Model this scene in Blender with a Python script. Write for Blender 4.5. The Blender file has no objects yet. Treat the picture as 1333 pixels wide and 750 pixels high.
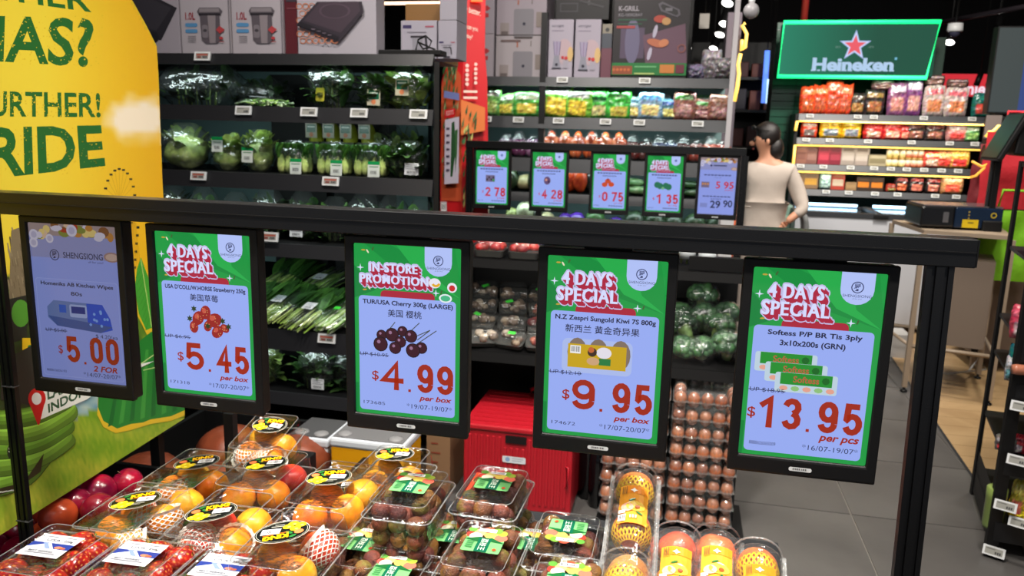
import bpy, bmesh, math, random
from mathutils import Vector, Matrix, Euler, noise

# ---------------------------------------------------------------- camera, world, light
S = bpy.context.scene
H = 1.44                                   # eye height of the phone
F, YAW, PITCH, ROLL = 1017.6, -.2143, .1967, .0256
cy, sy, cp, sp, cr, sr = math.cos(YAW), math.sin(YAW), math.cos(PITCH), math.sin(PITCH), math.cos(ROLL), math.sin(ROLL)
RW = Matrix(((cr, -sr, 0), (sr, cr, 0), (0, 0, 1))) @ Matrix(((1, 0, 0), (0, cp, -sp), (0, sp, cp))) @ \
     Matrix(((1, 0, 0), (0, 0, -1), (0, 1, 0))) @ Matrix(((cy, -sy, 0), (sy, cy, 0), (0, 0, 1)))
cam = bpy.data.objects.new('camera', bpy.data.cameras.new('camera'))
S.collection.objects.link(cam); S.camera = cam
flip = Matrix(((1, 0, 0), (0, -1, 0), (0, 0, -1)))
cam.matrix_world = Matrix.Translation((0, 0, H)) @ (flip @ RW).inverted().to_4x4()
cam.data.sensor_width = 36; cam.data.lens = F * 36 / 1333; cam.data.clip_start = .05; cam.data.clip_end = 60
cam.data.dof.use_dof = True; cam.data.dof.focus_distance = 1.33; cam.data.dof.aperture_fstop = 7.0

w = bpy.data.worlds.new('store_air'); S.world = w; w.use_nodes = True
w.node_tree.nodes['Background'].inputs[0].default_value = (.55, .6, .7, 1)
w.node_tree.nodes['Background'].inputs[1].default_value = .27
S.view_settings.view_transform = 'Standard'; S.view_settings.look = 'None'
S.view_settings.gamma = 1; S.view_settings.use_curve_mapping = False
S.view_settings.exposure = 0
try:
    S.cycles.use_denoising = True; S.cycles.max_bounces = 8; S.cycles.transparent_max_bounces = 24
    S.cycles.caustics_reflective = False; S.cycles.caustics_refractive = False; S.cycles.sample_clamp_indirect = 3
except Exception: pass

def area(loc, size, power, col=(1, .93, .84), target=None, spread=180):
    l = bpy.data.lights.new('ceiling_or_fill_light', 'AREA'); l.shape = 'DISK'; l.size = size; l.energy = power; l.color = col
    l.spread = math.radians(spread)
    o = bpy.data.objects.new('ceiling_or_fill_light', l); o.location = loc; S.collection.objects.link(o)
    if target: o.rotation_euler = (Vector(target) - Vector(loc)).to_track_quat('-Z', 'Y').to_euler()
    return o
# track spots above the aisle, in front of the shelves and over the far shop, with added fill lamps among them
area((-.9, .9, 3.2), .16, 21, target=(-.6, 1.3, .7), spread=70)
area((.5, 1.75, 3.1), .2, 3.2, col=(1, .95, .86), target=(-1.43, 1.6, 1.35), spread=60)  # extra spot added only to brighten the yellow board
area((.5, .6, 3.2), .16, 17, target=(.1, 1.3, .7), spread=70)
area((-1.3, 1.7, 3.3), .25, 15, target=(-1.5, 3.1, .9), spread=110)
area((-.2, 1.7, 3.3), .25, 26, target=(-.1, 2.9, .4), spread=100)
area((-.7, 3.6, 3.3), .3, 24, target=(-.6, 5.3, 1.1), spread=110)
area((.9, 2.4, 3.3), .3, 26, target=(1.0, 3.6, 0), spread=120)
area((1.3, 4.9, 3.3), .4, 60, target=(1.4, 7.0, 1.2), spread=120)
area((1.9, 4.2, 3.2), .4, 28, target=(2.3, 5.0, 0), spread=130)

area((-1.2, -1.0, 2.9), 1.0, 8, col=(1, .96, .92), target=(-1.0, 3.0, 1.1), spread=110)  # added fill from behind the camera, lights the cooler from the front
area((1.2, .2, 3.3), .6, 8, col=(1, .96, .92), target=(0, 5.2, 1.2), spread=110)  # second added fill, aimed at the far produce shelves
def strip(x0, x1, y, z, power, col=(.8, 1, .98), tilt=.5):
    """LED tube under the front of a cooler shelf, shining back and down"""
    l = bpy.data.lights.new('shelf_light', 'AREA'); l.shape = 'RECTANGLE'; l.size = x1 - x0; l.size_y = .02; l.energy = power; l.color = col
    o = bpy.data.objects.new('shelf_light', l); o.location = ((x0 + x1) / 2, y, z); o.rotation_euler = (tilt, 0, 0); S.collection.objects.link(o)
for z in (1.66, 1.44, 1.16, .88, .48): strip(-2.3, -.95, 3.05, z, 1.5 if z > 1.1 else 1.0)
for z in (1.71, 1.47, 1.22, .97): strip(-1.35, .22, 5.25, z, 1.7)
strip(-.9, .24, 3.0, .9, .8, (1, .97, .9)); strip(.9, 2.3, 6.95, 1.60, 1.5, (1, .9, .7)); strip(.9, 2.3, 6.95, 1.38, 1.5, (1, .9, .7)); strip(.9, 2.3, 6.95, 1.17, 1.5, (1, .9, .7))

# ---------------------------------------------------------------- helpers
C = S.collection
PI = math.pi
def lin(c):
    return tuple((x / 255 / 12.92 if x / 255 <= .04045 else ((x / 255 + .055) / 1.055) ** 2.4) for x in c[:3])
def ray(px, py): return RW.transposed() @ Vector(((px - 666.5) / F, (py - 375) / F, 1))
def at(px, py, Y): d = ray(px, py); d = d * (Y / d.y); return Vector((d.x, d.y, d.z + H))
def atz(px, py, z): d = ray(px, py); d = d * ((z - H) / d.z); return Vector((d.x, d.y, z))

def bsdf(m): return m.node_tree.nodes['Principled BSDF']
def M(name, col=(128, 128, 128), rough=.5, metal=0, spec=.5, emit=None, es=1, bump=None, var=None, coat=0):
    """bump=(scale, strength)  var=(scale, second colour)"""
    m = bpy.data.materials.new(name); m.use_nodes = True; n = m.node_tree; b = bsdf(m)
    b.inputs['Base Color'].default_value = (*lin(col), 1); b.inputs['Roughness'].default_value = rough
    b.inputs['Metallic'].default_value = metal; b.inputs['Specular IOR Level'].default_value = spec
    b.inputs['Coat Weight'].default_value = coat
    tc = n.nodes.new('ShaderNodeTexCoord')
    if var:
        t = n.nodes.new('ShaderNodeTexNoise'); t.inputs['Scale'].default_value = var[0]; t.inputs['Detail'].default_value = 4
        n.links.new(tc.outputs['Object'], t.inputs['Vector'])
        r = n.nodes.new('ShaderNodeValToRGB'); r.color_ramp.elements[0].position = .38; r.color_ramp.elements[1].position = .64
        r.color_ramp.elements[0].color = (*lin(col), 1); r.color_ramp.elements[1].color = (*lin(var[1]), 1)
        n.links.new(t.outputs['Fac'], r.inputs['Fac']); n.links.new(r.outputs['Color'], b.inputs['Base Color'])
    if bump:
        t = n.nodes.new('ShaderNodeTexNoise'); t.inputs['Scale'].default_value = bump[0]; t.inputs['Detail'].default_value = 3
        n.links.new(tc.outputs['Object'], t.inputs['Vector'])
        p = n.nodes.new('ShaderNodeBump'); p.inputs['Strength'].default_value = bump[1]; p.inputs['Distance'].default_value = .005
        n.links.new(t.outputs['Fac'], p.inputs['Height']); n.links.new(p.outputs['Normal'], b.inputs['Normal'])
    if emit:
        b.inputs['Emission Color'].default_value = (*lin(emit), 1); b.inputs['Emission Strength'].default_value = es
    return m
def MCol(name, rough=.5, spec=.5, bump=None, coat=0, noisy=None, screen=0):
    """material whose flat colours come from the mesh's colour attribute (prints, leaves, wrappers, screens)"""
    m = M(name, rough=rough, spec=spec, bump=bump, coat=coat); n = m.node_tree; b = bsdf(m)
    a = n.nodes.new('ShaderNodeAttribute'); a.attribute_name = 'Col'; out = a.outputs['Color']
    if noisy:
        tc = n.nodes.new('ShaderNodeTexCoord'); t = n.nodes.new('ShaderNodeTexNoise'); t.inputs['Scale'].default_value = noisy[0]
        n.links.new(tc.outputs['Object'], t.inputs['Vector'])
        mr = n.nodes.new('ShaderNodeMapRange'); mr.inputs[1].default_value = .3; mr.inputs[2].default_value = .7
        mr.inputs[3].default_value = 1 - noisy[1]; mr.inputs[4].default_value = 1 + noisy[1]; n.links.new(t.outputs['Fac'], mr.inputs[0])
        mx = n.nodes.new('ShaderNodeVectorMath'); mx.operation = 'SCALE'; n.links.new(out, mx.inputs[0]); n.links.new(mr.outputs[0], mx.inputs['Scale'])
        out = mx.outputs[0]
    if screen:
        b.inputs['Base Color'].default_value = (.01, .01, .01, 1)
        n.links.new(out, b.inputs['Emission Color']); b.inputs['Emission Strength'].default_value = screen
        try: m.cycles.emission_sampling = 'NONE'
        except Exception: pass
    else: n.links.new(out, b.inputs['Base Color'])
    return m
def MClear(name, tint=(250, 252, 252), scale=40, bump=.25, refl=1.0, base=.04, rough=.06, haze=0, dist=.004):
    m = bpy.data.materials.new(name); m.use_nodes = True; n = m.node_tree; n.nodes.remove(bsdf(m))
    o = n.nodes['Material Output']; tr = n.nodes.new('ShaderNodeBsdfTransparent'); tr.inputs[0].default_value = (*lin(tint), 1)
    g = n.nodes.new('ShaderNodeBsdfGlossy'); g.inputs['Roughness'].default_value = rough; g.inputs[0].default_value = (1, 1, 1, 1)
    lw = n.nodes.new('ShaderNodeFresnel'); lw.inputs['IOR'].default_value = 1.5
    ge = n.nodes.new('ShaderNodeNewGeometry'); io = n.nodes.new('ShaderNodeMapRange'); io.inputs[3].default_value = 1.5; io.inputs[4].default_value = 1 / 1.5
    n.links.new(ge.outputs['Backfacing'], io.inputs[0]); n.links.new(io.outputs[0], lw.inputs['IOR'])
    tc = n.nodes.new('ShaderNodeTexCoord'); t = n.nodes.new('ShaderNodeTexNoise'); t.inputs['Scale'].default_value = scale; t.inputs['Detail'].default_value = 2
    n.links.new(tc.outputs['Object'], t.inputs['Vector'])
    p = n.nodes.new('ShaderNodeBump'); p.inputs['Strength'].default_value = bump; p.inputs['Distance'].default_value = dist
    n.links.new(t.outputs['Fac'], p.inputs['Height']); n.links.new(p.outputs['Normal'], g.inputs['Normal']); n.links.new(p.outputs['Normal'], lw.inputs['Normal'])
    mu = n.nodes.new('ShaderNodeMath'); mu.operation = 'MULTIPLY_ADD'; mu.inputs[1].default_value = refl; mu.inputs[2].default_value = base; mu.use_clamp = True
    n.links.new(lw.outputs[0], mu.inputs[0])
    mx = n.nodes.new('ShaderNodeMixShader'); n.links.new(mu.outputs[0], mx.inputs[0]); n.links.new(tr.outputs[0], mx.inputs[1]); n.links.new(g.outputs[0], mx.inputs[2])
    last = mx
    if haze:
        d = n.nodes.new('ShaderNodeBsdfDiffuse'); d.inputs[0].default_value = (.8, .8, .8, 1)
        m2 = n.nodes.new('ShaderNodeMixShader'); m2.inputs[0].default_value = haze
        n.links.new(last.outputs[0], m2.inputs[1]); n.links.new(d.outputs[0], m2.inputs[2]); last = m2
    n.links.new(last.outputs[0], o.inputs[0])
    return m

class MB:
    def __init__(s): s.v = []; s.f = []; s.c = []; s.sm = []
    def add(s, vs, fs, col=(200, 200, 200), T=None, smooth=False, vc=None):
        b = len(s.v)
        for p in vs:
            p = Vector(p)
            if T: p = T @ p
            s.v.append(tuple(p))
        for f in fs:
            s.f.append(tuple(b + i for i in f)); s.sm.append(smooth)
            s.c.append([vc[i] for i in f] if vc else col)
        return s
    def box(s, x0, y0, z0, x1, y1, z1, col=(200, 200, 200), T=None):
        return s.add([(x0, y0, z0), (x1, y0, z0), (x1, y1, z0), (x0, y1, z0), (x0, y0, z1), (x1, y0, z1), (x1, y1, z1), (x0, y1, z1)],
                     [(0, 3, 2, 1), (4, 5, 6, 7), (0, 1, 5, 4), (1, 2, 6, 5), (2, 3, 7, 6), (3, 0, 4, 7)], col, T)
    def lathe(s, prof, n=12, col=(200, 200, 200), T=None, smooth=True, vcf=None):
        vs = []; fs = []; vc = []
        for r, z in prof:
            for i in range(n):
                a = 2 * PI * i / n; vs.append((r * math.cos(a), r * math.sin(a), z)); vc.append(vcf(i, n, r, z) if vcf else col)
        for j in range(len(prof) - 1):
            for i in range(n):
                fs.append((j * n + i, j * n + (i + 1) % n, (j + 1) * n + (i + 1) % n, (j + 1) * n + i))
        fs.append(tuple(range(n))[::-1]); fs.append(tuple((len(prof) - 1) * n + i for i in range(n)))
        return s.add(vs, fs, col, T, smooth, vc if vcf else None)
    def tube(s, pts, r, n=6, col=(200, 200, 200), T=None, closed=False):
        P = [Vector(p) for p in pts]; L = len(P); vs = []; fs = []
        for i, p in enumerate(P):
            d = (P[(i + 1) % L] - P[i - 1]) if closed else (P[min(i + 1, L - 1)] - P[max(i - 1, 0)])
            d.normalize(); u = d.cross(Vector((0, 0, 1)) if abs(d.z) < .9 else Vector((1, 0, 0))).normalized(); q = d.cross(u)
            rr = r[i] if isinstance(r, (list, tuple)) else r
            for k in range(n):
                a = 2 * PI * k / n; vs.append(p + u * (rr * math.cos(a)) + q * (rr * math.sin(a)))
        for i in range(L if closed else L - 1):
            for k in range(n):
                j = (i + 1) % L; fs.append((i * n + k, i * n + (k + 1) % n, j * n + (k + 1) % n, j * n + k))
        if not closed: fs.append(tuple(range(n))[::-1]); fs.append(tuple((L - 1) * n + k for k in range(n)))
        return s.add(vs, fs, col, T, True)
    def sph(s, r, c=(0, 0, 0), n=12, m=8, col=(200, 200, 200), T=None, dis=None, vcf=None):
        rx, ry, rz = (r, r, r) if not isinstance(r, (list, tuple)) else r
        vs = []; vc = []; fs = []
        def put(x, y, z):
            k = 1 + (dis(Vector((x, y, z))) if dis else 0)
            vs.append((c[0] + rx * x * k, c[1] + ry * y * k, c[2] + rz * z * k)); vc.append(vcf(Vector((x, y, z))) if vcf else col)
        put(0, 0, -1)
        for j in range(1, m):
            t = PI * j / m
            for i in range(n): put(math.sin(t) * math.cos(2 * PI * i / n), math.sin(t) * math.sin(2 * PI * i / n), -math.cos(t))
        put(0, 0, 1); e = len(vs) - 1
        for i in range(n):
            fs.append((0, 1 + (i + 1) % n, 1 + i)); fs.append((e, e - n + i, e - n + (i + 1) % n))
        for j in range(m - 2):
            for i in range(n): fs.append((1 + j * n + i, 1 + j * n + (i + 1) % n, 1 + (j + 1) * n + (i + 1) % n, 1 + (j + 1) * n + i))
        return s.add(vs, fs, col, T, True, vc if vcf else None)
    def grid(s, fn, nu, nv, col=(200, 200, 200), T=None, vcf=None, smooth=True):
        vs = []; vc = []; fs = []
        for j in range(nv + 1):
            for i in range(nu + 1):
                vs.append(fn(i / nu, j / nv)); vc.append(vcf(i / nu, j / nv) if vcf else col)
        for j in range(nv):
            for i in range(nu): a = j * (nu + 1) + i; fs.append((a, a + 1, a + nu + 2, a + nu + 1))
        return s.add(vs, fs, col, T, smooth, vc if vcf else None)
    def prism(s, poly, y0, y1, col=(200, 200, 200), T=None):
        """poly of (x, z), extruded along y"""
        n = len(poly)
        return s.add([(x, y0, z) for x, z in poly] + [(x, y1, z) for x, z in poly],
                     [tuple(range(n)), tuple(range(2 * n - 1, n - 1, -1))] + [(i, i + n, (i + 1) % n + n, (i + 1) % n) for i in range(n)], col, T)
    def loft(s, rings, col=(200, 200, 200), T=None, cap0=True, cap1=True, smooth=False):
        n = len(rings[0]); vs = [p for r in rings for p in r]; fs = []
        for j in range(len(rings) - 1):
            for i in range(n): fs.append((j * n + i, j * n + (i + 1) % n, (j + 1) * n + (i + 1) % n, (j + 1) * n + i))
        if cap0: fs.append(tuple(range(n))[::-1])
        if cap1: fs.append(tuple((len(rings) - 1) * n + i for i in range(n)))
        return s.add(vs, fs, col, T, smooth)
    def mesh(s, name, mat):
        me = bpy.data.meshes.new(name); me.from_pydata(s.v, [], s.f)
        a = me.color_attributes.new('Col', 'FLOAT_COLOR', 'CORNER'); buf = []; cache = {}
        for f, c in zip(s.f, s.c):
            if isinstance(c, list):
                for q in c:
                    if q not in cache: cache[q] = (*lin(q), 1)
                    buf.extend(cache[q])
            else:
                if c not in cache: cache[c] = (*lin(c), 1)
                buf.extend(cache[c] * len(f))
        a.data.foreach_set('color', buf)
        me.polygons.foreach_set('use_smooth', s.sm); me.materials.append(mat); me.update()
        return me

def obj(name, mb, mat, parent=None, bevel=0, seg=2, label=None):
    o = bpy.data.objects.new(name, mb.mesh(name, mat) if isinstance(mb, MB) else mb); C.objects.link(o)
    if parent: o.parent = parent
    if bevel:
        b = o.modifiers.new('bevel', 'BEVEL'); b.width = bevel; b.segments = seg; b.limit_method = 'ANGLE'; b.angle_limit = .7
    if label: o['label'] = label
    return o
def tag(o, label, cat, group=None):
    o['label'] = label; o['category'] = cat
    if group: o['group'] = group
    return o
def thing(name, label, cat, loc=(0, 0, 0), rz=0, group=None, rx=0, ry=0):
    o = bpy.data.objects.new(name, None); o.empty_display_size = .05; C.objects.link(o)
    o.location = loc; o.rotation_euler = (rx, ry, rz)
    return tag(o, label, cat, group)
KIDS = {}
def kids(o): return [c for c in C.objects if c.parent == o]
def dup(root, loc=None, rz=None, label=None, rx=None, group=None, scale=None):
    def cp_(o, par):
        c = o.copy(); C.objects.link(c)
        if par: c.parent = par
        for k in (KIDS.get(o.name) if o.name in KIDS else kids(o)): cp_(k, c)
        return c
    r = cp_(root, None)
    if loc is not None: r.location = loc
    if rz is not None: r.rotation_euler.z = rz
    if rx is not None: r.rotation_euler.x = rx
    if scale is not None: r.scale = (scale,) * 3
    if label: r['label'] = label
    if group: r['group'] = group
    return r
def struct(name, mb, mat, parent=None, bevel=0):
    o = obj(name, mb, mat, parent, bevel)
    if not parent: o['kind'] = 'structure'
    return o

# ---- lettering and flat prints
TS = bpy.data.scenes.new('lettering_work'); _tc = {}
def glyphs(text, off=0, shear=0, spacing=1.0):
    k = (text, off, shear, spacing)
    if k not in _tc:
        c = bpy.data.curves.new('t', 'FONT'); c.body = text; c.offset = off; c.shear = shear; c.resolution_u = 3; c.space_character = spacing
        o = bpy.data.objects.new('t', c); TS.collection.objects.link(o); vl = TS.view_layers[0]; vl.update()
        e = o.evaluated_get(vl.depsgraph); m = e.to_mesh()
        vs = [(v.co.x, v.co.y) for v in m.vertices]; fs = [tuple(p.vertices) for p in m.polygons]
        e.to_mesh_clear(); bpy.data.objects.remove(o); bpy.data.curves.remove(c)
        xs = [v[0] for v in vs]; ys = [v[1] for v in vs]
        _tc[k] = (vs, fs, (min(xs), min(ys), max(xs), max(ys)))
    return _tc[k]
FRONT = Matrix(((1, 0, 0, 0), (0, 0, -1, 0), (0, 1, 0, 0), (0, 0, 0, 1)))    # local x,y,z -> X, Z, -Y
class Print(MB):
    """flat artwork: x right, y DOWN from the top left corner, in the given units; scaled by k; every item a hair above the last"""
    def __init__(s, k=1.0, T=None, dz=.00006, warp=None):
        super().__init__(); s.k = k; s.T = T; s.z = 0; s.dz = dz; s.warp = warp
    def put(s, pts, fs, col, vc=None):
        s.z += s.dz
        if s.warp: P = [s.warp(x, y, s.z) for x, y in pts]
        else: P = [(x * s.k, -y * s.k, s.z) for x, y in pts]
        s.add(P, fs, col, s.T, False, vc)
    def poly(s, pts, col): s.put(pts, [tuple(range(len(pts)))[::-1]], col)
    def rect(s, x0, y0, x1, y1, col, r=0):
        if not r: return s.poly([(x0, y0), (x1, y0), (x1, y1), (x0, y1)], col)
        P = []
        for cx, cy_, a in ((x1 - r, y0 + r, -90), (x1 - r, y1 - r, 0), (x0 + r, y1 - r, 90), (x0 + r, y0 + r, 180)):
            for i in range(5): t = math.radians(a + i * 22.5); P.append((cx + r * math.cos(t), cy_ + r * math.sin(t)))
        s.poly(P, col)
    def disc(s, cx, cy_, rx, col, ry=None, n=16, rot=0):
        ry = rx if ry is None else ry; c, q = math.cos(rot), math.sin(rot); P = []
        for i in range(n):
            a = 2 * PI * i / n; x, y = rx * math.cos(a), ry * math.sin(a); P.append((cx + x * c - y * q, cy_ + x * q + y * c))
        s.poly(P, col)
    def ring(s, cx, cy_, r, wd, col, n=20, a0=0, a1=2 * PI, ry=None):
        ry = ry or r; k = ry / r
        P = []
        for i in range(n + 1):
            a = a0 + (a1 - a0) * i / n; P += [(cx + (r - wd) * math.cos(a), cy_ + (r - wd) * k * math.sin(a)), (cx + r * math.cos(a), cy_ + r * k * math.sin(a))]
        s.put(P, [(2 * i, 2 * i + 2, 2 * i + 3, 2 * i + 1) for i in range(n)], col)
    def line(s, x0, y0, x1, y1, wd, col):
        dx, dy = x1 - x0, y1 - y0; L = math.hypot(dx, dy) or 1; nx, ny = -dy / L * wd / 2, dx / L * wd / 2
        s.poly([(x0 + nx, y0 + ny), (x0 - nx, y0 - ny), (x1 - nx, y1 - ny), (x1 + nx, y1 + ny)], col)
    def text(s, t, x0, y0, x1, y1, col, off=0, shear=0, quad=None, spacing=1.0):
        """lettering fitted into the box x0,y0 - x1,y1 (or into a quad TL,TR,BR,BL)"""
        vs, fs, (a, b, c, d) = glyphs(t, off, shear, spacing)
        W, Hh = (c - a) or 1, (d - b) or 1; P = []
        for x, y in vs:
            u, v = (x - a) / W, 1 - (y - b) / Hh
            if quad:
                (ax, ay), (bx, by), (cx, cy_), (dx, dy) = quad
                P.append((ax * (1 - u) * (1 - v) + bx * u * (1 - v) + cx * u * v + dx * (1 - u) * v, ay * (1 - u) * (1 - v) + by * u * (1 - v) + cy_ * u * v + dy * (1 - u) * v))
            else: P.append((x0 + (x1 - x0) * u, y0 + (y1 - y0) * v))
        s.put(P, fs, col)
    def star(s, cx, cy_, r, col, n=5, q=.4, rot=-PI / 2):
        P = []
        for i in range(2 * n): a = rot + PI * i / n; rr = r if i % 2 == 0 else r * q; P.append((cx + rr * math.cos(a), cy_ + rr * math.sin(a)))
        for i in range(1, 2 * n, 2): pass
        s.put([(cx, cy_)] + P, [(0, 1 + (i + 1) % (2 * n), 1 + i) for i in range(2 * n)], col)
    def barcode(s, x0, y0, x1, y1, seed=1, bg=(235, 235, 235)):
        s.rect(x0, y0, x1, y1, bg); r = random.Random(seed); n = 12; x = x0 + (x1 - x0) * .08; wd = (x1 - x0) * .84 / n
        P = []; fs = []
        for i in range(n):
            ww = wd * r.uniform(.25, .7); b = len(P); P += [(x, y0 + (y1 - y0) * .12), (x + ww, y0 + (y1 - y0) * .12), (x + ww, y1 - (y1 - y0) * .2), (x, y1 - (y1 - y0) * .2)]
            fs.append((b + 3, b + 2, b + 1, b)); x += wd
        s.put(P, fs, (40, 40, 40))
def noise3(p, k=1.0): return noise.noise(Vector(p) * k)

# ---------------------------------------------------------------- materials
black = M('black_powder_coat', (18, 18, 20), .42, spec=.4, bump=(900, .05))
rail_m = M('black_satin_rail', (15, 15, 16), .3, spec=.5, bump=(500, .06))
dark = M('dark_plastic', (13, 13, 14), .5, spec=.3)
matte = M('matte_black_metal', (9, 9, 10), .7, spec=.1)
charcoal = M('charcoal_metal', (46, 48, 52), .45, metal=.2)
shelfm = M('dark_grey_shelf', (34, 34, 37), .4, metal=.3)
teal = M('pale_teal_back', (120, 150, 150), .6)
greym = M('grey_metal', (128, 130, 134), .4, metal=.4)
lightgrey = M('light_grey_metal', (176, 172, 176), .45)
whitep = M('white_plastic', (225, 226, 228), .4)
beige = M('beige_metal', (150, 133, 114), .5)
cardb = M('cardboard', (134, 104, 72), .85, bump=(120, .2), var=(9, (122, 94, 64)))
ink = MCol('printed_ink', .5, .4)
inkg = MCol('glossy_printed_ink', .22, .5)
board_m = MCol('printed_board', .38, .5)
scr = MCol('screen_light', .15, .3, screen=1.0)
scr_dim = MCol('dimmer_screen_light', .15, .3, screen=.54)
foil = MCol('glossy_wrapper', .25, .6, bump=(60, .5))
leaf_m = MCol('leaf_surface', .42, .5, noisy=(50, .35), bump=(140, .4))
skin_m = MCol('produce_skin', .34, .5, noisy=(30, .16), bump=(160, .15))
gloss_m = MCol('glossy_fruit_skin', .2, .6, noisy=(35, .15))
clear = MClear('clear_clamshell_plastic', scale=60, bump=.8, refl=1.0, base=.015, rough=.08, haze=0)
bagm = MClear('crinkled_clear_bag', scale=34, bump=1.0, refl=1.0, base=.03, rough=.1, haze=.015, dist=.012)
glassm = MClear('clear_glass', scale=3, bump=0, refl=1, base=.02, rough=.02)
netm = M('white_foam_net', (252, 246, 238), .6)
redp = M('red_plastic', (164, 20, 34), .4)
wood = M('pale_wood', (196, 152, 100), .5, var=(6, (180, 134, 84)))
# ================================================================ setting
floor_slab = M('floor_grout', (112, 108, 102), .7)
tile_m = M('grey_stone_tile', (88, 86, 84), .42, bump=(30, .08), var=(2.2, (74, 72, 71)))
plank_m = M('pale_oak_plank', (176, 146, 106), .42, var=(3, (160, 130, 92)))
for n in plank_m.node_tree.nodes:
    if n.type == 'TEX_NOISE': n.inputs['Scale'].default_value = 2.5; n.inputs['Distortion'].default_value = 1.2
wall_m = M('dark_wall_paint', (30, 29, 32), .8)
ceil_m = M('black_ceiling_paint', (22, 20, 23), .9)
mb = MB(); mb.box(-6, -1.6, -.1, 7, 15, -.004); fl = struct('floor', mb, floor_slab)
def edge(y): return 1.302 + .062 * (y - 3.42)
def clip_tile(x0, y0, x1, y1):
    """tile clipped by the slanting edge of the wooden floor"""
    P = [(x0, y0), (x1, y0), (x1, y1), (x0, y1)]; out = []
    for i in range(4):
        a, b = P[i], P[(i + 1) % 4]; ia, ib = a[0] <= edge(a[1]), b[0] <= edge(b[1])
        if ia: out.append(a)
        if ia != ib:
            lo, hi = 0, 1
            for _ in range(20):
                t = (lo + hi) / 2; x = a[0] + (b[0] - a[0]) * t; y = a[1] + (b[1] - a[1]) * t
                if (x <= edge(y)) == ia: lo = t
                else: hi = t
            out.append((x, y))
    return out
g = .003; tm = {}
for i in range(-7, 4):
    for j in range(-2, 21):
        x0, y0 = .72 + .6 * i, .07 + .6 * j; P = clip_tile(x0 + g, y0 + g, x0 + .6 - g, y0 + .6 - g)
        if len(P) < 3 or x0 < -3.6: continue
        if len(P) == 4 and x0 + .6 < edge(y0) and 'full' in tm:
            o = bpy.data.objects.new('floor_tile', tm['full']); C.objects.link(o); o.parent = fl; o.location = (x0, y0, 0); continue
        m = MB(); n = len(P); L = [(x - x0, y - y0) for x, y in P]
        m.add([(x, y, 0) for x, y in L] + [(x, y, -.006) for x, y in L], [tuple(range(n))] + [(k, k + n, (k + 1) % n + n, (k + 1) % n) for k in range(n)])
        o = obj('floor_tile', m, tile_m, fl); o.location = (x0, y0, 0)
        if len(P) == 4 and x0 + .6 < edge(y0): tm['full'] = o.data
rnd = random.Random(5); pk = None
for j in range(54):
    y0 = 2.3 + .14 * j; x = edge(y0 + .07) + .035; x1 = x + rnd.uniform(.5, 1.3)
    while x < 4.6:
        m = MB(); xa = edge(y0) + .012 if x < edge(y0) + .1 else x; xb = edge(y0 + .137) + .012 if x < edge(y0) + .1 else x
        m.add([(xa, y0 + .001, .001), (x1, y0 + .001, .001), (x1, y0 + .138, .001), (xb, y0 + .138, .001), (xa, y0 + .001, -.005), (x1, y0 + .001, -.005), (x1, y0 + .138, -.005), (xb, y0 + .138, -.005)],
              [(0, 1, 2, 3), (0, 4, 5, 1), (1, 5, 6, 2), (2, 6, 7, 3), (3, 7, 4, 0)]); obj('plank', m, plank_m, fl)
        x = x1 + .002; x1 = x + rnd.uniform(1.1, 1.5)
tr = MB(); tr.add([(edge(-1), -1, .002), (edge(-1) + .012, -1, .002), (edge(12) + .012, 12, .002), (edge(12), 12, .002)], [(0, 1, 2, 3)]); struct('trim_1', tr, charcoal)
mb = MB(); mb.box(-6, 14.6, 0, 7, 14.7, 4.2); struct('wall_back', mb, wall_m)
mb = MB(); mb.box(-4.2, -1.6, 0, -4.1, 14.6, 4.2); struct('wall_left', mb, wall_m)
mb = MB(); mb.box(6.4, -1.6, 0, 6.5, 14.6, 4.2); struct('wall_right', mb, wall_m)
mb = MB(); mb.box(-4.1, -1.6, 4.2, 6.4, 14.6, 4.3); ce = struct('ceiling', mb, ceil_m)
for i, y in enumerate((5.2, 7.6, 9.4, 11.2)):
    m = MB(); m.box(-4, y, 3.85, 6.3, y + .22, 4.2); struct('ceiling_beam', m, M('brown_black_beam', (44, 36, 36), .8) if i == 0 else bpy.data.materials['brown_black_beam'], ce)

# ceiling ducts, pipes and track lighting
duct_m = M('dark_duct', (52, 46, 52), .5, metal=.3)
d = MB(); d.tube([(2.2, 6.5, 3.5), (2.7, 9, 3.62), (3.5, 13, 3.7)], .05, 8); tag(obj('conduit_pipe', d, duct_m), 'thin grey conduit pipe running along the dark ceiling above the beer sign', 'pipe')
d = MB(); a = at(1300, 15, 7.8); b = at(1155, 42, 9.5); d.tube([a + (a - b) * .4, a, b], .022, 6); tag(obj('lighting_track', d, duct_m), 'slanting ceiling lighting track right of the green beer sign', 'track')
d = MB(); a = at(1046, 29, 7.1); d.tube([(a.x, a.y, 2.38), (a.x, a.y, 4.2)], .03, 10); tag(obj('sprinkler_pipe', d, M('red_pipe_paint', (140, 30, 30), .5)), 'red vertical pipe rising from the top of the beer sign', 'pipe')
lampg = M('lamp_glow', (255, 255, 255), emit=(255, 252, 245), es=9)
def spot(p, label, r=.045, tilt=(.5, 0), ceil=4.2, grp='track spotlights'):
    t = thing('track_spotlight', label, 'spotlight', p, group=grp)
    h = MB(); T = Euler((tilt[0], tilt[1], 0)).to_matrix().to_4x4(); h.lathe([(r * .7, .13), (r, .12), (r * 1.05, .01), (r * 1.05, 0), (r * .9, 0)], 12, T=T); obj('housing', h, dark, t)
    l = MB(); l.lathe([(r * .95, -.003), (r * .5, -.012), (.001, -.014)], 12, T=T); obj('lens', l, lampg, t)
    s = MB(); s.tube([T @ Vector((0, 0, .1)), (0, 0, .18), (0, 0, ceil - p[2])], .008, 5); obj('stem', s, dark, t)
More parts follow.
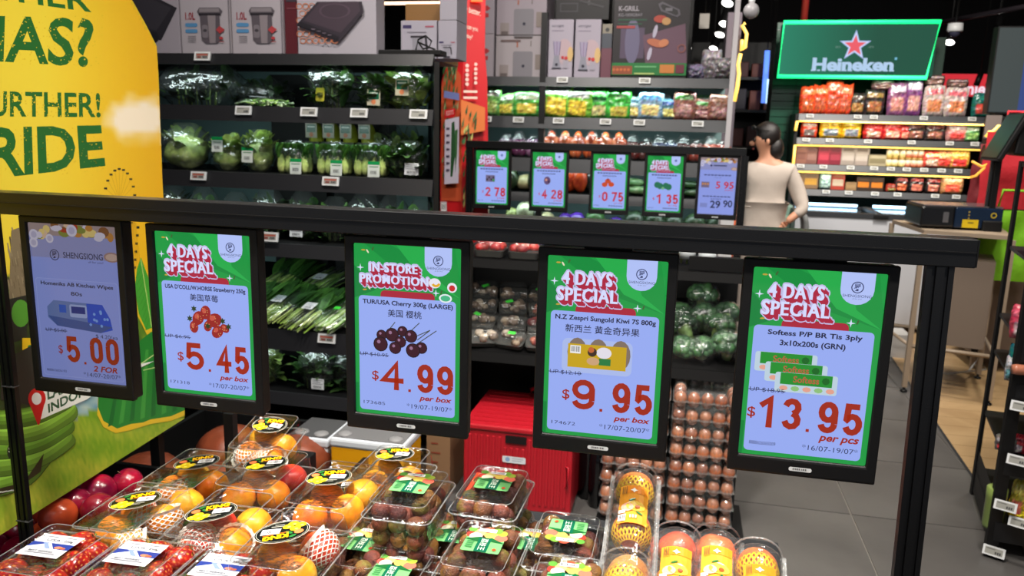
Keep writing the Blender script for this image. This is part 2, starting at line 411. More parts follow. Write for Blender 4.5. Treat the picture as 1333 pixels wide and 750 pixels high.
for (px, py, Y, lb) in ((947, 4, 6.0, 'brightest round spotlight at the top edge above the aisle'), (943, 31, 7.2, 'oval spotlight just below the brightest one above the aisle'),
                        (940, 38, 8.0, 'small spotlight squeezed between two larger ones above the aisle'), (937, 45, 7.6, 'third large spotlight down in the row above the aisle'),
                        (929, 63, 8.8, 'fourth large spotlight down in the row above the aisle'), (920, 79, 10.2, 'smallest lowest spotlight in the row above the aisle'),
                        (1236, 55, 8.4, 'spotlight close to the right edge of the beer sign'), (1299, 38, 8.2, 'spotlight on the slanting track at far upper right')):
    r = {4: .042, 31: .045, 38: .035, 45: .045, 63: .045, 79: .03}.get(py, .045)
    spot(tuple(at(px, py, Y)), lb, r, (-.45, .25))
for (px, py, Y, lb) in ((898, 6, 6.4, 'top one of the distant spotlights beside the grill box'), (898, 31, 7.4, 'second distant spotlight beside the grill box'),
                        (897, 45, 8.2, 'third distant spotlight beside the grill box'), (897, 62, 9.4, 'lowest distant spotlight beside the grill box')):
    spot(tuple(at(px, py, Y)), lb, .028, (-.3, .1))
# strip light seen between the boxes at the top, lantern, white tag, dome camera
p = at(540, 3, 6.5); t = thing('strip_light', 'long ceiling strip light glowing behind the appliance boxes', 'ceiling light', tuple(p))
m = MB(); m.box(-.55, -.05, 0, .42, .05, .05); obj('housing', m, dark, t); m = MB(); m.box(-.52, -.04, -.012, .4, .04, 0); obj('diffuser', m, M('warm_strip', (255, 190, 150), emit=(255, 205, 170), es=3), t)
m = MB(); m.tube([(-.4, 0, .05), (-.4, 0, 4.2 - p.z)], .006, 5); m.tube([(.3, 0, .05), (.3, 0, 4.2 - p.z)], .006, 5); obj('hanger', m, dark, t)
p = at(978, 14, 4.2); t = thing('globe_lamp', 'unlit white globe lamp hanging from the ceiling by the yellow neon strip', 'lamp', tuple(p))
m = MB(); m.sph(.038, n=16, m=10); obj('globe', m, M('frosted_globe', (168, 166, 170), .3), t); m = MB(); m.lathe([(.013, .03), (.016, .05), (.01, .065), (.003, .07)], 10); obj('cap', m, whitep, t)
m = MB(); m.tube([(0, 0, .06), (0, 0, 4.2 - p.z)], .003, 5); obj('cord', m, dark, t)
p = at(917, 27, 5.6); t = thing('hanging_tag', 'small pale square card hanging on a wire above the right shelves', 'sign', tuple(p))
m = MB(); m.box(-.032, -.004, -.05, .032, .004, .045); obj('card', m, M('pale_card', (150, 146, 140), .6), t); m = MB(); m.tube([(0, 0, .045), (0, 0, 4.2 - p.z)], .003, 5); obj('wire', m, dark, t)
p = at(1243, 40, 7.8); t = thing('dome_camera', 'white dome security camera on a stalk right of the beer sign', 'camera', tuple(p))
m = MB(); m.lathe([(.06, .06), (.065, .0), (.055, -.01)], 14); obj('base', m, whitep, t); m = MB(); m.sph((.045, .045, .045), (0, 0, -.012), 12, 8, (60, 60, 80)); obj('dome', m, inkg, t)
m = MB(); m.tube([(0, 0, .06), (0, 0, 4.2 - p.z)], .01, 6); obj('stalk', m, dark, t)
# ================================================================ price screens and their rails
DW, DH = .2, .318
GREEN, GREEN2, CARD, RED, REDB, INKC = (30, 152, 66), (18, 128, 58), (150, 170, 240), (158, 40, 18), (176, 44, 70), (34, 34, 62)
def shield(P, s=1):
    P.poly([(.665, 0), (.915, 0), (.915, .14)] + [(.79 + .125 * math.cos(a), .14 + .12 * math.sin(a)) for a in [PI * k / 10 for k in range(1, 10)]] + [(.665, .14)], (176, 192, 245))
def logo(P, cx, cy_, r, col=(46, 52, 96)):
    P.ring(cx, cy_, r, r * .16, col, 18)
    P.text('昇', cx - r * .55, cy_ - r * .62, cx + r * .55, cy_ + r * .62, col, .01)
def banner(P, lines, x0, y0, x1, y1):
    n = len(lines); h = (y1 - y0) / n; L = [(t, x0 + (x1 - x0) * a, y0 + h * i + .012, x0 + (x1 - x0) * b, y0 + h * (i + 1) - .014) for i, (t, a, b) in enumerate(lines)]
    for k in (0, .016, .034):
        for j in range(8):
            dx, dy = k + .014 * math.cos(j * PI / 4), k + .014 * math.sin(j * PI / 4)
            for t, A, ya, B, yb in L: P.text(t, A + dx, ya + dy, B + dx, yb + dy, (196, 190, 232), .02, spacing=1.12)
    for k in (.038, .03, .022, .014, .007):
        for dx in (0, -.005):
            for t, A, ya, B, yb in L: P.text(t, A + k + dx, ya + k, B + k + dx, yb + k, (170, 34, 62), .03, spacing=1.12)
    for dx in (-.004, .004):
        for t, A, ya, B, yb in L: P.text(t, A + dx, ya, B + dx, yb, (212, 218, 252), .014, spacing=1.12)
def arcp(cx, cy_, rx, ry, a0, a1, n=7): return [(cx + rx * math.cos(math.radians(a0 + (a1 - a0) * i / n)), cy_ + ry * math.sin(math.radians(a0 + (a1 - a0) * i / n))) for i in range(n + 1)]
DIG = {'0': [arcp(.5, .27, .5, .27, 180, 360) + arcp(.5, .73, .5, .27, 0, 180) + [(0, .27)]],
       '1': [[(.12, .2), (.66, .0), (.66, 1)]],
       '2': [arcp(.5, .26, .5, .26, 190, 380) + [(.0, 1), (1, 1)]],
       '3': [arcp(.5, .24, .48, .24, 190, 440), arcp(.5, .74, .5, .26, 275, 530)],
       '4': [[(.74, 1), (.74, 0), (0, .7), (1, .7)]],
       '5': [[(.95, 0), (.12, 0), (.06, .5)] + arcp(.5, .69, .5, .31, 215, 520, 12)],
       '7': [[(0, 0), (1, 0), (.36, 1)]],
       '8': [arcp(.5, .235, .44, .235, -90, 270, 14), arcp(.5, .735, .5, .265, -90, 270, 14)],
       '9': [arcp(.5, .3, .5, .3, 20, 380, 14), arcp(.5, .74, .5, .26, 0, 170, 8), [(1, .3), (1, .74)]]}
def digits(P, s_, x0, y0, x1, y1, col, th=.05, gap=.035):
    n = len(s_); wd = ((x1 - x0) - gap * (n - 1)) / n
    for i, ch in enumerate(s_):
        a, b = x0 + i * (wd + gap) + th / 2, x0 + i * (wd + gap) + wd - th / 2; c, d_ = y0 + th / 2, y1 - th / 2
        for path in DIG[ch]:
            pts = [(a + (b - a) * x, c + (d_ - c) * y) for x, y in path]; m = len(pts); V = []
            for k, (x, y) in enumerate(pts):
                def dr(p, q_): L = math.hypot(q_[0] - p[0], q_[1] - p[1]) or 1; return ((q_[0] - p[0]) / L, (q_[1] - p[1]) / L)
                d1 = dr(pts[k - 1], pts[k]) if k else dr(pts[0], pts[1]); d2 = dr(pts[k], pts[k + 1]) if k < m - 1 else d1
                nx_, ny_ = -(d1[1] + d2[1]), d1[0] + d2[0]; L = math.hypot(nx_, ny_) or 1; nx_ /= L; ny_ /= L
                cs = max(.55, nx_ * -d1[1] + ny_ * d1[0]); w_ = th / 2 / cs
                e = (0, 0) if 0 < k < m - 1 else ((-d1[0] * th / 2, -d1[1] * th / 2) if k == 0 else (d1[0] * th / 2, d1[1] * th / 2))
                if len(path) > 7 or ch == '9': e = (0, 0) if (k == 0 or (k == m - 1 and ch not in '2')) else e
                V += [(x + nx_ * w_ + e[0], y + ny_ * w_ + e[1]), (x - nx_ * w_ + e[0], y - ny_ * w_ + e[1])]
            P.put(V, [(2 * k, 2 * k + 2, 2 * k + 3, 2 * k + 1) for k in range(m - 1)], col)
def strawberries(P, cx, cy_):
    for i, (x, y, a, r) in enumerate(((-.08, -.03, .6, .075), (0, -.09, .2, .07), (.09, -.02, 1.1, .085), (-.13, .06, 0, .06), (.02, .04, .3, .055), (.12, .09, .8, .07), (.2, .05, 2.2, .05))):
        P.disc(cx + x, cy_ + y, r * .78, (150, 36, 30), r, 14, a); P.disc(cx + x - r * .2, cy_ + y - r * .25, r * .3, (196, 84, 66), r * .4, 8, a)
        rr = random.Random(i)
        for _ in range(6): P.disc(cx + x + rr.uniform(-.5, .5) * r, cy_ + y + rr.uniform(-.6, .6) * r, .006, (214, 150, 90), n=4)
    for x, y in ((-.17, -.02), (-.12, -.12), (.02, .04), (.24, .03), (.18, -.02)): P.star(cx + x, cy_ + y, .035, (44, 62, 30), 6, .5)
def cherries(P, cx, cy_):
    for x0, y0, x1, y1 in ((-.1, -.06, -.03, -.15), (.1, -.06, .2, -.16), (.02, .04, .3, -.1), (.16, .05, .36, -.1), (.18, 0, .3, -.1)): P.line(cx + x0, cy_ + y0, cx + x1, cy_ + y1, .008, (70, 74, 60))
    for i, (x, y, r) in enumerate(((-.16, -.02, .05), (.04, -.07, .05), (-.06, -.03, .065), (.12, -.03, .06), (.02, .03, .055), (-.17, .065, .07), (.22, .07, .055), (-.03, .09, .058), (.14, .1, .068))):
        P.disc(cx + x, cy_ + y, r, (24, 6, 14)); P.disc(cx + x, cy_ + y, r * .88, (58, 16, 30)); P.disc(cx + x - r * .25, cy_ + y - r * .3, r * .25, (150, 110, 140), n=8)
def kiwis(P, cx, cy_):
    P.rect(cx - .3, cy_ - .14, cx + .3, cy_ + .16, (168, 184, 232), .05)
    for x in (-.17, .01, .2): P.disc(cx + x, cy_ - .02, .085, (128, 110, 96), .13)
    P.rect(cx - .25, cy_ - .095, cx + .25, cy_ + .115, (196, 160, 18)); P.barcode(cx - .23, cy_ - .08, cx - .14, cy_ - .01, 3)
    P.disc(cx + .06, cy_ - .03, .065, (225, 220, 230), .05); P.rect(cx + .02, cy_ + .02, cx + .12, cy_ + .08, (36, 120, 60)); P.disc(cx - .03, cy_ + .05, .055, (200, 160, 120), .035)
    P.disc(cx - .04, cy_ - .03, .04, (60, 40, 30)); P.disc(cx - .05, cy_ - .05, .026, (190, 100, 50))
def tissues(P, cx, cy_):
    for i in range(3):
        x, y = cx - .11 + .085 * i, cy_ - .1 + .08 * i
        P.rect(x - .24, y - .08, x + .24, y + .085, (186, 206, 220), .02); P.rect(x - .2, y - .078, x + .2, y + .02, (32, 140, 44))
        for k in range(5): P.disc(x - .17 + .09 * k, y + .052, .034, ((224, 160, 140), (140, 190, 120))[k % 2], .022, 8)
        P.text('Softess', x - .1, y - .055, x + .1, y + .0, (180, 90, 60), .02); P.disc(x + .15, y - .03, .03, (18, 100, 30), n=8)
def wipes(P, cx, cy_):
    P.poly([(cx - .36, cy_ - .06), (cx - .28, cy_ - .13), (cx + .28, cy_ - .12), (cx + .36, cy_ + .02), (cx + .38, cy_ + .13), (cx + .24, cy_ + .17), (cx - .26, cy_ + .13), (cx - .36, cy_ + .05)], (96, 118, 176))
    P.poly([(cx + .1, cy_ - .12), (cx + .28, cy_ - .12), (cx + .36, cy_ + .02), (cx + .38, cy_ + .13), (cx + .24, cy_ + .17), (cx + .1, cy_ + .1)], (34, 76, 196))
    P.poly([(cx - .36, cy_ + .03), (cx + .1, cy_ + .07), (cx + .38, cy_ + .1), (cx + .24, cy_ + .17), (cx - .26, cy_ + .13)], (60, 84, 150))
    P.rect(cx - .1, cy_ - .1, cx + .1, cy_ + .03, (150, 166, 214), .02); P.rect(cx - .08, cy_ - .08, cx + .08, cy_ - .01, (20, 46, 130))
    P.rect(cx - .22, cy_ - .09, cx - .14, cy_ - .01, (30, 84, 190)); rr = random.Random(3)
    for _ in range(9): P.disc(cx + rr.uniform(.13, .33), cy_ + rr.uniform(-.06, .12), .016, (120, 160, 230), n=6)
def mushroom_pic(P, cx, cy_): P.rect(cx - .14, cy_ - .1, cx + .14, cy_ + .1, (110, 100, 130)); [P.disc(cx - .1 + .065 * k, cy_ + (.03, -.03)[k % 2], .035, (60, 50, 60), n=8) for k in range(4)]; P.disc(cx + .1, cy_ + .05, .04, (60, 140, 80), n=8)
def potato_pic(P, cx, cy_): P.disc(cx, cy_, .1, (96, 70, 110), .12); P.disc(cx - .03, cy_ - .02, .035, (210, 150, 130)); P.disc(cx + .05, cy_ + .03, .03, (50, 30, 60))
def tomato_pic(P, cx, cy_): [P.disc(cx + x, cy_ + y, .085, (196, 72, 36), .07) for x, y in ((-.09, .05), (.1, .04), (0, -.05))]; P.disc(cx, cy_ - .1, .03, (140, 40, 20))
def broccoli_pic(P, cx, cy_): [P.disc(cx + x, cy_ + y, .09, (36, 110, 80), .09) for x, y in ((-.14, 0), (-.06, .03), (.1, .02), (.18, .05))]; P.disc(cx + .02, cy_ + .09, .04, (110, 170, 120))
def ingredients(P):
    P.rect(0, 0, 1, .32, (150, 132, 136)); P.rect(0, .12, 1, .34, (136, 140, 190)); rr = random.Random(8)
    for i in range(34):
        x = rr.uniform(.02, .98); y = rr.uniform(.0, .09) + (.12 * abs(x - .5) if abs(x - .5) > .25 else 0)
        c = rr.choice(((206, 176, 150), (176, 120, 60), (160, 52, 36), (120, 128, 60), (214, 190, 120), (196, 190, 210), (120, 76, 50))); P.disc(x, y + .01, rr.uniform(.03, .07), c, rr.uniform(.02, .05), 10)
    for x, y, r in ((.06, .12, .055), (.05, .2, .05), (.24, .15, .045), (.5, .06, .06)): P.disc(x, y, r, (196, 192, 214)); P.disc(x, y, r * .6, (170, 166, 196))
    P.disc(.93, .3, .09, (150, 120, 120), .05); P.disc(.93, .3, .07, (186, 160, 150), .035)
def price_art(kind, d, small=False):
    P = Print(DW, dz=.000012); A = DH / DW
    if kind == 'plain':
        P.rect(0, 0, 1, A, (136, 150, 222)); ingredients(P)
        if not small:
            logo(P, .28, .31, .055, (44, 48, 84)); P.text('SHENGSIONG', .38, .275, .83, .335, (44, 48, 84), .01); P.text('all for you!', .66, .35, .83, .375, (60, 60, 90))
            P.rect(.03, .55, .97, A - .03, (152, 166, 232), .03); P.rect(.036, .556, .964, A - .036, (138, 152, 224), .03)
    else:
        P.rect(0, 0, 1, A, GREEN)
        for k, c in enumerate(((22, 138, 60), (38, 170, 74), (26, 146, 62))): P.poly([(.1 + .3 * k, 0), (.34 + .3 * k, 0), (1, .28 + .02 * k), (1, .45), (.5 + .15 * k, .3)], c)
        P.poly([(0, .2), (.2, .42), (0, .5)], GREEN2); P.rect(0, 1.3, .03, A, GREEN2)
        P.rect(.25, .415, .76, .52, (168, 34, 56), .04)
        P.rect(.04, .475, .955, A - .035, CARD, .035); shield(P)
        if not small:
            logo(P, .79, .12, .047); P.text('SHENGSIONG', .685, .178, .9, .2, (60, 70, 110)); P.text('all for you!', .76, .208, .83, .218, (60, 70, 110))
            for x, y in ((.06, .22), (.77, .41)): P.star(x, y, .035, (214, 222, 250), 4, .25)
            for i, (x, y) in enumerate(((.09, .06), (.13, .07), (.18, .045), (.1, .42), (.14, .4), (.82, .4))): P.disc(x, y, .022, ((190, 160, 60), (226, 220, 190), (60, 100, 50))[i % 3], .008, 6, i)
        else: P.disc(.79, .12, .035, (90, 110, 170))
        if kind == 'store':
            banner(P, (('IN-STORE', .14, .84), ('PROMOTION', 0, 1)), .06, .16, .7, .37)
            P.disc(.76, .32, .055, (230, 228, 240), .045); P.ring(.77, .31, .045, .022, (226, 170, 30), 10, .3, 2.6); P.disc(.92, .35, .045, (230, 228, 240)); P.disc(.92, .355, .028, (200, 40, 40)); P.disc(.86, .45, .06, (226, 236, 240), .04); P.disc(.86, .45, .045, (70, 180, 130), .027)
        else: banner(P, (('4 DAYS', .08, .9), ('SPECIAL', 0, 1)), .09, .115, .6, .4)
    d(P, A); return P
def strike(P, t, x0, y0, x1, y1): P.text(t, x0, y0, x1, y1, (40, 42, 74), -.004); P.line(x0 - .01, (y0 + y1) / 2, x1 + .01, (y0 + y1) / 2, .006, (40, 42, 74))
def std(name, cn, up, a, b, unit, code, dates, pic, xa=(.24, .45), pdx=.5, name2=None, namex=(.08, .93), cnx=(.25, .75), dim=1):
    def d(P, A):
        P.text(name, namex[0], .505, namex[1], .56, INKC, .028)
        if name2: P.text(name2, .25, .585, .75, .645, INKC, .028)
        if cn: P.text(cn, cnx[0], .585, cnx[1], .655, INKC, .008)
        pic(P, pdx, .85 if not name2 else .875)
        strike(P, up, .05, 1.0, .32, 1.04)
        P.text('$', xa[0] - .085, 1.17, xa[0] - .02, 1.27, RED, .01); digits(P, a, xa[0], 1.07, xa[1], 1.34, RED); P.rect(xa[1] + .045, 1.32, xa[1] + .07, 1.345, RED)
        digits(P, b, .6, 1.07, .94, 1.34, RED); P.text(unit, .62, 1.365, .93, 1.43, RED, .03, .25)
        P.text(code, .08, 1.465, .29, 1.495, (50, 52, 84), -.004); P.text(dates, .5, 1.455, .93, 1.5, (40, 42, 74), -.004)
    return d
def plain_d(P, A):
    P.text('Homeniks AB Kitchen Wipes', .09, .58, .92, .63, INKC, .025); P.text('80s', .43, .67, .56, .71, INKC, .012); wipes(P, .5, .9)
    strike(P, 'UP $5.00', .1, 1.06, .34, 1.1); P.text('$ 4.20/ea', .68, 1.085, .93, 1.13, (40, 42, 74), -.004)
    P.text('$', .23, 1.23, .28, 1.33, RED, .01); digits(P, '5', .32, 1.13, .48, 1.4, RED); P.rect(.52, 1.385, .545, 1.41, RED); digits(P, '00', .6, 1.12, .93, 1.39, RED)
    P.text('2 FOR', .62, 1.415, .9, 1.475, RED, .03, .2); P.text('8888626026193', .07, 1.49, .3, 1.515, (50, 52, 84), -.004); P.text('*14/07-20/07*', .5, 1.49, .93, 1.535, (40, 42, 74), -.004)
def small_d(a, b, unit, pic):
    def d(P, A):
        for y, x0, x1 in ((.52, .14, .86), (.6, .3, .7)):
            for k in range(9): x = x0 + (x1 - x0) * k / 9; P.rect(x, y, x + (x1 - x0) / 9 - .02, y + .035, (60, 66, 110))
        pic(P, .45, .82); P.text('$', .2, 1.18, .25, 1.26, (190, 40, 50), 0); digits(P, a, .3, 1.08, .46, 1.35, (190, 40, 50)); digits(P, b, .58, 1.08, .92, 1.35, (190, 40, 50))
        P.text(unit, .66, 1.38, .9, 1.425, (190, 40, 50), .01, .2)
        for x0, x1 in ((.06, .24), (.5, .92)):
            for k in range(6): x = x0 + (x1 - x0) * k / 6; P.rect(x, 1.47, x + (x1 - x0) / 6 - .015, 1.495, (80, 86, 130))
    return d
def small_plain(P, A):
    P.disc(.3, .22, .03, (50, 54, 90)); P.rect(.36, .2, .72, .235, (60, 64, 100))
    for y, x0, x1 in ((.47, .12, .88), (.54, .4, .6), (1.07, .12, .9), (1.14, .35, .65)):
        for k in range(8): x = x0 + (x1 - x0) * k / 8; P.rect(x, y, x + (x1 - x0) / 8 - .02, y + .03, (60, 66, 110))
    P.rect(.06, .68, .28, .84, (110, 96, 120)); [P.disc(.1 + .07 * k, .74, .03, (190, 130, 80), n=8) for k in range(3)]
    P.text('5', .46, .66, .58, .86, (190, 40, 50), .02); P.text('95', .68, .66, .95, .86, (190, 40, 50), .02); P.line(.7, .9, .94, .9, .012, (190, 40, 50))
    P.rect(.06, 1.28, .26, 1.4, (120, 130, 190)); P.text('29', .34, 1.2, .62, 1.42, (36, 38, 66), .02); P.text('90', .7, 1.18, .95, 1.38, (36, 38, 66), .02)
def price_screen(x, ztop, y, label, group, art, dimmer=False, rz=0, clip=True):
    """x, ztop: top left corner of the lit panel"""
    t = thing('price_screen', label, 'screen', (x + DW / 2, y, ztop), rz, group)
    X0, X1, Z0, Z1 = -DW / 2 - .0165, DW / 2 + .0165, -DH - .03, .0135
    b = MB(); b.box(X0 + .002, .006, Z0 + .002, X1 - .002, .03, Z1 - .001); obj('back_housing', b, dark, t, .004)
    f = MB(); h = .003       # bezel ring
    o4 = [(X0, Z0), (X1, Z0), (X1, Z1), (X0, Z1)]; i4 = [(-DW / 2, -DH), (DW / 2, -DH), (DW / 2, 0), (-DW / 2, 0)]
    f.add([(p[0], -h, p[1]) for p in o4] + [(p[0], -h, p[1]) for p in i4] + [(p[0], .004, p[1]) for p in i4] + [(p[0], .008, p[1]) for p in o4],
          [(k, (k + 1) % 4, (k + 1) % 4 + 4, k + 4) for k in range(4)] + [(k + 4, (k + 1) % 4 + 4, (k + 1) % 4 + 8, k + 8) for k in range(4)] + [(k, k + 12, (k + 1) % 4 + 12, (k + 1) % 4) for k in range(4)])
    obj('bezel', f, dark, t, .003)
    P = MB(); P.box(-DW / 2 - .001, .003, -DH - .001, DW / 2 + .001, .006, .001, (10, 10, 12)); dp = obj('display', P, dark, t)
    a = Print.__new__(Print); a = art; a2 = MB(); a2.v = [tuple(FRONT @ Vector((vx - DW / 2, vy, vz)) + Vector((0, .0028, 0))) for vx, vy, vz in art.v]; a2.f = art.f; a2.c = art.c; a2.sm = art.sm
    obj('screen_image', a2, scr_dim if dimmer else scr, dp)
    s = Print(1, T=Matrix.Translation((0, -h - .0003, 0)) @ FRONT); s.rect(-.018, DH + .0125, .018, DH + .0195, (205, 208, 210), .003); s.barcode(-.014, DH + .0135, .014, DH + .0185, 5, (200, 204, 206)); obj('barcode_sticker', s, ink, t)
    if clip: c = MB(); c.box(-.04, .008, Z1 - .002, .04, .022, Z1 + .02); obj('mounting_bracket', c, dark, t)
    return t
RY = 1.289
W1 = 'front price screens'
sx = [(-1.2605, -.1973), (-.9768, -.1994), (-.5724, -.2003), (-.2196, -.2017), (.115, -.201)]
arts = [price_art('plain', plain_d),
        price_art('days', std('USA D\'COLL/W.HORSE Strawberry 250g', '美国草莓', 'UP $6.95', '5', '45', 'per box', '171318', '*17/07-20/07*', strawberries, cnx=(.34, .64), xa=(.26, .46))),
        price_art('store', std('TUR/USA Cherry 300g (LARGE)', '美国 樱桃', 'UP $10.95', '4', '99', 'per box', '173685', '*19/07-19/07*', cherries, cnx=(.32, .64), xa=(.25, .47), pdx=.42)),
        price_art('days', std('N.Z Zespri Sungold Kiwi 7S 800g', '新西兰 黄金奇异果', 'UP $12.10', '9', '95', 'per box', '174672', '*17/07-20/07*', kiwis, cnx=(.17, .8), xa=(.25, .45), pdx=.45)),
        price_art('days', std('Softess P/P BR Tis 3ply', None, 'UP $18.95', '13', '95', 'per pcs', '8888626065009', '*16/07-19/07*', tissues, xa=(.13, .47), pdx=.42, name2='3x10x200s (GRN)', namex=(.15, .87)))]
lbs = ['leftmost front price screen, blue page with kitchen wipes at 5.00', 'green and blue front price screen with strawberries at 5.45', 'front price screen with cherries at 4.99 and an in-store promotion banner',
       'front price screen with boxed kiwis at 9.95', 'rightmost front price screen with green tissue packs at 13.95']
for i in range(5): price_screen(sx[i][0], H + sx[i][1] + (0, .0, 0, 0, 0)[i], RY, lbs[i], W1, arts[i], dimmer=(i == 0), rz=(.0, 0, 0, 0, 0)[i])
def rail(x0, x1, ztop, y, label, posts, name='screen_rail', post_h=0.0, hgt=.043):
    t = thing(name, label, 'rail', ((x0 + x1) / 2, y, post_h)); cx = (x0 + x1) / 2
    b = MB(); zt = ztop - post_h; b.box(x0 - cx, -.014, zt - hgt, x1 - cx, .03, zt); obj('beam', b, rail_m, t, .0015)
    b = MB(); b.box(x0 - cx, -.0155, zt - hgt * .48, x1 - cx, -.0125, zt - hgt * .44); obj('groove', b, dark, t)
    b = MB(); b.box(x1 - cx, -.013, zt - hgt + .001, x1 - cx + .002, .029, zt - .001); obj('end_cap', b, dark, t)
    for (px, lean, pw, pd) in posts:
        p = MB(); q = []
        for z in (0, zt - hgt):
            dx = lean * (1 - z / (zt - hgt)); q.append([(px - cx + dx + a_, b_, z) for a_, b_ in ((-pw, -.012), (-pw * .6, -.012), (-pw * .6, -.008), (-pw * .3, -.008), (-pw * .3, -.013), (pw * .3, -.013), (pw * .3, -.008), (pw * .6, -.008), (pw * .6, -.012), (pw, -.012), (pw, pd), (-pw, pd))])
        p.loft(q); obj('post', p, rail_m, t)
        k = MB(); k.box(px - cx - .035 + lean, -.03, 0, px - cx + .035 + lean, .045, .008); obj('foot_plate', k, dark, t)
    return t
rl = rail(-1.385, .430, 1.3005, RY, 'long black rail on posts across the front that carries the five large price screens', ((-1.333, .004, .0145, -.001), (.3835, .026, .0195, .004)))
for z in (.60, .9):
  tp = MB(); xx = -1.333 + .4775 + .004 * (1 - z / 1.26); tp.box(xx - .0155, -.0145, z, xx + .0155, .0, z + .002)
  obj('cable_tie', tp, bpy.data.materials.get('clear_tape') or M('clear_tape', (60, 60, 62), .3), rl)
# second rail far behind
R2 = 4.6
rail(at(607, 185, R2).x, at(972, 190, R2).x, 1.385, R2, 'distant black rail carrying the five small price screens', ((at(611, 240, R2).x, 0, .02, .028), (at(967, 240, R2).x, 0, .02, .028)))
sm = [(620, 193, small_d('2', '78', '2 FOR', mushroom_pic), 'days', 'leftmost distant price screen, 2.78 in red'), (694, 195, small_d('4', '28', '2 FOR', potato_pic), 'days', 'distant price screen showing 4.28'),
      (773, 196, small_d('0', '75', 'per 100g', tomato_pic), 'days', 'distant price screen with tomatoes at 0.75'), (844, 197, small_d('1', '35', 'per 100g', broccoli_pic), 'days', 'distant price screen with broccoli at 1.35'),
      (913, 200, small_plain, 'plain', 'rightmost distant price screen, plain blue with 5.95 and 29.90')]
for px, py, d_, kd, lb in sm:
    p = at(px, py, R2); price_screen(p.x, min(p.z, 1.328), R2, lb, 'distant price screens', price_art(kd, d_, True))

# ================================================================ big hanging advertising board on the left
BP, BQ = Vector((-1.40487, 1.37, .556)), Vector((-1.44987, 1.99919, .556))
bd = (BQ - BP).normalized(); bn = bd.cross(Vector((0, 0, 1)))
def pan(px, py):
    r = ray(px, py); o = Vector((0, 0, H)); t = (BP - o).dot(bn) / r.dot(bn); return o + r * t
BL = Vector((-1.43, 1.5, 0))
bt = thing('advertising_board', 'large yellow and green banana advertising board hanging behind the left price screens', 'board', tuple(BL))
out = [(240, 545), (212, 250), (206.5, 100), (204, 60), (190, 32), (172, 0), (150, -34), (110, -90), (-60, -300), (-420, -420), (-420, 962), (0, 697)]
q = [pan(*p) - BL for p in out]; n = len(q); off = -bn * .012; m = MB()
m.add(q + [v + off for v in q], [tuple(range(n))[::-1], tuple(n + i for i in range(n))] + [(i, (i + 1) % n, (i + 1) % n + n, i + n) for i in range(n)], (224, 186, 40)); obj('panel', m, board_m, bt)
WP = lambda x, y, z: pan(x, y) - BL + bn * (z + .0004)
def mix(a, b, t): t = max(0, min(1, t)); return tuple(a[i] + (b[i] - a[i]) * t for i in range(3))
def inside(x, y):
    c = False; j = len(out) - 1
    for i in range(len(out)):
        if (out[i][1] > y) != (out[j][1] > y) and x < (out[j][0] - out[i][0]) * (y - out[i][1]) / (out[j][1] - out[i][1]) + out[i][0]: c = not c
        j = i
    return c
def bg(x, y):
    c = mix((238, 212, 62), (240, 182, 28), (x - 60) / 150)
    d = 1 - math.hypot((x - 182) / 52, (y - 155) / 34); d += .35 * noise3((x * .06, y * .06, 3))
    c = mix(c, (255, 240, 214), d * 2.2)
    hz = 362 + 14 * noise3((x * .03, 0, 1)) - .03 * x
    gr = 560 - (x - 60) * .42                       # start of the lawn
    if y > hz: c = mix((60, 100, 36), (112, 150, 40), .5 + noise3((x * .09, y * .09, 5)))
    if y > 420 and x < 120: c = mix((70, 96, 40), (40, 50, 24), .5 + noise3((x * .1, y * .1, 9)))
    if 455 < y < gr + 10 and x > 60: c = mix((96, 150, 176), (190, 206, 190), .4 + noise3((x * .05, y * .3, 2)))
    if y > gr: c = mix((112, 156, 34), (186, 192, 62), .5 + .8 * noise3((x * .02, y * .03, 7)) + .5 * noise3((x * .7, y * .35, 4)))
    return tuple(int(v) for v in c)
gm = MB(); nx, ny = 130, 150; X0, X1, Y0, Y1 = -130, 242, -110, 860
vs = []; vc = []; idx = {}
for j in range(ny + 1):
    for i in range(nx + 1):
        x, y = X0 + (X1 - X0) * i / nx, Y0 + (Y1 - Y0) * j / ny; idx[(i, j)] = len(vs); vs.append(WP(x, y, 0)); vc.append(bg(x, y))
fs = []
for j in range(ny):
    for i in range(nx):
        x, y = X0 + (X1 - X0) * i / nx, Y0 + (Y1 - Y0) * j / ny; sx_, sy_ = (X1 - X0) / nx, (Y1 - Y0) / ny
        if all(inside(a, b) for a, b in ((x, y), (x + sx_, y), (x, y + sy_), (x + sx_, y + sy_))): fs.append((idx[(i, j)], idx[(i + 1, j)], idx[(i + 1, j + 1)], idx[(i, j + 1)]))
gm.add(vs, fs, (0, 0, 0), vc=vc); gs = MB()
for k in range(40):
    x0_, x1_ = -130 + 370 * k / 40, -130 + 370 * (k + 1) / 40; e_ = lambda x: 545 + (240 - x) * (697 - 545) / 240; c_ = bg(x0_ + 4, e_(x0_) - 6)
    gs.add([WP(x0_, e_(x0_) - 9, -.0002), WP(x0_, e_(x0_), -.0002), WP(x1_, e_(x1_), -.0002), WP(x1_, e_(x1_) - 9, -.0002)], [(0, 1, 2, 3)], c_)
for k in range(30):
    y0_, y1_ = 60 + 485 * k / 30, 60 + 485 * (k + 1) / 30; e_ = lambda y: 204 + (y - 60) / 190 * 8 if y < 250 else 212 + (y - 250) / 295 * 28
    gs.add([WP(e_(y0_) - 6, y0_, -.0002), WP(e_(y0_), y0_, -.0002), WP(e_(y1_), y1_, -.0002), WP(e_(y1_) - 6, y1_, -.0002)], [(0, 1, 2, 3)], bg(e_(y0_) - 5, y0_))
b_ = len(gm.v); gm.v += gs.v; gm.f += [tuple(i + b_ for i in f) for f in gs.f]; gm.c += gs.c; gm.sm += gs.sm
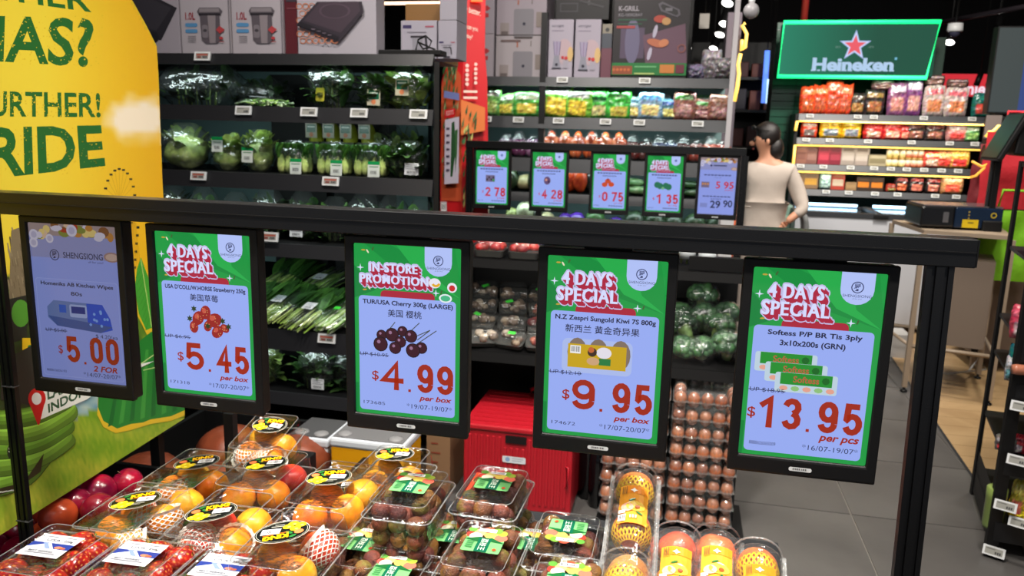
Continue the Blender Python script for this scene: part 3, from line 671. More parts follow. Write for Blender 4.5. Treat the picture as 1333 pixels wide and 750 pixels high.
obj('printed_background', gm, board_m, bt)
B = Print(1, warp=WP, dz=.00001); DG = (38, 104, 44)
B.text('THER', 0, 0, 0, 0, DG, .02, quad=((-14, -34), (116, -12), (119, 16), (-10, -2)))
B.text('NAS?', 0, 0, 0, 0, DG, .022, quad=((-46, 18), (122, 24), (120, 88), (-48, 78)))
B.text('URTHER!', 0, 0, 0, 0, DG, .018, quad=((-14, 118), (130, 121), (131, 153), (-14, 152)))
B.text('RIDE', 0, 0, 0, 0, DG, .03, quad=((-12, 166), (132, 163), (137, 216), (-12, 233)))
rr = random.Random(2)
for _ in range(520):
    x = rr.uniform(0, 134); y = rr.choice((rr.uniform(20, 86), rr.uniform(120, 152), rr.uniform(165, 228))); B.z -= B.dz; B.disc(x, y, rr.uniform(.3, 1.3), (226, 192, 42), n=5)
# observation wheel
for k in range(20):
    a = -PI * .06 - PI * .9 * k / 10; x, y = 155.5 + 20 * math.cos(a), 262 + 42 * math.sin(a)
    B.line(155.5, 262, x, y, .35, (196, 150, 30))
    if inside(x, y): B.rect(x - 2, y - 1.2, x + 2, y + 1.2, (34, 34, 34))
for k in range(8): B.rect(178.5 - k * .9, 284 + k * 10.5, 182 - k * .9, 287 + k * 10.5, (34, 34, 34))
for k in range(6): B.line(172, 255, 184 - k * 3, 360, .35, (196, 150, 30))
# banana leaves
B.poly([(183, 338), (192, 362), (199, 400), (200, 432), (191, 436), (178, 410), (173, 376), (176, 350)], (226, 190, 40))
B.poly([(183, 335), (193, 362), (200, 400), (199, 426), (190, 430), (180, 408), (175, 376), (178, 350)], (70, 160, 52)); B.line(183, 338, 197, 426, 1.2, (170, 210, 110))
for k in range(9): B.line(184 + k * 1.3, 350 + k * 8, 176 + k * 1.6, 362 + k * 8.5, .6, (50, 136, 40))
B.poly([(128, 506), (150, 470), (196, 432), (240, 430), (240, 541), (222, 548), (196, 552), (170, 560), (150, 564), (134, 556), (126, 540)], (226, 190, 44))
B.poly([(128, 506), (150, 470), (196, 432), (240, 430), (240, 534), (222, 542), (196, 546), (186, 550), (170, 552), (152, 558), (134, 548), (127, 530)], (36, 128, 48))
for k in range(7): B.poly([(140 + 14 * k, 556 - 3.2 * k), (146 + 14 * k, 553 - 3.2 * k), (160 + 11 * k, 470 - 5 * k), (156 + 11 * k, 470 - 5 * k)], (62, 152, 60) if k % 2 else (24, 106, 42))
B.line(128, 512, 240, 434, 1.4, (180, 214, 130)); B.line(186, 482, 240, 470, 1.2, (180, 214, 130))
# animal fur and rocks at the far left
for k in range(26): x = rr.uniform(8, 30); B.line(x, 292 + 4 * k, x + rr.uniform(2, 6), 296 + 4 * k + rr.uniform(8, 20), 1.6, rr.choice(((120, 108, 84), (156, 140, 108), (84, 72, 54))))
B.poly([(14, 300), (36, 292), (33, 384), (24, 408), (10, 412)], (128, 114, 88))
for k in range(40): x = rr.uniform(12, 34); y = rr.uniform(300, 404); B.line(x, y, x + 1.5, y + 9, .8, rr.choice(((96, 84, 62), (160, 146, 116), (112, 98, 74))))
B.poly([(0, 392), (34, 384), (34, 440), (4, 450)], (42, 44, 36)); B.disc(26, 408, 12, (84, 150, 50), 18)
B.rect(28, 440, 44, 462, (226, 186, 30)); B.disc(38, 452, 3, (50, 130, 60)); B.poly([(0, 470), (60, 440), (70, 500), (50, 530), (0, 520)], (48, 48, 40))
# bananas
def banana(pts, wd, c):
    def cat(t):
        n = len(pts) - 1; i = min(int(t * n), n - 1); f = t * n - i; p = [pts[max(i - 1, 0)], pts[i], pts[i + 1], pts[min(i + 2, n)]]
        return tuple(.5 * ((2 * p[1][j]) + (p[2][j] - p[0][j]) * f + (2 * p[0][j] - 5 * p[1][j] + 4 * p[2][j] - p[3][j]) * f * f + (3 * p[1][j] - p[0][j] - 3 * p[2][j] + p[3][j]) * f ** 3) for j in (0, 1))
    N = 22
    for a_, b_, cc in ((-1.06, 1.06, tuple(int(q * .5) for q in c)), (-1, 1, tuple(int(q * .8) for q in c)), (-.95, .55, c), (-.8, .15, tuple(min(255, int(q * 1.15 + 8)) for q in c)), (-.55, -.3, tuple(min(255, int(q * 1.35 + 16)) for q in c))):
        V = []
        for k in range(N + 1):
            t = k / N; x, y = cat(t); x2, y2 = cat(min(1, t + .01)); x1, y1 = cat(max(0, t - .01)); L = math.hypot(x2 - x1, y2 - y1) or 1; nx_, ny_ = -(y2 - y1) / L, (x2 - x1) / L
            w_ = wd * (1 - max(0, (t - .8) / .2) ** 2 * .75) / 2; V += [(x + nx_ * w_ * a_, y + ny_ * w_ * a_), (x + nx_ * w_ * b_, y + ny_ * w_ * b_)]
        B.put(V, [(2 * k, 2 * k + 2, 2 * k + 3, 2 * k + 1) for k in range(N)], cc)
for pts, wd, c in ((((-30, 634), (0, 630), (30, 618), (50, 596), (56, 586)), 30, (104, 148, 44)), (((-30, 606), (10, 604), (50, 592), (80, 572), (90, 562)), 30, (112, 156, 48)), (((-30, 584), (10, 584), (50, 574), (80, 556), (92, 546)), 26, (98, 146, 42)),
                   (((-30, 562), (10, 566), (50, 558), (82, 540), (97, 528)), 26, (116, 160, 50)), (((-30, 544), (5, 546), (45, 540), (78, 524), (95, 512)), 24, (100, 146, 42))): banana(pts, wd, c)
B.poly([(-20, 640), (30, 628), (56, 590), (52, 614), (24, 634), (-20, 652)], (50, 46, 24))
B.disc(16, 588, 8, (24, 40, 26), 12); B.text('Sun', 0, 0, 0, 0, (230, 230, 210), .02, quad=((10, 582), (21, 581), (21, 588), (10, 589))); B.disc(16, 597, 4, (150, 190, 50), 3)
# place name strip with a red map pin
B.poly([(52, 528), (62, 506), (128, 497), (140, 500), (112, 520), (52, 546)], (232, 234, 226))
B.poly([(52, 500), (200, 470), (130, 503), (52, 530)], (232, 234, 226))
B.text('LAMPUNG', 0, 0, 0, 0, (38, 84, 50), .03, quad=((60, 506), (128, 478), (130, 492), (61, 521)))
B.text('INDONESIA', 0, 0, 0, 0, (38, 84, 50), .03, quad=((61, 526), (141, 486), (142, 499), (62, 538)))
B.disc(47, 519, 11.5, (206, 34, 30), 14); B.poly([(36.5, 524), (57.5, 522), (50, 553), (48, 553)], (206, 34, 30)); B.disc(46.5, 519, 6.5, (236, 232, 226), 8)
# white ribbon line low on the left
for k in range(6): B.line(-20 + 7 * k, 642 - .8 * k * k / 6, -13 + 7 * k, 642 - .8 * (k + 1) ** 2 / 6 - .6, 1.6, (214, 220, 210))
obj('printed_artwork', B, board_m, bt)
hk = MB()
for p in ((150, -33), (60, -160)): a = pan(*p) - BL - bn * .006; hk.tube([a, (a.x, a.y, 4.2)], .002, 4)
obj('hanging_wire', hk, dark, bt)
# ================================================================ fruit table at the front
bench = thing('display_table', 'dark grey slatted metal display table under the packed fruit', 'table', (-.5, 1.2, 0))
m = MB()
for y in (-.5, .33): m.box(-.64, y, .575, .735, y + .045, .62)
for x in (-.64, .69): m.box(x, -.455, .575, x + .045, .33, .62)
obj('top_frame', m, charcoal, bench, .002)
for k in range(15):
    m = MB(); y = -.44 + .0515 * k; m.box(-.6, y, .597, .69, y + .022, .612); obj('slat', m, charcoal, bench)
for x in (-.62, .7):
    for y in (-.48, .35): m = MB(); m.box(x - .02, y - .02, 0, x + .02, y + .02, .575); obj('leg', m, charcoal, bench)
m = MB(); m.box(-.6, -.45, .3, .69, .33, .33); obj('lower_shelf', m, black, bench)

rimm = MClear('hazy_plastic_rim', scale=90, bump=.6, refl=1.4, base=.06, rough=.12, haze=.14)
tubem = MClear('ribbed_tube_plastic', scale=70, bump=.9, refl=1.3, base=.06, rough=.1, haze=.03)
def rrect(hx, hy, r, z, n=4, rib=0, ripple=0):
    P = []
    for cx, cy_, a in ((hx - r, hy - r, 0), (-hx + r, hy - r, 90), (-hx + r, -hy + r, 180), (hx - r, -hy + r, 270)):
        for i in range(n + 1): t = math.radians(a + i * 90 / n); P.append((cx + r * math.cos(t), cy_ + r * math.sin(t), z))
    if not rib: return P
    out = []; L = len(P)                            # long sides split and pressed into vertical ribs
    for i in range(L):
        a, b = Vector(P[i]), Vector(P[(i + 1) % L]); d = (b - a).length
        k = rib if d > .03 else 1
        for j in range(k):
            q = a.lerp(b, j / k)
            if k > 1 and j % 2: nrm = Vector((b.y - a.y, a.x - b.x, 0)).normalized(); q = q + nrm * ripple
            out.append(tuple(q))
    return out
def clam(t, hx, hy, ht, hl, r=.014, lidrib=8):
    """clear clamshell: ribbed tray, rolled flange, stepped lid"""
    m = MB(); m.loft([rrect(hx * .84, hy * .86, r, 0, 4, 12, 0), rrect(hx * .86, hy * .88, r, .004, 4, 12, -.0025), rrect(hx * .95, hy * .95, r, ht - .004, 4, 12, -.0025), rrect(hx * .96, hy * .96, r, ht, 4, 12, 0), rrect(hx + .004, hy + .004, r, ht, 4, 12, 0), rrect(hx + .004, hy + .004, r, ht - .003, 4, 12, 0)], cap1=False, smooth=True)
    obj('tray', m, clear, t)
    m = MB(); m.loft([rrect(hx + .003, hy + .003, r, ht + .0015, 4, lidrib, 0), rrect(hx * .97, hy * .97, r, ht + .0015, 4, lidrib, 0), rrect(hx * .955, hy * .955, r, ht + .006, 4, lidrib, .0008), rrect(hx * .9, hy * .92, r, ht + hl * .8, 4, lidrib, .001),
                      rrect(hx * .87, hy * .9, r, ht + hl, 4, lidrib, 0), rrect(hx * .82, hy * .865, r * .9, ht + hl, 4, lidrib, 0), rrect(hx * .805, hy * .855, r * .9, ht + hl - .003, 4, lidrib, 0)], cap0=False, smooth=True)
    obj('lid', m, clear, t)
    m = MB(); m.tube(rrect(hx + .003, hy + .003, r, ht + .0005, 4), .0014, 5, closed=True); obj('rim', m, rimm, t)
    m = MB(); m.tube(rrect(hx * .86, hy * .895, r, ht + hl, 4), .0008, 4, closed=True); obj('lid_edge', m, rimm, t)
def peach_mesh(seed, c1, c2, r=.0345, blush=.5):
    rr_ = random.Random(seed); ax = Vector((rr_.uniform(-1, 1), rr_.uniform(-1, 1), rr_.uniform(-1, 1))).normalized(); ca = rr_.uniform(0, 6.28)
    def dis(p):
        a = math.atan2(p.y, p.x) - ca; a = (a + PI) % (2 * PI) - PI
        return -.055 * math.exp(-(a / .13) ** 2) * (1 - abs(p.z) ** 3) - .1 * max(0, p.z - .86) / .14 + .03 * noise3(p * 1.3 + Vector((seed, 0, 0)))
    def vcf(p):
        k = .5 + .9 * (p.dot(ax)) * blush + .6 * noise3(p * 2 + Vector((0, seed, 0))); c = mix(c1, c2, k); return tuple(int(v) for v in c)
    m = MB(); m.sph((r, r, r * .92), n=24, m=16, dis=dis, vcf=vcf); return m
PC = [((246, 160, 30), (236, 100, 30)), ((250, 180, 40), (242, 130, 30)), ((238, 128, 44), (206, 52, 40)), ((246, 186, 56), (238, 146, 36)), ((232, 76, 44), (190, 26, 44))]
peachmesh = [peach_mesh(i, *PC[i % 5]).mesh('peach', skin_m) for i in range(10)]
def net(r, seed):
    m = MB(); R_ = r * 1.045; n = 14; st = 9
    for sgn in (1, -1):
        for i in range(n):
            vs = []; a0 = 2 * PI * i / n
            for j in range(st + 1):
                t = .35 + (PI * .56 - .0) * j / st; a = a0 + sgn * j * .32
                for w_ in (-.055, .055): x = R_ * math.sin(t) * math.cos(a + w_); y = R_ * math.sin(t) * math.sin(a + w_); z = -R_ * .95 * math.cos(t + .05); vs.append((x, y, z))
            m.add(vs, [(2 * j, 2 * j + 1, 2 * j + 3, 2 * j + 2) for j in range(st)])
    # ruffled open end
    vs = []; k = 40; t = .35 + PI * .56
    for i in range(k):
        a = 2 * PI * i / k; q = 1 + .05 * (i % 2); vs += [(R_ * math.sin(t) * math.cos(a), R_ * math.sin(t) * math.sin(a), -R_ * .95 * math.cos(t)), (R_ * 1.03 * q * math.sin(t - .1) * math.cos(a), R_ * 1.03 * q * math.sin(t - .1) * math.sin(a), -R_ * .95 * math.cos(t + .22))]
    m.add(vs, [(2 * i, 2 * ((i + 1) % k), 2 * ((i + 1) % k) + 1, 2 * i + 1) for i in range(k)])
    return m
netmesh = net(.0345, 1).mesh('foam_net', netm)
def oval_label(t, x, y, z, rot, flipd=False):
    T = Matrix.Translation((x, y, z)) @ Matrix.Scale(1.42, 4, (0, 1, 0)) @ Matrix.Rotation(rot, 4, 'Z'); P = Print(1, T=T, dz=.00008)
    P.disc(0, 0, .0425, (196, 190, 176), .0275, 30); P.disc(0, 0, .0415, (20, 22, 18), .0265, 30); P.ring(0, 0, .0395, .0006, (190, 190, 170), 26, ry=.0245)
    for a, b in ((-.019, .005), (-.006, .011), (-.026, .013), (-.013, .017)): P.disc(a, b, .0085, (226, 200, 30), .006, 12); P.disc(a - .002, b - .001, .003, (250, 236, 100), .002, 8)
    P.disc(-.027, -.004, .0075, (226, 120, 70), .0055, 12); P.disc(-.012, -.005, .007, (40, 110, 50), .003, 8, .5); P.disc(-.02, -.014, .006, (40, 110, 50), .003, 8, -.5)
    P.text('KING', -.013, -.0195, .026, -.0075, (244, 190, 16), .05, quad=((-.014, -.0165), (.024, -.0215), (.026, -.0115), (-.011, -.005)))
    P.line(-.011, -.003, .027, -.0095, .0012, (230, 120, 30)); P.barcode(.003, -.006, .032, .007, 4); P.rect(-.0, .011, .02, .013, (150, 150, 140)); P.rect(.0, .015, .015, .0165, (150, 150, 140))
    obj('oval_label', P, inkg, t)
def peach_box(loc, rz, label, peaches, nets=(), lab=(0, .01, .0), hx=.07, hy=.108, rx=0):
    t = thing('peach_box', label, 'fruit box', loc, rz, 'clear boxes of peaches', rx)
    clam(t, hx, hy, .05, .042, .018)
    for (x, y, mi, a) in peaches:
        o = bpy.data.objects.new('peach', peachmesh[mi]); C.objects.link(o); o.parent = t; o.location = (x * .92, y, .042); o.rotation_euler = (a * .7, a * .4, a * 2.1); o.scale = (1.0, 1.0, 1.0)
        if mi in nets:
            q = bpy.data.objects.new('foam_net', netmesh); C.objects.link(q); q.parent = o; q.rotation_euler = (random.uniform(-1, 1), random.uniform(-1.4, 1.4), 0)
    oval_label(t, lab[0], lab[1], .0935, lab[2])
    return t
random.seed(4)
def top(px, py, ztop, h=.092): p = atz(px, py, ztop); return (p.x, p.y, ztop - h)
ZP = .73
P2 = lambda a, b, c: [(-.034, .062, a, .3), (.034, .034, b, 1.2), (-.034, -.012, c, 2.2), (.03, -.056, (a + 3) % 10, .8)]
peach_box(top(246, 610, ZP), .04, 'peach box beside the red plums at the far left, yellow peach behind its oval label', P2(3, 0, 1), (1,), (0, .03, .35))
peach_box(top(343, 609, ZP), .02, 'peach box with one very red peach at its back right corner', [(.034, .06, 4, .3), (-.034, .03, 3, 1), (-.034, -.048, 1, 2), (.036, -.02, 0, .5)], (), (-.005, .02, .3))
peach_box(top(173, 659, ZP), .05, 'peach box right behind the left strawberry box, fruit mostly in white foam nets', [(-.034, .06, 5, .3), (.036, .045, 3, 1.2), (-.034, -.015, 1, 2.2), (.032, -.055, 8, .8)], (5, 3, 8), (-.008, .02, .35))
peach_box(top(288, 669, ZP), .03, 'peach box behind the middle and right strawberry boxes, foam net along its front', [(.034, .06, 6, .3), (-.036, .045, 4, 1.2), (-.034, -.03, 2, 2.2), (.036, -.02, 0, .8)], (2, 0), (-.02, .0, .35))
peach_box(top(378, 699, ZP + .035, .092), .02, 'big peach box right of the right strawberry box with its oval label upside down', [(.03, .055, 7, .3), (-.034, .01, 3, 1.2), (.03, -.035, 1, 2.2)], (7,), (-.02, .01, .35 + PI))
peach_box(top(436, 629, ZP + .035, .092), .0, 'peach box on top of the stack beside the lychee boxes, three orange peaches', [(.034, .06, 3, .3), (-.034, .03, 1, 1.2), (.034, -.014, 6, 2.2), (-.03, -.052, 0, 2.2)], (), (-.022, .02, .2))
peach_box(top(380, 700, ZP - .058), .0, 'peach box underneath the big peach box at the bottom of the picture', P2(2, 6, 4), (), (0, 0, .3))
peach_box(top(443, 632, ZP - .058), .0, 'peach box at the bottom of the stack beside the lychee boxes', P2(4, 0, 2), (4,), (0, 0, .3))
peach_box(top(508, 604, ZP + .005), -.02, 'peach box peeping out behind the tall lychee boxes', P2(8, 3, 6), (), (-.01, .05, .1))
ab = atz(347, 560, .74)
peach_box((ab.x, ab.y, .65), .1, 'small raised peach box farthest back, leaning below the strawberry price screen', [(-.028, .045, 6, .3), (.034, .02, 3, 1.2), (-.03, -.03, 1, 2.2), (.032, -.05, 0, .9)], (1, 0), (0, .03, -.15), .062, .095, .12)
riser = thing('riser_crate', 'black riser crate under the back peach box, mostly hidden', 'crate', (ab.x, ab.y + .04, 0))
m = MB(); m.box(-.06, -.03, 0, .06, .09, .64); obj('crate', m, dark, riser, .004)

# strawberries
def berry(seed):
    m = MB(); seeds = []
    for k in range(110):
        z = 1 - 2 * (k + .5) / 110; a = k * 2.39996 + seed; q_ = math.sqrt(1 - z * z); seeds.append(Vector((q_ * math.cos(a), q_ * math.sin(a), z)))
    def near(p): return min((p - q_).length for q_ in seeds)
    def dis(p): return .06 * noise3(p * 1.5 + Vector((seed, 0, 0))) - .3 * max(0, -p.z) ** 1.5 - .035 * max(0, 1 - near(p) / .11)
    def vcf(p):
        d = near(p); c = mix((172, 32, 22), (124, 12, 18), .5 + noise3(p * 2)); c = mix(c, (226, 150, 70), (.075 - d) * 30); return tuple(int(v) for v in mix(c, (224, 170, 120), (p.z - .75) * 1.5))
    m.sph((.018, .017, .0235), n=46, m=32, dis=dis, vcf=vcf); return m
bm_ = [berry(i).mesh('strawberry', gloss_m) for i in range(4)]
def calyx():
    m = MB()
    for k in range(8):
        a = 2 * PI * k / 8; c, s_ = math.cos(a), math.sin(a); u = (-s_, c)
        m.add([(0, 0, .0185), (c * .008 + u[0] * .003, s_ * .008 + u[1] * .003, .0205), (c * .018, s_ * .018, .0225 - .004 * (k % 2)), (c * .008 - u[0] * .003, s_ * .008 - u[1] * .003, .0205)], [(0, 1, 2, 3)], (86, 122, 44))
    m.tube([(0, 0, .018), (.001, 0, .026)], .0012, 5, (120, 150, 70)); return m
cal = calyx().mesh('calyx', leaf_m)
def white_label(t, z, rot=0):
    P = Print(1, T=Matrix.Translation((-.004, .008, z)) @ Matrix.Rotation(rot, 4, 'Z'), dz=.00008); w_, h_ = .039, .034
    P.rect(-w_, -h_, w_, h_, (196, 200, 206)); P.rect(-w_, -.008, w_, .009, (40, 56, 128)); P.poly([(-w_, .009), (-.005, -.008), (.012, .009)], (196, 206, 226)); P.poly([(-.02, -.008), (-.012, -.008), (.006, .009), (-.004, .009)], (120, 140, 190))
    P.disc(.018, .004, .008, (196, 120, 90), .004, 10); P.disc(.026, .005, .006, (170, 90, 60), .003, 10)
    P.text('USA', -.02, -.02, .006, -.013, (70, 74, 90), .0); P.text('250g', .013, -.019, .03, -.012, (50, 52, 64), .01); P.rect(-.028, -.027, -.006, -.0255, (120, 120, 130)); P.rect(.008, -.027, .03, -.0255, (120, 120, 130))
    P.text('STRAWBERRIES', -.03, .01, .024, .0145, (220, 224, 230), .01); P.text('BEST BERRIES', -.026, .017, .02, .0215, (60, 62, 76), .01); P.rect(-.03, .024, .028, .0255, (120, 120, 130))
    obj('printed_label', P, inkg, t)
def straw_box(loc, rz, label, seed):
    t = thing('strawberry_box', label, 'fruit box', loc, rz, 'clear boxes of strawberries'); r = random.Random(seed); clam(t, .069, .085, .038, .022, .014)
    for (x, y) in ((-.038, .052), (.006, .055), (.045, .045), (-.04, .008), (.002, .008), (.04, -.002), (-.036, -.042), (.008, -.045), (.044, -.052)):
        o = bpy.data.objects.new('strawberry', r.choice(bm_)); C.objects.link(o); o.parent = t; o.location = (x + r.uniform(-.003, .003), y + r.uniform(-.003, .003), .032); o.rotation_euler = (r.uniform(1.2, 2.2) * r.choice((-1, 1)), 0, r.uniform(0, 6.28)); s_ = r.uniform(1.25, 1.5); o.scale = (s_,) * 3
        c = bpy.data.objects.new('calyx', cal); C.objects.link(c); c.parent = o
    white_label(t, .0605, .02)
straw_box(top(64, 714, ZP, .0605), .02, 'leftmost strawberry box, at the bottom left corner beside the rail post', 1)
straw_box(top(176, 724, ZP, .0605), .03, 'middle strawberry box of the three at the bottom left', 2)
straw_box(top(286, 741, ZP, .0605), .03, 'rightmost strawberry box, in front of the big peach box', 3)
for px, py, sd in ((64, 714, 4), (176, 724, 5), (286, 741, 6)):
    p = top(px, py, ZP - .0635, .0605); p = (top(px, py, ZP, .06)[0], top(px, py, ZP, .06)[1], p[2] - .0)
    straw_box((p[0], p[1], .606), .03, {4: 'lower strawberry box hidden under the leftmost one', 5: 'lower strawberry box hidden under the middle one', 6: 'lower strawberry box hidden under the rightmost one'}[sd], sd)

# lychees
def lychee(seed, g_):
    m = MB()
    def dis(p): return .07 * abs(noise3(p * 7 + Vector((seed, 0, 0)))) - .02
    a_ = Vector((math.sin(seed), math.cos(seed), .3)).normalized()
    def vcf(p):
        k = .5 + .7 * p.dot(a_) + .8 * noise3(p * 2.2 + Vector((seed, 1, 0))); c = mix(((118, 106, 40), (128, 62, 44), (140, 96, 36))[seed % 3], ((124, 58, 36), (84, 34, 32), (110, 60, 32))[seed % 3], k); c = mix(c, (60, 36, 30), (noise3(p * 9) - .1) * 1.3); return tuple(int(v) for v in c)
    m.sph(.0165, n=18, m=12, dis=dis, vcf=vcf); return m
lyc = [lychee(i, 0).mesh('lychee', M('rough_rind', (120, 60, 50), .6) if i == 99 else MCol('lychee_rind%d' % i, .5, .5, bump=(500, .6)) if i == 0 else bpy.data.materials['lychee_rind0']) for i in range(6)]
def lychee_box(loc, rz, label, seed, flipl=False, deep=.062):
    t = thing('lychee_box', label, 'fruit box', loc, rz, 'clear boxes of lychees'); r = random.Random(seed); clam(t, .062, .087, deep, .026, .016, 10)
    for lv, z in enumerate((.018, .044, .067)):
        for ix in range(3):
            for iy in range(5):
                if lv == 2 and (r.random() < .3 or iy in (1, 2, 3) and ix == 1): continue
                if lv == 0 and 0 < ix < 2 and 0 < iy < 4: continue
                o = bpy.data.objects.new('lychee', r.choice(lyc)); C.objects.link(o); o.parent = t; s_ = r.uniform(.98, 1.14) * (1 if lv else .93); o.scale = (s_,) * 3
                o.location = ((ix - 1) * .0345 + r.uniform(-.003, .003), (iy - 2) * .0325 + r.uniform(-.002, .002), z); o.rotation_euler = (r.uniform(0, 6), r.uniform(0, 6), 0)
    P = Print(1, T=Matrix.Translation((0, .012, deep + .0265)) @ Matrix.Rotation(PI if flipl else .02, 4, 'Z') @ Matrix.Diagonal((1.3, 1.55, 1, 1)), dz=.00008)
    P.rect(-.026, -.006, .026, .024, (112, 184, 112), .003)
    for a, b, rr_, c in ((-.02, -.012, .008, (196, 60, 50)), (-.01, -.018, .009, (214, 200, 120)), (.006, -.014, .01, (226, 196, 90)), (.02, -.01, .009, (224, 110, 90)), (.02, -.02, .007, (150, 170, 60)), (-.014, -.008, .009, (226, 224, 196)), (-.022, -.022, .006, (90, 150, 60)), (.0, -.024, .008, (196, 80, 60)), (.012, -.024, .007, (110, 160, 60))): P.disc(a, b, rr_, c, rr_ * .85, 12)
    P.poly([(-.028, .0), (-.006, -.008), (.0, .0), (-.008, .004)], (30, 96, 50)); P.poly([(.028, .002), (.008, -.008), (.0, .0)], (30, 96, 50))
    P.rect(-.008, -.006, .009, .024, (12, 92, 66)); P.text('荔枝王', -.004, -.004, .005, .021, (220, 236, 220), .0, quad=((.0055, -.004), (.0055, .021), (-.004, .021), (-.004, -.004)))
    P.barcode(-.013, -.026, .011, -.019, seed); P.disc(.018, .017, .0028, (190, 80, 50)); 
    for k in range(4): P.rect(-.022, .004 + .004 * k, -.012, .0055 + .004 * k, (60, 130, 80))
    obj('printed_label', P, inkg, t)
LH = .0885
ZL = .775
l1 = top(534, 633, ZL + .012, LH); l2 = top(642, 630, ZL, LH)
lychee_box(l1, .0, 'lychee box with pale glare on its lid, top of the left lychee stack', 11)
lychee_box(l2, -.03, 'lychee box on the back stack before the red crate, orange paper along its side', 12)
lychee_box(top(628, 709, ZL - .03, LH), -.02, 'lychee box in the middle of the front row with misted lid', 13)
lychee_box(top(737, 695, ZL - .035, LH), .0, 'lychee box right of the others with its label upside down and droplets on the lid', 14, True)
lychee_box(top(738, 757, ZL - .035, LH), .02, 'lychee box cut off by the bottom edge, in front of the right one', 15)
lychee_box(top(508, 745, ZL - .09, LH), .0, 'lychee box low in front of the left lychee stack, frosted lid', 16)
for k, (px, py, lb) in enumerate(((470, 700, 'lychee box low between the big peach box and the left lychee stack'), (590, 690, 'lychee box low between the left and back lychee stacks'), (690, 700, 'lychee box low between the middle and right lychee boxes'))):
    p = top(px, py, .70, LH); lychee_box((p[0], p[1], .612), .0, lb, 30 + k, deep=.05)
lychee_box((l1[0] - .005, l1[1] + .005, .622), .0, 'lychee box under the one with the glare, bottom of the left stack', 17, deep=.05)
lychee_box((l2[0] + .012, l2[1] + .006, .61), -.03, 'lychee box under the back one, bottom of the stack by the red crate', 18, deep=.05)
m = MB(); p = top(612, 620, ZL, .03); m.box(-.004, -.07, -.02, .004, .07, .03); o = obj('paper_slip', m, M('orange_paper', (232, 76, 40), .6)); o.location = (l2[0] - .047, l2[1], l2[2] + .045); tag(o, 'orange paper slip standing inside the back lychee box at its left side', 'paper')

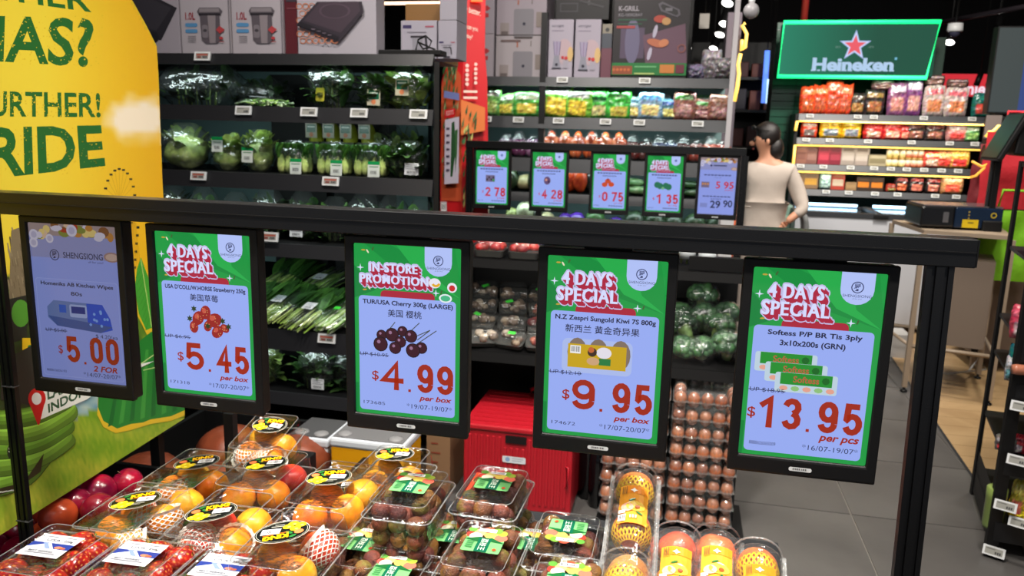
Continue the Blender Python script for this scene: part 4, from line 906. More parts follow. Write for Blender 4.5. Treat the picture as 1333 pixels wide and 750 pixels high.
# long clear tubes of yellow peaches
orangep = [peach_mesh(20 + i, c1, c2, .031).mesh('peach', skin_m) for i, (c1, c2) in enumerate((((236, 128, 72), (232, 104, 56)), ((240, 168, 74), (236, 140, 50)), ((228, 96, 60), (206, 66, 50)), ((232, 120, 60), (240, 150, 60))))]
netY = MCol('yellow_net', .6)
def ynet(r):
    m = MB()
    for sgn in (1, -1):
        for i in range(26):
            vs = []; a0 = 2 * PI * i / 26
            for j in range(9):
                t = .5 + (PI - 1.0) * j / 8; a = a0 + sgn * j * .13
                for w_ in (-.05, .05): vs.append((r * math.sin(t) * math.cos(a + w_), r * math.sin(t) * math.sin(a + w_), -r * math.cos(t)))
            m.add(vs, [(2 * j, 2 * j + 1, 2 * j + 3, 2 * j + 2) for j in range(8)], (240, 188, 0))
    return m
yn = ynet(.0325).mesh('yellow_net', netY)
def peach_tube(loc, rz, rx, label, seed, lab=0, L=.23, yellow=True, glare=False):
    t = thing('peach_tube', label, 'fruit tube', loc, rz, 'long clear tubes of peaches', rx)
    def ring(y, r, zf=1): return [(r * 1.08 * math.cos(a), y, .034 + r * zf * math.sin(a) * (1.0 if math.sin(a) > 0 else .92)) for a in [2 * PI * k / 20 for k in range(20)]]
    m = MB(); ys = [(-L / 2, .006), (-L / 2 + .004, .02), (-L / 2 + .014, .03)] + [(-L / 2 + .02 + (L - .04) * k / 34, .034 + (.0012 if k % 2 else 0)) for k in range(35)] + [(L / 2 - .014, .03), (L / 2 - .004, .02), (L / 2, .006)]
    m.loft([ring(y, r) for y, r in ys], smooth=True); obj('clear_tube', m, tubem, t)
    m = MB(); m.box(-.043, -L / 2 + .005, .0325, -.035, L / 2 - .005, .0345); m.box(.035, -L / 2 + .005, .0325, .043, L / 2 - .005, .0345); obj('seam_flange', m, rimm, t)
    m = MB(); P_ = [(.0385 * math.sin(a) * sg, -L / 2 + .012, .034 + .037 * math.cos(a)) for sg, a in ((1, 0),)]
    for sg in (-1, 1): m.tube([(sg * .0385, -L / 2 + .02 + (L - .04) * k / 8, .036) for k in range(9)], .0016, 5)
    m.tube([(.037 * math.sin(a), L / 2 - .006, .034 + .034 * math.cos(a)) for a in [-1.5 + 3 * k / 12 for k in range(13)]], .0016, 5)
    obj('rim', m, rimm, t)
    for k in range(3):
        o = bpy.data.objects.new('peach', orangep[(seed + k) % 4]); C.objects.link(o); o.parent = t; o.location = (0, L / 2 - .036 - k * (L - .072) / 2, .034); o.rotation_euler = (-.5 + .3 * k, .2, seed)
        if k != 2 and yellow: q = bpy.data.objects.new('yellow_net', yn); C.objects.link(q); q.parent = t; q.location = Vector(o.location) + Vector((0, -.012, 0)); q.rotation_euler = (PI / 2, 0, 0)
    def wp(x, y, z): a = x / .0385; return ((.0385 + z) * math.sin(a), -y, .034 + (.0375 + z) * math.cos(a))
    P = Print(1, warp=wp, dz=.00012); y0, y1 = lab - .045, lab + .045
    def R_(x0, a, x1, b, c, n=6):
        for i in range(n): P.rect(x0 + (x1 - x0) * i / n, a, x0 + (x1 - x0) * (i + 1) / n, b, c)
    R_(-.024, y0, .024, y1, (222, 150, 50)); R_(-.012, y0 + .002, .022, y0 + .02, (224, 136, 40)); P.poly([(-.024, y1), (.0, y1 - .02), (.024, y1)], (234, 140, 70))
    P.disc(.004, .006 + lab, .015, (226, 186, 70), .012, 14); P.disc(-.009, .01 + lab, .01, (236, 176, 150), .01, 12); P.disc(.007, .008 + lab, .004, (150, 80, 40)); P.disc(-.002, -.008 + lab, .006, (50, 110, 50), .0022, 8, -.5); P.disc(.01, .022 + lab, .006, (50, 110, 50), .0022, 8, .5)
    P.star(.0, y0 + .014, .006, (240, 236, 220), 4, .5); P.barcode(-.022, y1 - .018, -.01, y1 - .003, seed); P.rect(-.022, y1 - .028, -.011, y1 - .021, (236, 236, 230))
    for k in range(3): P.rect(-.018 + .003 * k, y0 + .006, -.0168 + .003 * k, y0 + .024, (120, 90, 60)); P.rect(-.004 + .004 * k, y1 - .016, -.002 + .004 * k, y1 - .009, (236, 226, 200))
    obj('printed_label', P, inkg, t); t.scale = (1.12, 1.05, 1.12)
q = atz(822, 690, .745)
peach_tube((q.x, q.y + .015, .708), .02, .3, 'long peach tube leaning highest, orange peach on top and yellow net inside', 3, -.02, .27)
q = atz(812, 760, .745); peach_tube((q.x, q.y - .0, .655), .02, .22, 'peach tube in front of the tall leaning one, only its rounded end in view', 1, 0, .23)
q = atz(880, 728, .74); peach_tube((q.x, q.y, .66), -.02, .25, 'peach tube with silvery glare, second tube from the left', 2, 0, .23, False)
q = atz(933, 730, .74); peach_tube((q.x, q.y, .66), -.04, .25, 'peach tube with a dark orange peach, third tube from the left', 0, -.005, .23, False)
q = atz(989, 752, .74); peach_tube((q.x, q.y, .66), -.05, .25, 'rightmost peach tube near the table corner', 4, .0, .23)

# red plums under the banana board
binm = thing('plum_bin', 'black bin under the banana board that holds the red plums', 'bin', (-1.42, 1.58, 0))
m = MB(); m.box(-.36, -.5, 0, .2, .3, .36); obj('base', m, dark, binm); m = MB()
for a in ((-.36, -.5, -.34, .3), (.185, -.5, .2, .3), (-.36, .285, .2, .3), (-.36, -.5, .2, -.485)): m.box(a[0], a[1], .36, a[2], a[3], .45)
obj('rim', m, dark, binm)
m = MB(); m.box(-.02, .31, .40, .05, .316, .43, (150, 152, 156)); obj('price_tag', m, ink, binm)
def plum(seed, c1, c2):
    def dis(p): a = math.atan2(p.y, p.x); return -.06 * math.exp(-(a / .15) ** 2) - .12 * max(0, p.z - .82) / .18
    def vcf(p): return tuple(int(v) for v in mix(c1, c2, .5 + .5 * p.x + .5 * noise3(p * 2 + Vector((seed, 0, 0)))))
    m = MB(); m.sph((.042, .042, .041), n=22, m=14, dis=dis, vcf=vcf); return m.mesh('red_plum', gloss_m)
plums = [plum(1, (130, 14, 40), (86, 10, 40)), plum(2, (156, 18, 46), (96, 12, 44)), plum(3, (196, 78, 40), (140, 50, 34))]
stem = MB(); stem.tube([(0, 0, .034), (.001, 0, .046)], .0013, 5, (90, 70, 40)); stem = stem.mesh('stem', leaf_m)
for (px, py, k, s_, lb) in ((128, 641, 1, 1.12, 'largest bright red plum in the pile under the banana board'), (97, 657, 0, 1.05, 'dark purple plum left of the largest one'), (112, 632, 0, 1.0, 'dark red plum peeping from behind under the board edge'),
                            (76, 672, 2, 1.05, 'orange-red plum beside the left rail post'), (166, 629, 1, .95, 'small bright red plum touching the peach box'), (128, 664, 0, 1.0, 'dark plum low in the pile behind the peach box lid'), (62, 660, 2, 1.0, 'orange-red plum half hidden by the board edge'),
                            (146, 668, 0, .95, 'purple plum nearest the front peach box')):
    o = bpy.data.objects.new('red_plum', plums[k]); C.objects.link(o); o.location = atz(px, py, .50); o.scale = (s_,) * 3; o.rotation_euler = (px * .3, py * .21, px); tag(o, lb, 'plum', 'red plums'); st = obj('stem', stem, None, o)
rr = random.Random(9)
for ix in range(5):
    for iy in range(7):
        x, y = -1.62 + ix * .084 + rr.uniform(-.004, .004), 1.2 + iy * .084 + rr.uniform(-.004, .004); 
        if x > -1.25: continue
        o = bpy.data.objects.new('red_plum', plums[rr.choice((0, 0, 1, 2))]); C.objects.link(o); o.location = (x, y, .40); o.rotation_euler = (rr.random() * 6, rr.random() * 6, 0)
        tag(o, 'red plum in the bottom layer of the bin under the banana board', 'plum', 'bottom layer of red plums')

# brown pumpkins in a low dark bin farther back
pb = thing('pumpkin_bin', 'low black bin of brown pumpkins in the dark behind the plums', 'bin', (-1.45, 2.35, 0))
m = MB(); m.box(-.42, -.4, 0, .42, .35, .16); obj('base', m, dark, pb); m = MB()
for a in ((-.42, -.4, .42, -.38), (-.42, .33, .42, .35), (-.42, -.38, -.4, .33), (.4, -.38, .42, .33)): m.box(a[0], a[1], .16, a[2], a[3], .3)
obj('rim', m, dark, pb)
for x in (-.05, .2): m = MB(); m.box(x - .015, -.43, 0, x + .015, -.405, .62); obj('post', m, dark, pb)
m = MB(); m.sph((.12, .12, .09), n=28, m=12, col=(120, 58, 36), dis=lambda p: .05 * math.cos(9 * math.atan2(p.y, p.x)) * (1 - abs(p.z))); pme = m.mesh('pumpkin', skin_m)
for x, y, lb in ((-.26, -.2, 'brown pumpkin nearest the board in the low dark bin'), (.0, -.22, 'middle front brown pumpkin in the low dark bin'), (-.14, .1, 'left rear brown pumpkin in the low dark bin'), (.14, .1, 'right rear brown pumpkin in the low dark bin')):
    o = bpy.data.objects.new('pumpkin', pme); C.objects.link(o); o.location = (-1.45 + x, 2.35 + y, .255); tag(o, lb, 'pumpkin', 'brown pumpkins')
# ================================================================ open produce cooler on the left (front edge 3.0 m away)
def esl(shelf, x, y, z, red=False, s=1.0, tilt=0, rz=0):
    """electronic shelf label, a piece of the shelf it is clipped on"""
    T = Matrix.Translation((x, y, z)) @ Matrix.Rotation(rz, 4, 'Z') @ Matrix.Rotation(tilt, 4, 'X')
    P = Print(1, T=T @ Matrix.Translation((0, -.0062, 0)) @ FRONT, dz=.0002); w_, h_ = .036 * s, .018 * s
    m = MB(); m.box(-w_, -.006, -h_, w_, .002, h_, (206, 208, 210), T)
    P.rect(-w_ * .8, -h_ * .68, w_ * .8, h_ * .68, (142, 142, 136))
    if red: P.rect(-w_ * .74, -h_ * .5, w_ * .74, -h_ * .1, (150, 70, 56)); P.rect(-w_ * .6, h_ * .05, -w_ * .1, h_ * .5, (110, 50, 44))
    else: P.rect(-w_ * .7, -h_ * .5, w_ * .1, -h_ * .32, (90, 90, 88))
    for k in range(3): P.rect(w_ * (.1 + .2 * k), -h_ * .0, w_ * (.24 + .2 * k), h_ * .5, (50, 50, 54))
    b = len(m.v); m.v += P.v; m.f += [tuple(i + b for i in f) for f in P.f]; m.c += P.c; m.sm += P.sm
    return obj('price_tag', m, ink, shelf)
def cooler(name, label, cx, y0, xs, zs, depth, floor_z=.12, topz=None, cat='shelf unit', posts=(), backm=teal, sides=(True, True), fas=.06, shelfmat=shelfm, kick=True, skew=0):
    """xs=(x0,x1) world, zs = list of (front top height, fascia height, tags[(x, red)], slope)"""
    x0, x1 = xs; t = thing(name, label, cat, ((x0 + x1) / 2, y0, 0)); X0, X1 = x0 - (x0 + x1) / 2, x1 - (x0 + x1) / 2; tz = topz or max(z[0] for z in zs)
    m = MB(); m.box(X0, depth, .05, X1 - skew, depth + .04, tz); obj('back_panel', m, backm, t)
    if sides[0]: m = MB(); m.box(X0 - .025, 0.0, .0, X0, depth + .04, tz); obj('side_panel', m, black, t)
    if sides[1]: m = MB(); m.add([(X1, 0, 0), (X1 + .022, 0, 0), (X1 + .022 - skew, depth + .04, 0), (X1 - skew, depth + .04, 0), (X1, 0, tz), (X1 + .022, 0, tz), (X1 + .022 - skew, depth + .04, tz), (X1 - skew, depth + .04, tz)], [(0, 3, 2, 1), (4, 5, 6, 7), (0, 1, 5, 4), (1, 2, 6, 5), (2, 3, 7, 6), (3, 0, 4, 7)]); obj('side_panel', m, black, t)
    for z, fh, tags, slope in zs:
        m = MB(); a = math.tan(slope) * depth
        m.add([(X0, .004, z - .02), (X1, .004, z - .02), (X1 - skew, depth, z - .02 + a), (X0, depth, z - .02 + a), (X0, .004, z - .002), (X1, .004, z - .002), (X1 - skew, depth, z - .002 + a), (X0, depth, z - .002 + a)],
                       [(0, 3, 2, 1), (4, 5, 6, 7), (0, 1, 5, 4), (1, 2, 6, 5), (2, 3, 7, 6), (3, 0, 4, 7)]); s_ = obj('shelf', m, matte, t)
        m = MB(); m.add([(X0, -.004, z), (X1, -.004, z), (X1, .008, z), (X0, .008, z), (X0, -.022, z - fh), (X1, -.022, z - fh), (X1, .004, z - fh), (X0, .004, z - fh)],
              [(0, 1, 2, 3), (7, 6, 5, 4), (4, 5, 1, 0), (5, 6, 2, 1), (6, 7, 3, 2), (7, 4, 0, 3)]); obj('price_rail', m, shelfmat, s_)
        for tx, red, *rs in tags: esl(s_, tx - (x0 + x1) / 2, -.018, z - fh * .32 + (rs[1] if len(rs) > 1 else 0), red, rs[0] if rs else 1.0, -.25)
    if kick: m = MB(); m.box(X0, .02, 0, X1, depth, .1); obj('base', m, black, t)
    for px in posts: m = MB(); m.box(px - (x0 + x1) / 2 - .016, -.03, 0, px - (x0 + x1) / 2 + .016, .005, tz); obj('post', m, black, t)
    return t
YL = 3.0
tg = lambda px, py, Y=YL: at(px, py, Y).x
LU = cooler('produce_cooler', 'tall dark open cooler on the left with bagged green vegetables on its shelves', 0, YL, (-3.3, -.985),
       [(1.728, .045, [(tg(267, 66), True)], 0), (1.519, .062, [(tg(320, 134), False), (tg(405, 137), False), (tg(470, 138), False), (tg(547, 139), False)], 0), (1.245, .065, [(tg(262, 226), True), (tg(433, 222), True)], 0),
        (.953, .055, [(tg(354, 308), True, 1.1, .045)], 0), (.575, .085, [(tg(428, 434), True, 1.1, .01)], .3), (.29, .05, [], 0)], .6, topz=1.70, skew=.225)
m = MB()
for x in (-1.94 + 2.115, -1.62 + 2.115): m.box(x, .5, .3, x + .28, .595, 1.68)
# dark inner uprights
obj('inner_upright', m, dark, LU)['kind'] = 'stuff'

# ---------- greens
def blade(m, p, d, L, w_, col, droop=.4, n=4, up=Vector((0, 0, 1)), curl=.2):
    d = Vector(d).normalized(); sd = d.cross(up); sd = sd.normalized() if sd.length > .01 else Vector((1, 0, 0)); vs = []; vc = []; P = Vector(p); st = L / n
    for k in range(n + 1):
        ww = w_ * math.sin(PI * (.12 + .8 * k / n)) ; q = sd.cross(d).normalized() * (curl * ww)
        vs += [P - sd * ww + q, P, P + sd * ww + q]; c = mix(col, (min(255, col[0] + 30), min(255, col[1] + 34), col[2] + 12), .5 * k / n); c = tuple(int(v) for v in c)
        vc += [c, tuple(int(v * .8) for v in c), c]; P = P + d * st; d = (d + Vector((0, 0, -droop / n))).normalized()
    fs = []
    for k in range(n): a = 3 * k; fs += [(a, a + 1, a + 4, a + 3), (a + 1, a + 2, a + 5, a + 4)]
    m.add(vs, fs, col, None, True, vc)
def bag_shape(w_, d_, h_, seed, top=.3, lump=.2):
    def fn(u, v):
        a = 2 * PI * u; z = h_ * v; k = math.sin(PI * min(1, .12 + v * .8)) ** .45; kk = k if v < 1 - top else k * (1 - .75 * ((v - 1 + top) / top))
        nn = 1 + lump * noise3((math.cos(a) * 2, math.sin(a) * 2, v * 5 + seed)) + .09 * noise3((math.cos(a) * 6, math.sin(a) * 6, v * 14 + seed))
        wx = w_ / 2 * (k if v < 1 - top else k * (1 - .25 * ((v - 1 + top) / top))) * nn; wy = d_ / 2 * kk * nn
        return (wx * math.cos(a), wy * math.sin(a), z)
    m = MB(); m.grid(fn, 34, 22); return m
def greens(kind, w_, d_, h_, seed):
    r = random.Random(seed); m = MB(); 
    if kind == 'lettuce':
        def dis(p): return .16 * noise3(p * 2.2 + Vector((seed, 0, 0))) + .1 * abs(noise3(p * 6 + Vector((0, seed, 0))))
        def vcf(p): return tuple(int(v) for v in mix(mix((116, 140, 62), (162, 176, 104), .5 + noise3(p * 3 + Vector((seed, 0, 2)))), (196, 200, 150), -p.z * .8 - .2))
        m.sph((w_ * .46, d_ * .46, h_ * .46), (0, 0, h_ * .46), 22, 16, dis=dis, vcf=vcf)
        for k in range(26):
            a = r.uniform(0, 2 * PI); el = r.uniform(-.2, 1.2); q = Vector((math.cos(a) * math.cos(el), math.sin(a) * math.cos(el), math.sin(el)))
            blade(m, (q.x * w_ * .36, q.y * d_ * .36, h_ * .46 + q.z * h_ * .36), (q.x * .5, q.y * .5, .9), .07, .028, r.choice(((120, 146, 66), (96, 126, 50), (150, 166, 90))), .8)
    elif kind == 'bokchoy':
        n = 4
        for i in range(n):
            x = (i - (n - 1) / 2) * w_ / n
            for j in range(2):
                y = (j - .5) * d_ * .45; m.lathe([(.008, 0), (w_ / n * .5, .012), (w_ / n * .55, .035), (w_ / n * .36, .075), (w_ / n * .2, .1)], 9, T=Matrix.Translation((x, y, 0)), vcf=lambda i_, n_, r_, z_: tuple(int(v) for v in mix((196, 206, 130), (140, 170, 76), z_ / .1)))
                for k in range(8): a = r.uniform(0, 6.28); blade(m, (x, y, .05), (math.cos(a) * .35, math.sin(a) * .25, 1), h_ * .72, .022, r.choice(((44, 92, 32), (60, 112, 40), (76, 124, 46))), .25)
    elif kind == 'stalks':                          # leafy greens lying head back, stems to the front
        for k in range(34):
            x = r.uniform(-.5, .5) * w_; z = r.uniform(.0, .5) * d_; a = r.uniform(-.12, .12); yy = r.uniform(-.02, .02)
            m.tube([(x, -h_ / 2 + yy, z), (x + a * .05, -h_ * .1, z + .012), (x + a * .1, h_ * .15, z + .015)], [.0038, .0034, .002], 5, r.choice(((158, 184, 90), (130, 166, 66), (176, 196, 116))))
            for q in range(2): blade(m, (x + a * .05, -h_ * .08 + .05 * q, z + .012), (a + r.uniform(-.35, .35), 1, r.uniform(.1, .5)), h_ * .5, .024, r.choice(((40, 78, 34), (54, 98, 40), (66, 112, 46))), .4)
    elif kind == 'onions':                          # spring onions
        for k in range(40):
            x = r.uniform(-.5, .5) * w_; z = r.uniform(.0, .5) * d_
            m.tube([(x, -h_ / 2, z), (x, -h_ * .42, z), (x, -h_ * .36, z), (x, 0, z + .008), (x + r.uniform(-.02, .02), h_ / 2, z)], [.002, .006, .0036, .0032, .002], 5, r.choice(((150, 186, 90), (96, 146, 56), (196, 210, 170))))
            m.sph((.0055, .007, .005), (x, -h_ * .42, z), 6, 4, (222, 206, 178))
    else:                                           # upright leafy herb in a bag
        cols = {'dark': ((30, 54, 28), (42, 70, 34), (24, 44, 26)), 'herb': ((52, 88, 40), (66, 104, 46), (38, 70, 34)), 'pale': ((110, 140, 66), (90, 124, 54), (140, 160, 90))}[kind]
        for k in range(70):
            x, y = r.uniform(-.42, .42) * w_, r.uniform(-.4, .4) * d_; z = r.uniform(0, .75) * h_
            blade(m, (x, y, z), (r.uniform(-.8, .8), r.uniform(-.8, .2), r.uniform(.2, 1)), r.uniform(.05, .09), r.uniform(.012, .026), r.choice(cols), .8)
        for k in range(14): x, y = r.uniform(-.3, .3) * w_, r.uniform(-.3, .3) * d_; m.tube([(x, y, 0), (x * 1.1, y, h_ * .6)], .0025, 4, (126, 150, 80))
    return m
def small_tag(t, kind, x, y, z, seed=0, tilt=0, rz=0):
    T = Matrix.Translation((x, y, z)) @ Matrix.Rotation(rz, 4, 'Z') @ Matrix.Rotation(tilt, 4, 'X') @ FRONT; P = Print(1, T=T, dz=.0003)
    if kind == 'white': P.rect(-.03, -.024, .03, .024, (206, 210, 214)); [P.rect(-.024, -.018 + .008 * k, .024 - .01 * (k % 2), -.015 + .008 * k, (120, 124, 134)) for k in range(3)]; P.barcode(-.022, .006, .022, .021, seed, (196, 200, 204))
    if kind == 'greenwhite': P.rect(-.026, -.032, .026, .032, (196, 202, 196)); P.rect(-.026, -.032, .026, -.018, (20, 130, 66)); P.rect(-.02, -.012, .02, -.008, (90, 130, 100)); P.barcode(-.016, .004, .016, .024, seed, (190, 196, 192))
    if kind == 'yellow': P.rect(-.019, -.024, .019, .03, (170, 166, 50), .006); P.rect(-.013, -.006, .013, .006, (90, 90, 40)); P.rect(-.012, .012, .012, .015, (110, 110, 50))
    if kind == 'greencard': P.rect(-.028, -.032, .028, .032, (176, 172, 150)); P.rect(-.023, -.027, .023, .008, (16, 92, 62)); P.rect(-.018, -.02, .018, -.014, (190, 206, 190)); P.disc(0, .018, .01, (196, 120, 80))
    if kind == 'green': P.rect(-.016, -.01, .016, .01, (60, 190, 60), .004)
    obj('printed_label', P, inkg, t)
def bagged(name, label, cat, loc, kind, w_, d_, h_, seed, tagk=None, tagpos=(0, .35), rz=0, rx=0, group=None, bag=True, contents='leaves'):
    t = thing(name, label, cat, loc, rz, group, rx)
    obj(contents, greens(kind, w_ * .9, d_ * .85, h_ * (.8 if kind not in ('stalks', 'onions') else 1), seed), leaf_m, t)
    flat = kind in ('stalks', 'onions')
    if bag:
        if flat:
            m = MB(); 
            def fn(u, v): a = 2 * PI * u; y = (v - .5) * h_ * 1.08; k = math.sin(PI * (.06 + .88 * v)) ** .3 * (1 + .1 * noise3((math.cos(a) * 2, math.sin(a) * 2, v * 5 + seed))); return (w_ / 2 * 1.05 * k * math.cos(a), y, d_ * .28 + d_ * .36 * k * math.sin(a))
            m.grid(fn, 24, 12); obj('clear_bag', m, bagm, t)
        else: obj('clear_bag', bag_shape(w_, d_, h_, seed), bagm, t)
    if tagk:
        if flat: small_tag(t, tagk, tagpos[0], tagpos[1], d_ * .66, seed, -PI / 2 + .1, .1)
        else: small_tag(t, tagk, tagpos[0], -d_ * .5 - .004, h_ * tagpos[1], seed, -.08)
    return t
G = 'bagged greens in the left cooler'
def on(px, py, Y, z): p = at(px, py, Y); return (p.x, Y, z)
S2, S3, S4 = 1.519, 1.245, .953
V = 'vegetable'
bagged('bagged_greens', 'wide bag of very dark leaves at the left end of the upper shelf', V, on(262, 100, 3.2, S2), 'dark', .42, .24, .2, 1, None, group=G)
bagged('bagged_greens', 'dark leaf bag in shadow behind the white label on the upper shelf', V, on(345, 110, 3.3, S2), 'dark', .26, .2, .13, 2, None, group=G)
bagged('bagged_beans', 'flat pack of yellow-green beans lying on the upper shelf', V, on(345, 130, 3.12, S2), 'onions', .2, .06, .2, 3, 'white', (-.05, -.05), rz=.9, group=G, contents='beans')
bagged('bagged_greens', 'tall bag of herb leaves with a yellow tag on the upper shelf', V, on(431, 100, 3.12, S2), 'herb', .2, .12, .225, 4, 'yellow', (-.02, .25), group=G)
bagged('bagged_greens', 'small knotted bag with a tilted green card on the upper shelf', V, on(487, 115, 3.1, S2), 'herb', .13, .1, .15, 5, 'greencard', (.02, .3), group=G)
bagged('bagged_greens', 'bag of olive leaves with a green card at the right end of the upper shelf', V, on(533, 115, 3.1, S2), 'pale', .17, .11, .19, 6, 'greencard', (-.01, .45), group=G)
bagged('bagged_lettuce', 'large round lettuce bag beside the yellow board on the second shelf', V, on(243, 190, 3.13, S3), 'lettuce', .23, .2, .2, 7, None, group=G)
bagged('bagged_lettuce', 'leaf lettuce with a white and green wrapper, second from the left', V, on(299, 190, 3.13, S3), 'lettuce', .15, .15, .15, 8, 'greenwhite', (-.01, .75), group=G)
bagged('bagged_lettuce', 'upright napa cabbage with a silvery white wrapper, left of the bok choy', V, on(338, 190, 3.12, S3), 'lettuce', .13, .13, .18, 9, 'greenwhite', (-.02, .4), group=G)
for k, (px, lb, tk) in enumerate(((384, 'bok choy pack with a label at its lower right, right of the napa cabbage', 'greenwhite'), (436, 'bok choy pack standing behind the red-lettered shelf label', 'greenwhite'), (484, 'bok choy pack with a large white and green band', 'greenwhite'))):
    bagged('bagged_bok_choy', lb, V, on(px, 200, 3.11, S3), 'bokchoy', .155, .1, .14, 20 + k, tk, (.03, .22), group=G)
bagged('bagged_greens', 'dark green leaf pack with a white barcode, right end of the second shelf', V, on(533, 200, 3.11, S3), 'herb', .16, .11, .15, 23, 'white', (.03, .25), group=G)
for k, (px, lb) in enumerate(((412, 'first yellow-green bell pepper pack behind the bok choy'), (434, 'second yellow-green bell pepper pack behind the bok choy'), (456, 'third yellow-green bell pepper pack behind the bok choy'), (480, 'fourth yellow-green bell pepper pack behind the bok choy'))):
    t = thing('pepper_pack', lb, V, on(px, 175, 3.42, S3 + .03), group='pepper packs at the back'); m = MB(); m.sph((.034, .04, .07), (0, 0, .12), 14, 10, (160, 166, 50), dis=lambda p: .12 * math.cos(4 * math.atan2(p.y, p.x)) * (1 - abs(p.z))); obj('pepper', m, skin_m, t)
    m = MB(); m.box(-.038, -.05, 0, .038, .05, .1, (60, 70, 50)); obj('tray', m, leaf_m, t); small_tag(t, 'greencard', 0, -.052, .15, k)
for k, (px, w_) in enumerate(((508, .16), (536, .08))):
    bagged('bagged_greens', ('dull leafy bag at the back right of the second shelf', 'narrow leafy bag in the back corner of the second shelf')[k], V, on(px, 180, 3.42, S3), 'pale', w_, .14, .22, 60 + k, group=G)
for k, px in enumerate((228, 268, 310, 352, 396, 438, 476, 512, 548)):
    lbn = ('leftmost', 'second', 'third', 'fourth', 'fifth', 'sixth', 'seventh', 'eighth', 'rightmost')[k]
    bagged('bagged_greens', '%s of the dark leafy bags on the shelf just above the black rail' % lbn, V, on(px, 300, 3.16, S4), ('dark', 'herb', 'herb')[k % 3], .15, .14, .235 - .02 * (k % 3), 30 + k, 'white' if k == 4 else None, (0, .2), group=G)
for k, (px, py, y, tk, kd) in enumerate(((372, 392, 3.14, 'white', 'stalks'), (412, 412, 3.1, 'white', 'stalks'), (448, 420, 3.1, 'green', 'onions'), (330, 400, 3.12, None, 'stalks'), (425, 378, 3.36, 'white', 'onions'), (378, 372, 3.38, None, 'stalks'), (480, 400, 3.15, None, 'onions'))):
    p = at(px, py, y); z = .575 + math.tan(.3) * (y - YL) + .012
    bagged('greens_bundle', ('bundle of long-stemmed greens with a white label nearest the strawberry screen', 'bundle of leafy stems with a tilted white label in the middle gap', 'spring onion bundle with a green band beside the cherry screen', 'leafy bundle mostly hidden behind the strawberry price screen',
            'spring onions lying behind with a white label on top', 'leafy bundle in the shadow behind the front bundles', 'spring onion bundle hidden behind the cherry price screen')[k], V, (p.x, y, z), kd, .17, .1, .26, 40 + k, tk, (0, -.02), rz=-.35, rx=.3, group='stalk bundles on the sloping shelf', contents='stalks')
bagged('bagged_greens', 'bag of round dark leaves with a white label on the bottom shelf', V, on(414, 500, 3.1, .29), 'herb', .16, .12, .2, 50, 'white', (.03, .2), group=G)
bagged('bagged_greens', 'brownish leaf bag at the left of the bottom shelf gap', V, on(352, 500, 3.12, .29), 'pale', .12, .12, .2, 51, None, group=G)
bagged('bagged_greens', 'dark leaf bag at the right of the bottom shelf gap', V, on(452, 500, 3.14, .29), 'dark', .14, .12, .2, 52, None, group=G)

# ---------- appliance boxes on the cooler
def carton(name, label, x0, x1, z0, h_, y, depth, col, art=None, rz=0, group=None, vy=None):
    t = thing(name, label, 'box', ((x0 + x1) / 2, y, z0), rz, group); w_ = x1 - x0
    m = MB(); m.box(-w_ / 2, 0, 0, w_ / 2, depth, h_, tuple(int(q * .86) for q in col)); obj('carton', m, ink, t, .002)
    if art:
        P = Print(w_, T=Matrix.Translation((-w_ / 2, -.0006, h_)) @ FRONT, dz=.0004); A = h_ / w_
        if vy: P.warp = lambda x, y, z: (x * w_, -(A - vy[0] + y * vy[1]) * w_, z)       # artwork measured up from the foot of the box
        art(P, A); P.c = [tuple(int(q * .86) for q in c) if isinstance(c, tuple) else c for c in P.c]; obj('printed_front', P, ink, t)
    return t
def cooker(P, A):
    P.text('1.0L', .1, .22, .3, .42, (150, 30, 44), .02); P.rect(.09, .5, .34, .6, (90, 150, 200), .04); P.rect(.09, .66, .34, .76, (90, 150, 200), .04)
    for k in range(4): P.rect(.14, .84 + .05 * k, .3, .855 + .05 * k, (130, 126, 132))
    P.poly([(.4, .1), (.8, .1), (.86, .2), (.8, .3), (.8, .95), (.74, 1.04), (.5, 1.04), (.42, .95), (.4, .3), (.35, .2)], (96, 88, 96)); P.poly([(.56, .3), (.72, .3), (.7, 1.03), (.58, 1.03)], (150, 140, 146)); P.poly([(.4, .12), (.8, .12), (.8, .22), (.4, .22)], (146, 138, 144))
    P.rect(.38, .25, .83, .3, (40, 36, 42)); P.rect(.44, .55, .56, .9, (130, 122, 130), .05); P.disc(.5, .7, .04, (70, 64, 72)); P.poly([(.8, .58), (.9, .68), (.8, .78), (.72, .68)], (190, 66, 70)); P.disc(.82, .9, .04, (190, 66, 70)); P.rect(.78, .98, .88, 1.0, (170, 70, 70))
    P.rect(.985, -.2, 1, 1.3, (120, 112, 120))
def hob(P, A):
    P.poly([(.28, -.0), (.3, 0), (.84, .0), (.86, .14), (.6, .46), (.54, .52), (.0, .3)], (54, 46, 56)); P.poly([(.32, .0), (.8, .0), (.82, .12), (.57, .4), (.1, .24)], (74, 60, 72)); P.disc(.5, .12, .2, (88, 70, 84), .1); P.disc(.5, .12, .17, (70, 56, 68), .085)
    P.poly([(.02, .3), (.54, .5), (.55, .45), (.06, .25)], (34, 30, 38)); [P.rect(.2 + .07 * k, .345 + .026 * k, .25 + .07 * k, .36 + .026 * k, (110, 96, 110)) for k in range(4)]
def circles(P, A):
    rr_ = random.Random(3)
    for i in range(6):
        for j in range(7):
            x, y = .03 + .085 * i + .04 * (j % 2), .05 + .09 * j
            if y < .58 and x + .0 < .55 - max(0, (.3 - y)) * 1.2: P.ring(x, y, .042, .011, (206, 124, 84), 12)
    hob(P, A)
